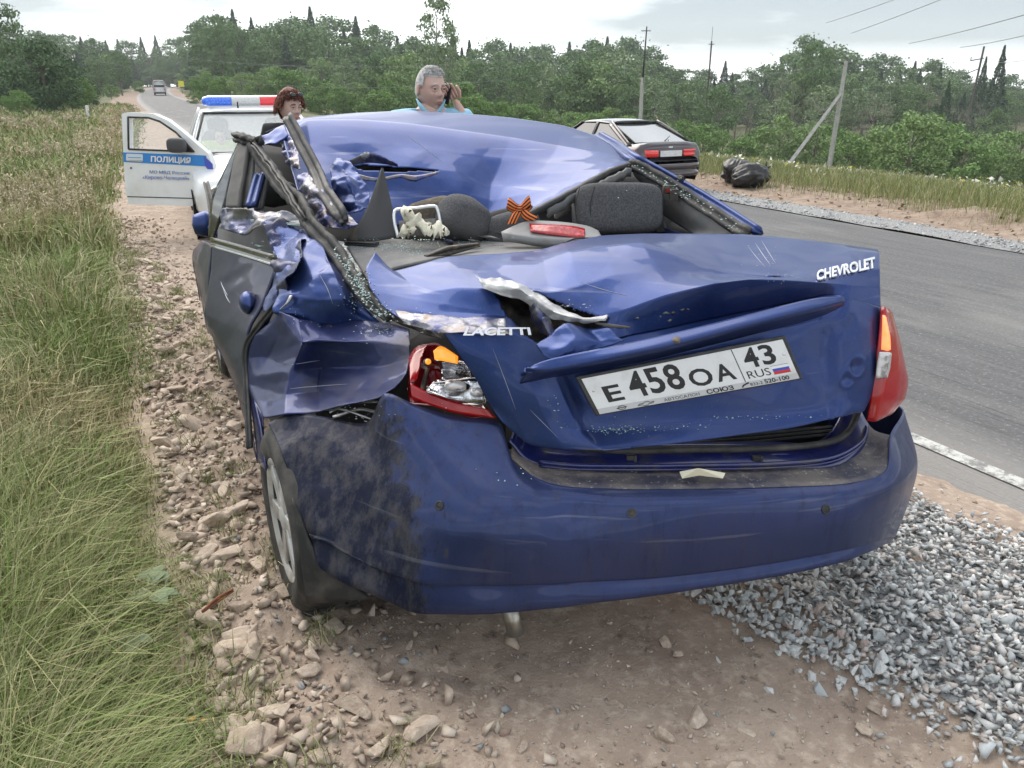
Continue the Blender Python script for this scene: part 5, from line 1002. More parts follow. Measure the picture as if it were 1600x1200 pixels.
# wire frame of the third seat, with torn foam
m = MB().tube(cr1(np.array([P(622,371,2.86), P(617,350,2.87), P(616,333,2.89), P(622,327,2.9), P(650,325,2.91), P(676,322,2.92), P(683,326,2.92), P(688,345,2.91), P(692,362,2.9)]), 5), .0062, 8); m.out('headrest_frame', M['badge'], car)
patch('frame_plate', [[(623,345,2.9),(626,368,2.88)],[(655,343,2.91),(656,368,2.89)],[(680,341,2.91),(684,366,2.89)]], M['trim'], car, nu=4, nv=4)
mf = MB()
for (x, y), s in zip([(638, 336), (648, 345), (660, 352), (672, 357), (684, 360), (694, 362), (632, 364), (643, 360)], (.030, .022, .022, .026, .024, .022, .026, .02)):
    v, f = lathe([(0, .5), (.35, .38), (.5, 0), (.36, -.36), (0, -.5)], 12, 'z'); v = v * s * 1.5; v = v + (vnoise(v[:, 0] * 90 + x, v[:, 1] * 90 + v[:, 2] * 70, 3) * .045)[:, None] * np.array([1, .4, .8]); mf.add(v @ rotm(rnd.uniform(0, 3), rnd.uniform(0, 3), 0).T + P(x, y, 2.87), f)
for a, b in (((638, 336), (648, 345)), ((648, 345), (672, 357)), ((672, 357), (694, 362))): mf.tube([P(*a, 2.87), P(*b, 2.87)], .014, 8)
mf.out('torn_foam', M['foam'], car)
# high brake light
hb = [[(783,362,2.80),(786,364,2.78)],[(822,346,2.84),(836,373,2.74)],[(870,346,2.86),(875,376,2.74)],[(915,352,2.88),(915,374,2.76)],[(935,360,2.88),(940,370,2.8)]]
hbk = patch('high_brake_light', hb, mat('light_grey_plastic', (.26, .26, .265), .6, noise=[((.2, .19, .18), 14, .5, .7)]), car, nu=6, nv=5, thick=.03); hbk['label'] = 'knocked-loose grey high brake light with a red lens'
patch('red_lens_bar', [[(827,349,2.815),(829,361,2.765)],[(860,350,2.815),(862,366,2.760)],[(895,353,2.825),(896,370,2.765)],[(914,357,2.83),(914,370,2.775)]], mat('red_led_lens', (.32, .003, .008), .2, coat=.6, noise=[((.60, .03, .04), 60, .5, .65)], bump=[(90, .003)]), hbk, nu=6, nv=4, thick=.004)
# striped ribbon bow (its own thing, tied to the middle headrest)
M['ribbon'] = mat('striped_ribbon', (.85, .20, .03), .7, coord='UV')
nt = M['ribbon'].node_tree; wv = nt.nodes.new('ShaderNodeTexWave'); wv.bands_direction = 'Y'; wv.inputs['Scale'].default_value = .92; tcn = nt.nodes.new('ShaderNodeTexCoord'); rpn = nt.nodes.new('ShaderNodeValToRGB'); rpn.color_ramp.interpolation = 'CONSTANT'
rpn.color_ramp.elements[0].color = (.015, .012, .01, 1); rpn.color_ramp.elements[1].color = (.80, .20, .04, 1); rpn.color_ramp.elements[1].position = .45
nt.links.new(tcn.outputs['UV'], wv.inputs['Vector']); nt.links.new(wv.outputs[0], rpn.inputs[0]); nt.links.new(rpn.outputs[0], nt.nodes['Principled BSDF'].inputs['Base Color'])
rb = world_empty('ribbon_bow', tuple(P(812, 335, 2.9)), label='orange and black striped ribbon bow tied on the middle headrest', cat='ribbon')
def ribbon(name, pts, wvec, w_):
    p = cr1(np.array([P(*q) for q in pts]), 6); n_ = len(p); wv_ = np.array(wvec, float); wv_ /= np.linalg.norm(wv_); v = []; uvs = []
    for i in range(n_):
        for j in range(4): t = j / 3; v.append(p[i] + wv_ * (t - .5) * w_ * (.55 + .45 * min(1, abs(i / (n_ - 1)) * 3)) + np.array([0, -.003 * sin(t * pi), 0])); uvs.append((i / n_ * 2, t))
    mesh(name, v, gridfaces(n_, 4), M['ribbon'], rb, uv=uvs, solid=.001)
ribbon('loop', [(812,326,2.86),(803,322,2.84),(793,316,2.85),(796,322,2.87),(812,328,2.87)], (.2, 0, 1), .034)
ribbon('loop', [(813,326,2.86),(820,320,2.84),(828,313,2.85),(827,321,2.87),(813,328,2.87)], (-.2, 0, 1), .034)
ribbon('tail', [(811,327,2.85),(805,337,2.84),(799,350,2.84)], (1, 0, .1), .034); ribbon('tail', [(813,327,2.85),(823,337,2.845),(836,344,2.85)], (.6, 0, .8), .032)
v, f = lathe([(0, -.012), (.010, -.010), (.012, 0), (.010, .010), (0, .012)], 10, 'z'); mesh('knot', v + P(812, 326, 2.85), f, M['ribbon'], rb, uv=np.stack([v[:, 0] * 40, v[:, 2] * 40], 1))
m = MB()
for pts_, r_ in (([(700,372,2.95),(730,362,2.93),(752,370,2.92),(775,372,2.9)], .0035), ([(745,345,3.0),(760,360,2.97),(790,366,2.93)], .003), ([(565,372,2.93),(590,360,2.92),(607,372,2.9)], .003), ([(880,380,2.7),(905,372,2.75),(950,375,2.8)], .003)): m.tube(cr1(np.array([P(*q) for q in pts_]), 6), r_, 6)
m.out('torn_wiring', M['rubber'], car)
for i_, (x, y, Yd) in enumerate(((770,372,2.86),(742,377,2.82),(700,376,2.9),(575,374,2.93),(860,378,2.78))):
    v, f = small[i_]; mesh('trim_fragment', (v * [.09, .05, .03]) @ rotm(.3 * i_, .2, i_).T + P(x, y, Yd), f, [M['trim'], M['black'], M['scraped']][i_ % 3], car, smooth=False)
v, f = strip([P(1000,292,3.35), P(1020,320,3.3), P(1034,362,3.2)], (1, 0, 0), .045, .004); mesh('seat_belt', v, f, M['black'], car)
# right rear pillar and window frame
v, f = strip([P(935,212,4.0), P(962,228,3.72), P(986,246,3.42), P(1010,258,3.34), P(1060,286,3.2), P(1120,322,3.0), P(1186,364,2.75)], (1, -.3, .4), [.04, .04, .045, .035, .035, .035, .03], .03, n=8); mesh('right_roof_rail', v, f, M['paint'], car)
v, f = strip([P(982,258,3.30), P(1000,262,3.26), P(1050,291,3.13), P(1110,330,2.95), P(1168,366,2.76)], (1, -.3, .6), .045, .022, n=8, seed=8, jit=.002); mesh('window_seal', v, f, M['rubber'], car)
v, f = strip([P(984,258,3.27), P(950,270,3.2), P(905,295,3.06), P(850,324,2.93), P(826,336,2.88)], (0, -.4, 1), .022, .016, n=8, seed=2, jit=.001); mesh('window_seal', v, f, M['rubber'], car)
v, f = strip([P(984,268,3.24), P(950,284,3.16), P(905,306,3.04), P(856,334,2.94)], (0, -.4, 1), .035, .01, n=8, seed=2, jit=.004); mesh('roof_edge_lining', v, f, M['trim'], car)
v, f = strip([P(972,276,3.3), P(930,300,3.2), P(868,332,3.05)], (0, -.4, 1), [.03, .05, .05], .012); mesh('bare_roof_rail', v, f, mat('beige_lining', (.38, .36, .33), .8), car)
patch('pillar_lining', [[(988,268,3.3),(992,276,3.32),(1000,285,3.4)],[(1040,292,3.14),(1030,306,3.2),(1030,330,3.3)],[(1100,332,2.96),(1085,345,3.0),(1070,358,3.1)],[(1166,367,2.77),(1130,367,2.85),(1090,368,2.95)]], M['trim'], car, nu=8, nv=6, thick=.01)
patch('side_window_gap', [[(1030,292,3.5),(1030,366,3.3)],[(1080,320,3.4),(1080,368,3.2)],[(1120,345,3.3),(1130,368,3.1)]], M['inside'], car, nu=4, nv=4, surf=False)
m = MB().box(tuple(P(1046, 296, 3.10)), (.05, .02, .03)).box(tuple(P(1053, 304, 3.07)), (.03, .02, .04)).tube([P(1060, 277, 3.2), P(1066, 280, 3.18)], .012, 6); m.out('broken_lamp_socket', M['dark_metal'], car, smooth=False)
MB().box(tuple(P(1047, 298, 3.085)), (.03, .012, .012)).out('red_wire_clip', M['red_lens'], car, smooth=False)
# long scratches and flaked paint
M['scratch'] = mat('scratched_primer', (.30, .31, .36), .5, .3)
for pts_, r_ in (([(448,608),(490,604),(545,600)], .0011), ([(455,570),(480,566),(500,563)], .0008), ([(770,545),(782,575),(795,610),(806,640)], .0008), ([(828,640),(850,662),(872,684)], .0006),
    ([(500,430),(512,452),(520,475)], .0009), ([(345,440),(350,452),(356,462)], .0022), ([(349,452),(355,466),(360,474)], .0018), ([(640,215),(655,225),(690,252)], .0009), ([(905,440),(940,452),(980,462)], .0007), 
    ([(1180,380),(1192,398),(1204,415)], .0011), ([(1190,376),(1202,396),(1212,412)], .0009), ([(1168,384),(1182,402),(1196,418)], .0008)):
    a_ = cr1(np.array(pts_, float), 7); v, f = tube([hit(x, y, .0003)[0] for x, y in a_], [r_ * (.3 + 1.2 * sin(pi * i / (len(a_) - 1))) for i in range(len(a_))], 4); mesh('scratch', v, f, M['scratch'], car)
ch = MB()
for cx_, cy_, dx_, dy_, n_ in ((1200,405,20,12,26), (900,478,20,4,16), (640,505,30,10,50), (480,500,25,14,16), (560,645,30,8,24), (440,400,20,30,40), (1215,432,14,5,30)):
    for _ in range(n_):
        q, nn = hit(cx_ + rnd.gauss(0, dx_), cy_ + rnd.gauss(0, dy_), .0006)
        if 1.7 < q[1] < 3.8: v, f = small[rnd.randrange(8)]; rot = np.array(Vector(nn).to_track_quat('Z', 'Y').to_matrix()); s_ = rnd.uniform(.002, .007); ch.add((v * [s_ * rnd.uniform(.6, 2), s_, s_ * .1]) @ rot.T + q, f)
tag(ch.out('paint_chips', M['scratch'], car, smooth=False), kind='stuff')
# broken glass crumbs lying on panels
gl = MB(); gi = 0
def crumbs(px, py, dx, dy, n, s=(.003, .008)):
    global gi
    for _ in range(n):
        x, y = px + rnd.gauss(0, dx), py + rnd.gauss(0, dy); q, n_ = hit(x, y, .001)
        if q[1] > 3.4 or q[1] < 1.7: continue
        v, f = small[gi % 8]; gi += 1; k = rnd.uniform(*s); gl.add(v * k + q, f)
for a in [(610, 384, 40, 5, 160), (700, 378, 50, 3, 120), (560, 460, 14, 20, 120), (580, 382, 18, 4, 60), (628, 388, 14, 6, 80), (648, 396, 8, 4, 30), (720, 380, 40, 3, 40), (560, 445, 10, 14, 60), (545, 415, 6, 12, 50), (596, 486, 10, 8, 50), (880, 666, 4, 3, 4), (960, 673, 26, 3, 70), (1010, 668, 40, 3, 40), (1150, 652, 60, 2.5, 30), (865, 620, 4, 18, 8), (1000, 735, 120, 4, 30), (1260, 738, 12, 3, 14), (600, 516, 20, 6, 50), (1210, 592, 6, 2, 3), (690, 640, 30, 6, 3), (1060, 292, 30, 12, 30), (850, 750, 120, 6, 14), (450, 395, 12, 6, 20)]: crumbs(*a)
for _ in range(150):
    t = rnd.random(); a, b = (P(986, 255, 3.22), P(1160, 360, 2.74)) if rnd.random() < .5 else (P(520, 385, 2.66), P(596, 492, 2.42)); q = a + (b - a) * t + np.array([rnd.gauss(0, .008), -.012, rnd.gauss(0, .008)]); v, f = small[gi % 8]; gi += 1; gl.add(v * rnd.uniform(.004, .011) + q, f)
tag(gl.out('glass_crumbs', M['glass_bits'], car, smooth=False), kind='stuff')
sh = MB()
for x, y, s in ((412, 392, .05), (425, 400, .04), (400, 393, .03), (405, 384, .03)): v, f = small[3]; sh.add(v * s * [1.6, .5, 1] + P(x, y, 3.0), f)
sh.out('window_glass_shard', M['glass_bits'], car, smooth=False)
q, n_ = hit(1092, 747, .004); pv = [P(1062, 742, 1.90), P(1088, 738, 1.895), P(1132, 744, 1.90), P(1128, 752, 1.888), P(1092, 746, 1.885), P(1066, 752, 1.887)]; pv = [p + np.array([0, 0, .008]) for p in pv]; pv.append(P(1090, 741, 1.88) + [0, 0, .016])
mesh('plastic_splinter', pv, [(0, 1, 6), (1, 2, 6), (2, 3, 6), (3, 4, 6), (4, 5, 6), (5, 0, 6)], mat('splinter', (.7, .66, .5), .5), car, smooth=False, solid=.003)
# wheels
rotc = np.array(Matrix.Rotation(R(24), 3, 'Z'))
def wheel(center, name='wheel', outward=-1, yaw=24):
    rotc = np.array(Matrix.Rotation(R(yaw), 3, 'Z'))
    wp = [(.20, .0), (.215, -.008), (.27, -.012), (.292, .004), (.302, .02), (.302, .175), (.292, .19), (.27, .205), (.20, .20)]
    v, f = lathe(wp, 56, 'x'); v = v * [-outward, 1, 1]; 
    ty = mesh('tyre', v @ rotc.T + center, f, M['tyre'], car)
    g = MB()
    for k in range(-5, 6):
        a = pi + 2 * pi * k / 44 + .07
        for xx in (.03, .075, .12, .165):
            b_, fb = box((0, 0, 0), (.032, .010, .026)); Rx = np.array(Matrix.Rotation(a, 3, 'X')); g.add((((b_ + [xx * -outward, 0, .3035]) @ Rx.T) @ rotc.T) + center, fb)
    tag(g.out('tread_blocks', M['tyre'], ty, smooth=False), kind='stuff')
    rp_ = [(.0, .035), (.045, .030), (.05, .05), (.165, .045), (.17, .012), (.188, .004), (.200, -.002), (.205, .01), (.20, .12)]
    v, f = lathe(rp_, 48, 'x'); rim = mesh('rim', (v * [-outward, 1, 1]) @ rotc.T + center, f, M['inside'], ty)
    g = MB()
    for k in range(6):
        a = 2 * pi * k / 6 + .3; Rx = np.array(Matrix.Rotation(a, 3, 'X')); sp = np.array([[.008, -.020, .0], [.006, .020, .0], [.003, .030, .18], [.003, -.030, .18], [.04, -.020, .0], [.04, .020, .0], [.03, .030, .18], [.03, -.030, .18]]); g.add((((sp * [-outward, 1, 1]) @ Rx.T) @ rotc.T) + center, [(0, 1, 2, 3), (4, 7, 6, 5), (0, 3, 7, 4), (1, 5, 6, 2), (3, 2, 6, 7), (0, 4, 5, 1)])
    v, f = lathe([(.172, .012), (.188, .0), (.202, -.004), (.204, .01)], 48, 'x'); g.add((v * [-outward, 1, 1]) @ rotc.T + center, f)
    v, f = lathe([(0, -.002), (.03, .0), (.05, .008), (.055, .03)], 24, 'x'); g.add((v * [-outward, 1, 1]) @ rotc.T + center, f)
    g.out('spokes', M['rim'], ty, bevel=.002)
wheel(WC + uv_ * -.01, yaw=26.5); wheel(WC + hv * 2.45); wheel(WC + uv_ * 1.55, outward=1); wheel(WC + hv * 2.45 + uv_ * 1.55, outward=1)
patch('mud_flap', [[(456,778,2.00),(466,850,1.985),(479,943,1.97)],[(482,839,1.975),(500,888,1.955),(525,941,1.96)],[(500,870,1.99),(545,905,1.99),(582,936,1.98)]], M['rubber'], car, nu=5, nv=6, thick=.006)
v, f = tube([P(780, 900, 2.12), P(792, 938, 2.00), P(800, 965, 1.975), P(806, 990, 1.965)], [.026, .026, .026, .025], 18, False); mesh('exhaust_pipe', v, f, M['exhaust'], car, solid=.003)
v, f = tube([P(1150, 905, 2.1), P(1154, 926, 2.0)], [.011, .011], 10); mesh('tow_eye', v, f, M['exhaust'], car)
ub = [WC + uv_ * a + hv * b + np.array([0, 0, c]) for c in (-.06, .12) for a, b in ((.12, -.25), (1.5, -.1), (1.55, 2.9), (.05, 2.9))]
mesh('underbody', ub, [(0, 3, 2, 1), (4, 5, 6, 7), (0, 1, 5, 4), (1, 2, 6, 5), (2, 3, 7, 6), (3, 0, 4, 7)], M['inside'], car, smooth=False)
# right flank, seen only from the far side, closes the body
rf = []
for t in (0, .6, 1.4, 2.2, 3.2): a = P(1376, 478, 2.19) + hv * (.05 + t) + uv_ * .02 * t; rf.append([a + [0, 0, .04 - .1 * t * (t > 2)], a + np.array([.03, 0, -.35]), a + np.array([0, 0, -.75])])
patch('right_flank', rf, M['paint'], car, world=True, nu=5, nv=5, surf=False)
patch('hood', [[P(305, 362, 5.2), P(420, 352, 4.6)], [P(520, 330, 6.2), P(640, 330, 5.6)]], M['paint'], car, world=True, nu=4, nv=4, surf=False)
# ------------------------------------------------------------------ people
def skin(name, pts, edges, rad, m, parent, sub=2, root=0, extra=None):
    me = bpy.data.meshes.new(name); me.from_pydata([tuple(p) for p in pts], edges, []); o = bpy.data.objects.new('tmp', me); COL.objects.link(o)
    o.modifiers.new('k', 'SKIN'); sv = me.skin_vertices[0].data
    for i, r_ in enumerate(rad): sv[i].radius = (r_, r_) if not hasattr(r_, '__len__') else r_; sv[i].use_root = (i == root)
    md = o.modifiers.new('s', 'SUBSURF'); md.levels = sub
    dg = bpy.context.evaluated_depsgraph_get(); me2 = bpy.data.meshes.new_from_object(o.evaluated_get(dg)); bpy.data.objects.remove(o)
    v = np.array([q.co[:] for q in me2.vertices]); f = [tuple(p.vertices) for p in me2.polygons]
    if extra is not None: f = f + [tuple(i + len(v) for i in q) for q in extra[1]]; v = np.concatenate([v, extra[0]])
    return mesh(name, v, f, m, parent)
def head_mesh(chin=1.0, nose=1.0, jaw=1.0):
    n = 44; v = []
    for i in range(n + 1):
        a = -pi / 2 + pi * i / n
        for j in range(2 * n): b = 2 * pi * j / (2 * n); v.append((cos(a) * cos(b), cos(a) * sin(b), sin(a)))
    v = np.array(v); x, y, z = v.T.copy(); p = v * np.array([.077, .098, .118])
    g = lambda cx, cz, sx, sz: np.exp(-((x - cx) / sx)**2 - ((z - cz) / sz)**2) * (y < 0)
    low = np.clip(-z, 0, 1); p[:, 0] *= 1 - .30 * low**1.5 / jaw; p[:, 1] -= .018 * low * (y < .3); p[:, 1] += .03 * low * (y > 0)
    fr = (y < 0) * 1.0; p[:, 1] += .010 * fr * np.exp(-(x / .9)**2)        # flatter face
    p[:, 1] -= .024 * nose * g(0, -.22, .15, .13); p[:, 1] -= .012 * nose * g(0, -.02, .11, .22); p[:, 1] -= .007 * g(.22, -.27, .10, .08) + .007 * g(-.22, -.27, .10, .08) 
    for s in (-1, 1): p[:, 1] += .014 * g(.40 * s, .03, .20, .11); p[:, 1] -= .006 * g(.40 * s, .20, .28, .07); p[:, 1] -= .005 * g(.50 * s, -.25, .22, .18); p[:, 1] -= .004 * g(.40 * s, .02, .13, .045)
    p[:, 1] -= .010 * g(0, -.53, .24, .055); p[:, 1] += .005 * g(0, -.575, .28, .020); p[:, 1] -= .008 * g(0, -.64, .20, .05); p[:, 1] += .006 * g(0, -.74, .25, .05); p[:, 1] -= .014 * chin * g(0, -.88, .32, .12)
    return p, gridfaces(n + 1, 2 * n, True), v
def ear(s): 
    v, f = lathe([(0, .004), (.007, .006), (.013, .009), (.017, .006), (.018, -.002), (.010, -.008), (0, -.008)], 16, 'x'); return (v * [s, .95, 1.75]) @ rotm(0, 0, s * .35).T + [s * .076, .012, -.006], f
def hairshell(p, u, line, thick, seed, freq=60, back=-.5, side=.1, len_=0, face_sel=None):
    x, y, z = u.T; lim = np.where(y < -.35, line, np.where(y < .25, side, back)); k = np.clip((z - lim) / .12, -1, 1)
    q = p * (1 + (thick * (1 + (.25 if thick > .06 else .05) * vnoise(x * 9 + y * 7, z * 9, seed) + (.15 if thick > .06 else .04) * vnoise(x * freq * .4 + y * 20, z * 12, seed + 3))) * np.clip(k + .25, 0, 1))[:, None]
    return q, k
def merged(*vf):
    V = []; Fx = []; k = 0
    for v, f in vf: V.append(np.asarray(v, float)); Fx += [tuple(int(i) + k for i in q) for q in f]; k += len(v)
    return np.concatenate(V), Fx
def make_person(name, loc, rz, height, hyaw, hpitch, label, hair, shirt, trousers, pose, hl):
    o = empty(name, loc, rz, label, 'person'); k = height / 1.75
    hp = np.array([0, -.015, 1.595 if hl == 'short' else 1.60]) * k; Rh = rotm(hpitch, 0, hyaw); hv_, hf, hu = head_mesh(jaw=1.0 if hl == 'short' else .9, nose=1 if hl == 'short' else .8)
    ears = merged(ear(1), ear(-1)); hd = merged((hv_, hf), ears); HW = hd[0] @ Rh.T * k + hp
    sh = .20 if hl == 'short' else .175
    # shoulders, arms (right arm = -x side for a figure facing -y)
    def armpts(s):
        if pose.get(s): return [np.array(q) * k for q in pose[s]]
        return [np.array(q) * k for q in ((s * sh, .0, 1.42), (s * (sh + .05), .02, 1.14), (s * (sh + .05), -.06, .90), (s * (sh + .045), -.09, .80))]
    pts = [np.array(q) * k for q in ((0, 0, .98), (0, .005, 1.18), (0, .005, 1.36), (0, .01, 1.46), (0, 0, 1.54))]; rad = [(.16, .11), (.145, .105), (.165, .11), (.075, .065), (.058, .06)]
    rad = [(a * k, b * k) for a, b in rad]; ed = [(0, 1), (1, 2), (2, 3), (3, 4)]
    hands = []
    for s in (-1, 1):
        ap = armpts(s); b = len(pts); pts += ap; rad += [(.06 * k, .06 * k), (.046 * k,) * 2, (.030 * k,) * 2, (.034 * k, .018 * k)]; ed += [(2, b), (b, b + 1), (b + 1, b + 2), (b + 2, b + 3)]; hands.append((s, ap[2], ap[3]))
        b = len(pts); pts += [np.array(q) * k for q in ((s * .10, 0, .92), (s * .11, -.01, .50), (s * .11, .02, .09), (s * .12, -.10, .045))]; rad += [(.085 * k,) * 2, (.055 * k,) * 2, (.038 * k,) * 2, (.04 * k, .03 * k)]; ed += [(0, b), (b, b + 1), (b + 1, b + 2), (b + 2, b + 3)]
    fing = []
    for s, wr, hn in hands:                  # four fingers and a thumb, slightly curled
        d = (hn - wr); d /= np.linalg.norm(d); side = np.cross(d, [0, 1, .2]); side /= np.linalg.norm(side); nrm = np.cross(d, side)
        curl = pose.get('curl', .25) if pose.get(s) else .2
        for i, l_ in enumerate((.072, .082, .076, .060)):
            c = hn + side * (i - 1.5) * .018 * k + d * .02 * k; t1 = c + d * l_ * .5 * k + nrm * curl * .02 * k * s; t2 = c + d * l_ * .8 * k + nrm * curl * .07 * k * s; v, f = tube([c - d * .02 * k, c + d * .01 * k, t1, t2], [.0095 * k, .0095 * k, .0085 * k, .006 * k], 8); fing.append((v, f))
        c = hn - side * .03 * k; v, f = tube([c - d * .01 * k, c - side * .02 * k + d * .025 * k, c - side * .018 * k + d * .055 * k + nrm * .02 * k * s], [.011 * k, .010 * k, .007 * k], 8); fing.append((v, f))
    ex = merged((HW, hd[1]), *fing)
    body = skin('body', pts, ed, rad, M['skin'], o, extra=ex)
    for s in (-1, 1):
        v, f = lathe([(0, .0105), (.005, .0095), (.009, .005), (.0105, 0), (0, -.0105)], 14, 'z'); c = (np.array([s * .031, -.0785, .004])) @ Rh.T * k + hp
        eye = mesh('eye', (v @ rotm(R(90), 0, 0).T * k * .9) @ Rh.T + c, f, M['eyew'], o); v2, f2 = lathe([(0, .0111), (.0045, .0105), (.0055, .0095)], 12, 'z'); mesh('iris', (v2 @ rotm(R(90), 0, 0).T * k * .9) @ Rh.T + c, f2, M['ink'], eye)
        m3 = MB(); m3.tube([(s * .018, -.088, .008), (s * .031, -.0925, .0125), (s * .045, -.084, .008)], [.003, .0048, .003], 6); m3.tube([(s * .018, -.088, .000), (s * .031, -.091, -.006), (s * .045, -.084, -.001)], [.002, .004, .002], 6); mesh('eyelids', np.concatenate(m3.v) @ Rh.T * k + hp, m3.f, M['skin'], o)
        m2 = MB(); m2.tube([(s * .016, -.100, .026), (s * .032, -.100, .032), (s * .050, -.088, .026)], [.003, .0042, .002], 6); v3 = np.concatenate(m2.v); mesh('eyebrow', v3 @ Rh.T * k + hp, m2.f, hair, o)
    m2 = MB(); m2.tube([(-.024, -.098, -.066), (-.010, -.1075, -.063), (0, -.109, -.065), (.010, -.1075, -.063), (.024, -.098, -.066)], [.001, .0045, .0045, .0045, .001], 6); mesh('lips', np.concatenate(m2.v) @ Rh.T * k + hp, m2.f, M['lips'], o)
    # hair: grown from the scalp part of the skull, plus locks
    if hl == 'short': hq, hk = hairshell(hv_, hu, .52, .05, 3, back=-.45, side=.12)
    else: hq, hk = hairshell(hv_, hu, .55, .16, 5, back=-.9, side=.15)
    hfk = [tuple(q) for q in hf if hk[list(q)].min() > -.3]; used = sorted({i for q in hfk for i in q}); mp_ = {a: b for b, a in enumerate(used)}; hm = [(hq[used], [tuple(mp_[i] for i in q) for q in hfk])]
    lk = random.Random(4); nl = 700 if hl == 'short' else 900
    while nl:
        th = lk.uniform(0, 2 * pi); zz = lk.uniform(.0, .98); r_ = math.sqrt(1 - zz * zz); d = np.array([cos(th) * r_, sin(th) * r_, zz])
        if d[1] < -.3 and zz < (.60 if hl == 'short' else .5): continue
        base = d * np.array([.077, .098, .118]) * (1.02 if hl == 'short' else 1.10); L_ = .012 if hl == 'short' else (lk.uniform(.05, .09) if d[1] > .1 else lk.uniform(.018, .04))
        if hl == 'short': tp = base + d * .003 + np.array([lk.uniform(-.008, .008), -.016, .004]); v, f = tube([base, tp], [.0020, .0008], 4)
        else:
            fall = np.array([d[0] * .03, d[1] * .03 if d[1] > -.2 else -.02, -L_]); mid = base + d * .012 + fall * .5; tp = base + fall * (1 if d[1] > -.25 else .55); v, f = tube([base, mid, tp], [.0045, .0045, .0012], 4)
        hm.append((v, f)); nl -= 1
    hh = merged(*hm); mesh('hair', hh[0] @ Rh.T * k + hp, hh[1], hair, o)
    # clothes
    sp = pts[:4]; sr = [(.175 * k, .125 * k), (.165 * k, .12 * k), (.185 * k, .125 * k), (.085 * k, .080 * k)]; se = [(0, 1), (1, 2), (2, 3)]; sp = list(sp)
    for s in (-1, 1):
        ap = armpts(s); b = len(sp); full = hl == 'long'; sp += [ap[0], ap[1]] + ([ap[2]] if full else []); sr += [(.075 * k,) * 2, (.066 * k,) * 2] + ([(.042 * k,) * 2] if full else []); se += [(2, b), (b, b + 1)] + ([(b + 1, b + 2)] if full else [])
    sp[3] = np.array([0, .012, 1.475]) * k
    shirt_o = skin('shirt' if hl == 'short' else 'jacket', sp, se, sr, shirt, o)
    if hl == 'short':
        m2 = MB(); 
        for s in (-1, 1): m2.add(*strip([(s * .002, -.085 * k, 1.40 * k), (s * .045 * k, -.075 * k, 1.47 * k), (s * .075 * k, -.01, 1.515 * k), (s * .045 * k, .065 * k, 1.515 * k), (0, .078 * k, 1.51 * k)], (s * .3, 0, 1), .042 * k, .008))
        m2.out('collar', shirt, shirt_o)
    tp_ = [pts[0]]; tr = [(.165 * k, .125 * k)]; te = []
    for s in (-1, 1): b = len(tp_); tp_ += [np.array(q) * k for q in ((s * .10, 0, .90), (s * .11, -.01, .50), (s * .11, .02, .08))]; tr += [(.10 * k,) * 2, (.075 * k,) * 2, (.065 * k,) * 2]; te += [(0, b), (b, b + 1), (b + 1, b + 2)]
    skin('trousers', tp_, te, tr, trousers, o)
    for s in (-1, 1): c = cushion('shoe', np.array([s * .115, -.06, .045]) * k, (.10 * k, .28 * k, .09 * k), np.eye(3), M['ink'], o)
    return o, hp, Rh, k
M['eyew'] = mat('eye_white', (.6, .58, .56), .3, coat=1); M['lips'] = mat('lips', (.42, .13, .11), .45)
M['grey_hair'] = mat('grey_hair', (.46, .455, .45), .8, noise=[((.58, .57, .56), 40, .4, .6)]); M['red_hair'] = mat('auburn_hair', (.11, .028, .016), .55, noise=[((.19, .055, .03), 60, .4, .6), ((.09, .02, .012), 90, .5, .65)])
M['shirtb'] = mat('light_blue_shirt', (.30, .55, .70), .85, noise=[((.25, .48, .64), 14, .45, .65)], bump=[(18, .01)]); M['darkcloth'] = mat('dark_cloth', (.018, .018, .022), .9, bump=[(14, .01)])
M['maroon'] = mat('dark_sleeve', (.035, .018, .022), .9)
X = (670 - 800) / 1332. * 4.85; 
# facing direction: towards the camera and turned to its own left (picture right)
man, mh, mR, mk = make_person('person', (X + .0, 4.95, 0), R(10), 1.765, R(30), R(6), 'grey-haired man in a light blue shirt holding a phone to his ear behind the wreck', M['grey_hair'], M['shirtb'], M['darkcloth'],
    {1: ((.20, .0, 1.42), (.29, -.09, 1.24), (.178, -.02, 1.455), (.134, -.012, 1.535)), 'curl': .9}, 'short')
v, f = box((0, 0, 0), (.012, .055, .115)); ph = mesh('phone', (v @ rotm(.2, .12, .5).T + mh + [.096, .0, -.03]) , f, M['ink'], None, smooth=False, bevel=.004)
ph.location = man.location; ph.rotation_euler = man.rotation_euler; tag(ph, 'black mobile phone in the raised hand of the grey-haired man', 'phone')
slv = skin('sleeve', [np.array(q) * mk for q in ((.27, -.06, 1.28), (.29, -.085, 1.25), (.24, -.05, 1.35), (.188, -.025, 1.45))], [(0, 1), (1, 2), (2, 3)], [.05, .055, .050, .042], M['maroon'], man)
X = (445 - 800) / 1332. * 5.9
wom, wh, wR, wk = make_person('person', (X, 6.0, 0), R(14), 1.632, R(34), R(10), 'red-haired woman in a dark jacket with sunglasses on her head beside the police car', M['red_hair'], M['darkcloth'], M['darkcloth'], {}, 'long')
m = MB()
for s in (-1, 1):
    v, f = lathe([(0, .003), (.019, .001), (.022, -.002), (.019, -.003), (0, -.002)], 20, 'z'); m.add((v * [1.1, .85, 1]) @ rotm(R(58), 0, 0).T + [s * .033, -.088, .098], f); m.tube([(s * .058, -.082, .10), (s * .088, -.03, .07), (s * .092, .05, .03)], .003, 5)
m.tube([(-.012, -.096, .103), (.012, -.096, .103)], .003, 5)
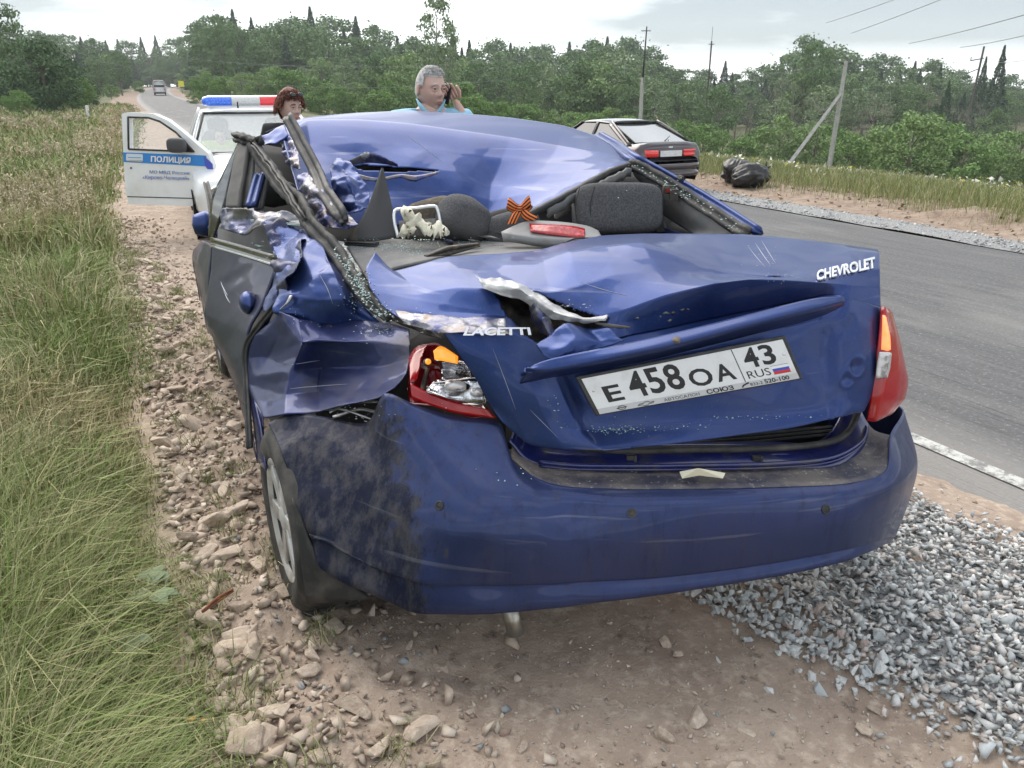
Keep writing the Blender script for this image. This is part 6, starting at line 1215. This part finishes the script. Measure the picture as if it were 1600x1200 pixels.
sgl = mesh('sunglasses', np.concatenate(m.v) @ wR.T * wk + wh, m.f, M['glass']); sgl.location = wom.location; sgl.rotation_euler = wom.rotation_euler; tag(sgl, 'dark sunglasses pushed up on the red-haired woman\'s head', 'sunglasses')
# ------------------------------------------------------------------ other cars (local frame: x right, y forward, z up)
def loft(stations, closed=True):              # each: list of (x,z) half profile from centre top to bottom, at y
    V = []; 
    for y, pr in stations:
        full = [(-x, z) for x, z in pr[::-1]] + [(x, z) for x, z in pr if x > 1e-6] if abs(pr[0][0]) < 1e-6 else [(-x, z) for x, z in pr[::-1]] + list(pr)
        V.append([(x, y, z) for x, z in full])
    V = np.array(V, float); return V
def loftmesh(name, st, m, parent, n=6, sub=0, **k):
    V = loft(st); V = cr1(V, n); r, c = V.shape[:2]; f = [tuple(q) for q in gridfaces(r, c)]; f += [tuple(range(c)), tuple((r - 1) * c + i for i in range(c - 1, -1, -1))]
    return mesh(name, V.reshape(-1, 3), f, m, parent, **k)
def prof(w, zt, zb, belt, low=.25): return [(0, zt + .02), (w * .55, zt + .012), (w * .86, zt - .02), (w * .97, belt), (w, (belt + zb) / 2 + .05), (w * .985, zb + .12), (w * .90, zb)]
def quad3(name, q, m, parent, th=.006): return mesh(name, np.array(q, float), [(0, 1, 2, 3)], m, parent, smooth=False, solid=th)
def bar(pts, wd, w_, th): return strip([np.array(p, float) for p in pts], wd, w_, th, n=5)
def local_wheel(parent, c, r_, out, rm):
    v, f = lathe([(r_ * .64, .0), (r_ * .9, -.01), (r_ * .99, .02), (r_, .04), (r_, .15), (r_ * .97, .18), (r_ * .64, .18)], 36, 'x'); ty = mesh('wheel', (v * [-out, 1, 1]) + c, f, M['tyre'], parent)
    v, f = lathe([(0, .02), (r_ * .2, .015), (r_ * .55, .03), (r_ * .64, .0), (r_ * .66, .03)], 30, 'x'); mesh('rim', (v * [-out, 1, 1]) + c, f, rm, ty)
def build_car(root, paint, p):
    st = p['st']; loftmesh('body', [(y, prof(*a)) for y, a in st], paint, root, n=7)
    # greenhouse
    zb, zr = p['belt'], p['roof']; wb, wr = p['wb'], p['wr']; yf0, yf1, yr1, yr0 = p['cab']      # base front, roof front, roof rear, base rear
    rs = [[(-wr, yr1, zr - .015), (-wr, (yf1 + yr1) / 2, zr), (-wr, yf1, zr - .02)], [(-wr * .5, yr1 - .03, zr + .015), (-wr * .5, (yf1 + yr1) / 2, zr + .04), (-wr * .5, yf1 + .03, zr + .01)], [(wr * .5, yr1 - .03, zr + .015), (wr * .5, (yf1 + yr1) / 2, zr + .04), (wr * .5, yf1 + .03, zr + .01)], [(wr, yr1, zr - .015), (wr, (yf1 + yr1) / 2, zr), (wr, yf1, zr - .02)]]
    G = cr1(np.array(rs), 6); G = cr1(G.transpose(1, 0, 2), 6); roof = mesh('roof', G.reshape(-1, 3), gridfaces(*G.shape[:2]), paint, root, solid=.03)
    gl = p.get('glass', M['glass'])
    quad3('windshield', [(-wb * .93, yf0 + .0, zb), (wb * .93, yf0, zb), (wr * .96, yf1, zr - .03), (-wr * .96, yf1, zr - .03)], gl, root)
    quad3('rear_window', [(-wb * .9, yr0, p.get('rbelt', zb)), (wb * .9, yr0, p.get('rbelt', zb)), (wr * .94, yr1, zr - .03), (-wr * .94, yr1, zr - .03)], p.get('rglass', gl), root)
    for s in (-1, 1):
        ym = (yf1 + yr1) / 2 - .05
        if not (p.get('open') == s): quad3('side_window', [(s * wb * .985, yf0 - .12, zb + .01), (s * wr * 1.0, yf1 - .06, zr - .05), (s * wr, ym, zr - .04), (s * wb, ym, zb + .01)], gl, root)
        quad3('side_window', [(s * wb, ym - .03, zb + .01), (s * wr, ym - .03, zr - .04), (s * wr, yr1 + .05, zr - .05), (s * wb * .99, yr0 + .18, zb + .01)], gl, root)
        for nm, a, b, w_ in (('front_pillar', (s * wb * .97, yf0, zb - .01), (s * wr, yf1, zr - .02), .05), ('middle_pillar', (s * wb * 1.003, ym - .015, zb - .02), (s * wr * 1.01, ym - .015, zr - .02), .06), ('rear_pillar', (s * wb * .97, yr0 + .06, zb - .02), (s * wr, yr1, zr - .02), .11)):
            v, f = bar([a, (np.array(a) + b) / 2 + [s * .01, 0, .01], b], (0, 1, 0) if nm != 'front_pillar' else (1, .5, 0), w_, .03); mesh(nm, v, f, paint, root)
    for y in p['axles']:
        for s in (-1, 1):
            local_wheel(root, np.array([s * p['tr'], y, p['wrad']]), p['wrad'], s, p.get('rm', M['rim']))
            v, f = lathe([(p['wrad'] * 1.22, -.012), (p['wrad'] * 1.20, .0), (.0, .001)], 36, 'x'); mesh('wheel_arch', (v * [-s, 1, 1]) + np.array([s * (p['tr'] - .005), y, p['wrad'] + .02]), f, M['inside'], root)
# police car, facing the camera
pc_loc = np.array([-2.62, 9.25, 0]); pc = empty('police_car', tuple(pc_loc + [-.75, 1.5, 0]), pi + R(22), 'white police sedan with a red, white and blue light bar and its passenger door open', 'car')
W_ = .82
pp = dict(st=[(-2.05, (.70, .86, .40, .80)), (-1.95, (.78, .90, .30, .82)), (-1.3, (W_, .93, .25, .86)), (0, (W_, .90, .22, .86)), (.95, (W_, .90, .22, .84)), (1.5, (.80, .84, .24, .78)), (1.95, (.76, .74, .28, .68)), (2.08, (.66, .66, .38, .60))], belt=.90, roof=1.36, wb=.76, wr=.56, cab=(1.0, .40, -.85, -1.45), axles=(1.35, -1.2), tr=.80, wrad=.29, open=-1)
M['wscreen'] = mat('windscreen_glass', (.55, .60, .62), .03, spec=.6, trans=.0, alpha=.38)
pp['glass'] = M['wscreen']; build_car(pc, M['wpaint'], pp)
quad3('cabin_floor', [(-.7, -1.4, .5), (.7, -1.4, .5), (.7, 1.2, .55), (-.7, 1.2, .55)], M['inside'], pc)
v, f = strip([np.array([-.73, 1.06, .885]), np.array([0, 1.09, .90]), np.array([.73, 1.06, .885])], (0, 1, 0), .12, .02); mesh('dashboard', v, f, M['black'], pc)
m = MB()
for a, b in (((-.72, .99, .905), (.72, .99, .905)), ((-.545, .42, 1.335), (.545, .42, 1.335)), ((-.72, .99, .905), (-.545, .42, 1.335)), ((.72, .99, .905), (.545, .42, 1.335))): m.tube([a, b], .016, 6)
m.out('windscreen_seal', M['rubber'], pc)
for s in (-1, 1):
    cushion('seat', (s * .36, -.15, .82), (.48, .16, .62), rotm(.2, 0, 0), M['fabric'], pc); cushion('headrest', (s * .36, -.24, 1.18), (.26, .10, .16), np.eye(3), M['fabric'], pc)
    v, f = lathe([(0, .02), (.07, .015), (.09, 0), (.07, -.02)], 20, 'z'); mesh('headlight', (v * [1.5, .8, 1]) @ rotm(-pi / 2, 0, 0).T + [s * .52, 2.05, .60], f, M['clear'], pc)
lb = MB().box((0, -.1, 1.40), (.95, .10, .03)).box((-.3, -.1, 1.375), (.04, .12, .03)).box((.3, -.1, 1.375), (.04, .12, .03)); lbo = lb.out('light_bar_base', M['badge'], pc, smooth=False)
M['lbblue'] = mat('blue_beacon', (.02, .10, .55), .15, coat=1, emit=((.02, .10, .6), .12), noise=[((.05, .2, .7), 60, .45, .6)]); M['lbred'] = mat('red_beacon', (.62, .02, .03), .15, coat=1, emit=((.6, .02, .03), .12)); M['lbwhite'] = mat('white_beacon', (.62, .62, .62), .25, coat=.5, noise=[((.45, .45, .46), 120, .5, .6)])
def capsule(x0, x1, r_, cap): 
    pr = [(.0, x0), (r_ * .7, x0 + .02), (r_, x0 + .09)] if cap == -1 else [(r_ * .98, x0)]
    pr += [(r_, x1 - .09), (r_ * .7, x1 - .02), (.0, x1)] if cap == 1 else [(r_ * .98, x1)]
    return lathe(pr, 24, 'x')
for x0, x1, cap, m_ in ((-.53, -.175, -1, 'lbblue'), (-.172, .172, 0, 'lbwhite'), (.175, .53, 1, 'lbred')):
    v, f = capsule(-x1, -x0, .068, -cap if cap else 0); mesh('beacon_lens', v * [1, 1.3, 1] + [0, -.1, 1.465], f, M[m_], lbo)
v, f = tube([(0.0, -.35, 1.38), (0.02, -.40, 1.95)], [.004, .0015], 5); mesh('antenna', v, f, M['trim'], pc)
v, f = tube([(.12, .2, 1.385), (.12, .2, 1.46)], [.012, .008], 6); mesh('antenna_stub', v, f, M['ink'], pc)
MB().box((0, 2.09, .44), (.52, .015, .11)).out('number_plate', M['white'], pc, smooth=False)
v, f = strip([np.array([-.825, .98, .80]), np.array([-.83, 1.25, .74]), np.array([-.81, 1.75, .58])], (0, 0, 1), .09, .006); mesh('blue_stripe', v, f, M['stripe'] if 'stripe' in M else M.setdefault('stripe', mat('blue_stripe', (.02, .22, .62), .35, coat=.5)), pc)
# seated officer seen faintly through the windscreen
M['hivis'] = mat('hi_vis', (.62, .85, .08), .7)
off = empty('person', tuple(np.array(pc.location) + [0, 0, -.28]), pi + R(22), 'officer in a yellow-green vest seated behind the police windscreen', 'person')
hvv, hff, hu_ = head_mesh(); mesh('body', *merged((hvv + [.36, -.02 * -1 + .05, 1.44], hff), tube([(.36, .03, 1.0), (.36, .03, 1.36)], [.1, .055], 12)), M['skin'], off)
skin('vest', [np.array(q) for q in ((.36, -.05, .85), (.36, -.02, 1.05), (.36, .0, 1.24), (.18, .02, 1.22), (.14, .2, 1.05), (.54, .02, 1.22), (.58, .2, 1.05))], [(0, 1), (1, 2), (2, 3), (3, 4), (2, 5), (5, 6)], [.17, .17, .14, .08, .06, .08, .06], M['hivis'], off)
hq, hk = hairshell(hvv, hu_, .52, .1, 3); hfk = [tuple(q) for q in hff if hk[list(q)].min() > -.3]; us = sorted({i for q in hfk for i in q}); mp_ = {a: b for b, a in enumerate(us)}; mesh('hair', hq[us] + [.36, .07, 1.44], [tuple(mp_[i] for i in q) for q in hfk], M['ink'], off)
# open door of the police car, swung out towards the left of the picture
DY = 8.95
def D(px, py, dy=0): return P(px, py, DY + dy + (px - 325) * -.0012)
outer = [(190, 178), (200, 175), (240, 178), (262, 188), (285, 206), (325, 240), (333, 262), (334, 300), (327, 323), (262, 321), (201, 319), (196, 300), (193, 250)]
win = [(200, 183), (232, 184), (250, 190), (275, 207), (303, 237), (201, 233)]
door = bmesh.new()
def polyplate(name, outer, hole_, m, parent, th, dy=0):
    bm = bmesh.new(); ov = [bm.verts.new(tuple(D(*q, dy))) for q in outer]; eds = [bm.edges.new((ov[i], ov[(i + 1) % len(ov)])) for i in range(len(ov))]
    if hole_: hv2 = [bm.verts.new(tuple(D(*q, dy))) for q in hole_]; eds += [bm.edges.new((hv2[i], hv2[(i + 1) % len(hv2)])) for i in range(len(hv2))]
    bmesh.ops.triangle_fill(bm, edges=eds, use_beauty=True); bmesh.ops.recalc_face_normals(bm, faces=bm.faces[:])
    if bm.faces[0].normal.y > 0: bmesh.ops.reverse_faces(bm, faces=bm.faces[:])
    bm.verts.index_update(); v = [x.co[:] for x in bm.verts]; f = [[q.index for q in x.verts] for x in bm.faces]; bm.free()
    return mesh(name, v, f, m, parent, smooth=False, solid=th)
door.free(); DR = empty('door_root', (0, 0, 0)); bpy.data.objects.remove(DR)
bpy.context.view_layer.update(); Minv = np.array(pc.matrix_world.inverted())
def to_local(o):
    me = o.data; v = np.array([x.co[:] for x in me.vertices]); v = v @ Minv[:3, :3].T + Minv[:3, 3]; me.vertices.foreach_set('co', v.astype(np.float32).ravel()); me.update()
dparts = []
op = polyplate('open_door', outer, win, M['wpaint'], None, .09); dparts.append(op)
gw_ = polyplate('door_window', win, None, mat('clear_window', (.8, .85, .85), .02, alpha=.16), None, .004, .04); dparts.append(gw_)
stp = polyplate('blue_stripe', [(192, 238), (322, 243), (323, 260), (193, 253)], None, M['stripe'], None, .004, -.006); dparts.append(stp)
stp2 = polyplate('blue_stripe', [(318, 243), (332, 256), (334, 276), (320, 259)], None, mat('violet_stripe', (.06, .09, .45), .4), None, .004, -.008); dparts.append(stp2)
em = polyplate('emblem_panel', [(197, 241), (199, 240), (222, 241), (223, 243), (223, 251), (222, 252.5), (199, 251.5), (197, 250)], None, mat('emblem_white', (.62, .68, .72), .4), None, .003, -.012); dparts.append(em)
em2 = polyplate('emblem_print', [(200, 245.5), (220, 246), (220, 247), (200, 246.5)], None, M['stripe'], None, .002, -.015); dparts.append(em2)
em3 = polyplate('emblem_print', [(199, 250), (222, 250.6), (222, 251.6), (199, 251)], None, mat('gold', (.5, .35, .1), .5), None, .002, -.015); dparts.append(em3)
sl = polyplate('sill_groove', [(199, 306.5), (328, 310), (328, 311.5), (199, 308)], None, M['rubber'], None, .003, -.004); dparts.append(sl)
ks = polyplate('door_lock', [(203, 261), (206, 261), (206, 264), (203, 264)], None, M['trim'], None, .004, -.008); dparts.append(ks)
ol = polyplate('side_marker', [(315, 272), (318, 272), (318, 275), (315, 275)], None, M['amber'], None, .008, -.008); dparts.append(ol)
m = MB()
for i in range(len(win)): m.tube([D(*win[i], -.004), D(*win[(i + 1) % len(win)], -.004)], .011, 6)
ws = m.out('window_seal', M['rubber'], None); dparts.append(ws)
qf = lambda a, b, c, d: [D(*a, -.012), D(*b, -.012), D(*c, -.012), D(*d, -.012)]
M['decalw'] = mat('white_decal', (.80, .80, .80), .4); M['decalb'] = mat('blue_decal', (.10, .16, .42), .5)
for t, q, m_, bo in (('ПОЛИЦИЯ', qf((236, 243.5), (298, 246), (298, 257), (236, 254.5)), M['decalw'], .03), ('МО МВД России', qf((234, 266), (296, 268), (296, 274), (234, 272)), M['decalb'], .0), ('«Кирово-Челецкий»', qf((223, 273.5), (296, 275.5), (296, 283), (223, 281)), M['decalb'], .0)):
    dparts.append(letters(t, q, m_, 'door_lettering', None, .002, off=.002, bold=bo))
mm = MB(); c = D(276, 227, -.10); v = cushion('wing_mirror', c, (.20, .12, .155), np.eye(3), mat('mirror_housing', (.055, .055, .06), .45), None, 3.5); dparts.append(v)
tri_ = polyplate('mirror_mount', [(282, 219), (304, 238), (284, 238)], None, M['black'], None, .02, -.015); dparts.append(tri_)
op.parent = pc; to_local(op); sub_ = dparts[1:]
for o in sub_: to_local(o); o.parent = op
# ------------------------------------------------------------------ dark car passing on the far side of the road
qd_ = empty('passing_car', (2.30 - .55, 13.9 + 1.1, .0), R(27), 'dark maroon hatchback driving away along the far side of the road', 'car')
M['maroonp'] = mat('dark_maroon_paint', (.045, .030, .038), .3, .3, coat=1, noise=[((.06, .05, .05), 3, .4, .7)])
qd_.scale = (.92, .92, .84); w2 = .72
q2 = dict(st=[(-1.95, (.62, .70, .36, .64)), (-1.9, (.69, .92, .24, .80)), (-1.7, (w2, .95, .22, .84)), (-1.0, (w2, .92, .20, .84)), (.5, (w2, .88, .20, .82)), (1.2, (w2, .84, .2, .78)), (1.8, (.68, .72, .25, .66)), (1.95, (.58, .62, .32, .58))], belt=.90, rbelt=.94, roof=1.30, wb=.68, wr=.52, cab=(.75, .15, -.80, -1.68), axles=(1.25, -1.2), tr=.70, wrad=.28)
M['rglass'] = mat('rear_glass_sky', (.04, .05, .055), .04, spec=1, coat=1); q2['rglass'] = M['rglass']
build_car(qd_, M['maroonp'], q2)
quad3('cabin_floor', [(-.6, -1.5, .5), (.6, -1.5, .5), (.6, .9, .5), (-.6, .9, .5)], M['inside'], qd_)
for s in (-1, 1):
    v, f = strip([np.array([s * .28, -1.945, .76]), np.array([s * .5, -1.93, .765]), np.array([s * .69, -1.80, .775])], (0, 0, 1), .12, .05); t = mesh('tail_light', v, f, M['taill'] if 'taill' in M else M.setdefault('taill', mat('tail_lamp', (.55, .02, .02), .25, coat=1, emit=((1, .05, .04), .08))), qd_)
MB().box((0, -1.955, .755), (.46, .02, .11)).out('number_plate', M['white'], qd_, smooth=False)
v, f = strip([np.array([-.70, -1.80, .46]), np.array([-.5, -1.99, .45]), np.array([0, -2.03, .45]), np.array([.5, -1.99, .45]), np.array([.70, -1.80, .46])], (0, 0, 1), .24, .09, n=8); mesh('rear_bumper', v, f, M['maroonp'], qd_)
v, f = strip([np.array([-.6, -1.95, .625]), np.array([0, -1.99, .625]), np.array([.6, -1.95, .625])], (0, 0, 1), .02, .02); mesh('bumper_line', v, f, M['black'], qd_)
MB().box((.0, -1.93, .87), (.09, .02, .03)).out('rear_badge', M['badge'], qd_, smooth=False, bevel=.004)
m = MB(); 
for a, b in (((-.60, -1.70, .945), (.60, -1.70, .945)), ((-.50, -.82, 1.285), (.50, -.82, 1.285)), ((-.60, -1.70, .945), (-.50, -.82, 1.285)), ((.60, -1.70, .945), (.50, -.82, 1.285))): m.tube([a, b], .014, 6)
m.out('window_seal', M['rubber'], qd_)
v, f = tube([(.0, -1.74, .96), (.3, -1.5, 1.05)], [.012, .006], 6); mesh('rear_wiper', v, f, M['ink'], qd_)
# bus far down the road
bx, by = (249.5 - 800) / 1332. * 150, 150.; bz = float(terr(bx, by)) + .05
bus = empty('bus', (bx, by, bz), R(22), 'small white bus far down the road seen from behind', 'bus')
loftmesh('body', [(-3.2, [(0, 2.35), (.7, 2.3), (.93, 2.0), (.98, 1.2), (.96, .35)]), (-3.0, [(0, 2.5), (.75, 2.45), (.98, 2.1), (1.02, 1.2), (1.0, .3)]), (3.2, [(0, 2.5), (.75, 2.45), (.98, 2.1), (1.02, 1.2), (1.0, .3)])], M['wpaint'], bus, n=3)
quad3('rear_window', [(-.82, -3.24, 1.35), (.82, -3.24, 1.35), (.78, -3.16, 2.05), (-.78, -3.16, 2.05)], M['glass'], bus, .03)
MB().box((0, -3.22, .42), (1.9, .12, .28)).out('rear_bumper', M['black'], bus, smooth=False)
for s in (-1, 1):
    MB().box((s * .82, -3.2, 1.0), (.16, .06, .3)).out('tail_light', M['taill'], bus, smooth=False)
    for y in (-2, 2.1): local_wheel(bus, np.array([s * .95, y, .38]), .38, s, M['rim'])
# ------------------------------------------------------------------ black bags beyond the road
M['bag'] = mat('black_bag', (.012, .012, .014), .38, coat=.15)
def bag(px, py, Y, s, rot, label, seed):
    c = P(px, py, Y); zb = float(dirt_z(np.array([c[0]]), np.array([c[1]]), *[np.array([q]) for q in ns(c[0], c[1])])[0]); e_ = world_empty('rubbish_bag', (c[0], c[1], zb), label=label, cat='rubbish bag', group='black rubbish bags on the far verge')
    n = 34; v = []
    for i in range(n + 1):
        a = -pi / 2 + pi * i / n
        for j in range(2 * n): b = pi * j / n; v.append((cos(a) * cos(b), cos(a) * sin(b), sin(a)))
    v = np.array(v); d = .28 * facet(v[:, 0] * 2.2 + v[:, 1] * 1.3, v[:, 2] * 2.2 + v[:, 1], seed) + .16 * facet(v[:, 0] * 5 + v[:, 1] * 3, v[:, 2] * 5 + v[:, 1] * 4, seed + 2) + .06 * facet(v[:, 0] * 12 + v[:, 1] * 7, v[:, 2] * 12, seed + 4)
    v = v * (1 + d)[:, None] * np.array(s) / 2; v[:, 2] = np.maximum(v[:, 2], -s[2] * .36); cc = np.array([c[0], c[1], zb + s[2] * .34]); mesh('sack', v @ rotm(0, 0, rot).T + cc, gridfaces(n + 1, 2 * n, True), M['bag'], e_)
    k = MB(); p0 = cc + np.array([s[0] * .42 * cos(rot), s[0] * .42 * sin(rot), s[2] * .25])
    for j in range(6): k.tube([p0, p0 + [rnd.uniform(-.06, .12), rnd.uniform(-.06, .06), rnd.uniform(.02, .16)]], [.03, .008], 5)
    k.out('knot', M['bag'], e_)
bag(1150, 282, 14.4, (.52, .5, .46), 2.0, 'rounder black rubbish bag on the left of the pair across the road', 3)
bag(1172, 287, 14.0, (.72, .5, .44), .4, 'longer black rubbish bag lying on the right of the pair across the road', 15)
# ------------------------------------------------------------------ small things on the ground
p0, p1 = P(316, 956, z=.09), P(364, 922, z=.09); v, f = strip([p0, (p0 + p1) / 2 + [0, 0, .004], p1], (0, .5, .6), [.008, .018, .010], .008); tag(mesh('bark_chip', v, f, mat('red_bark', (.30, .11, .055), .9, noise=[((.18, .07, .04), 40, .4, .6)])), 'reddish splinter of bark lying across the pale stone', 'bark')
for (px, py, s, lb_) in ((299, 1122, .022, 'larger orange fragment beside the grey stone in the grass'), (318, 1124, .014, 'smaller orange fragment right of the larger one')):
    q = P(px, py, z=.07); v, f = small[2]; tag(mesh('orange_fragment', v * s * [1.6, 1.2, .8] + q, f, mat('orange_bit', (.55, .26, .06), .6), smooth=False), lb_, 'fragment')
q = P(280, 1124, z=.05); place_rock(gst[0][1], 'stone', q[0], q[1], .06, shoulder, .01)
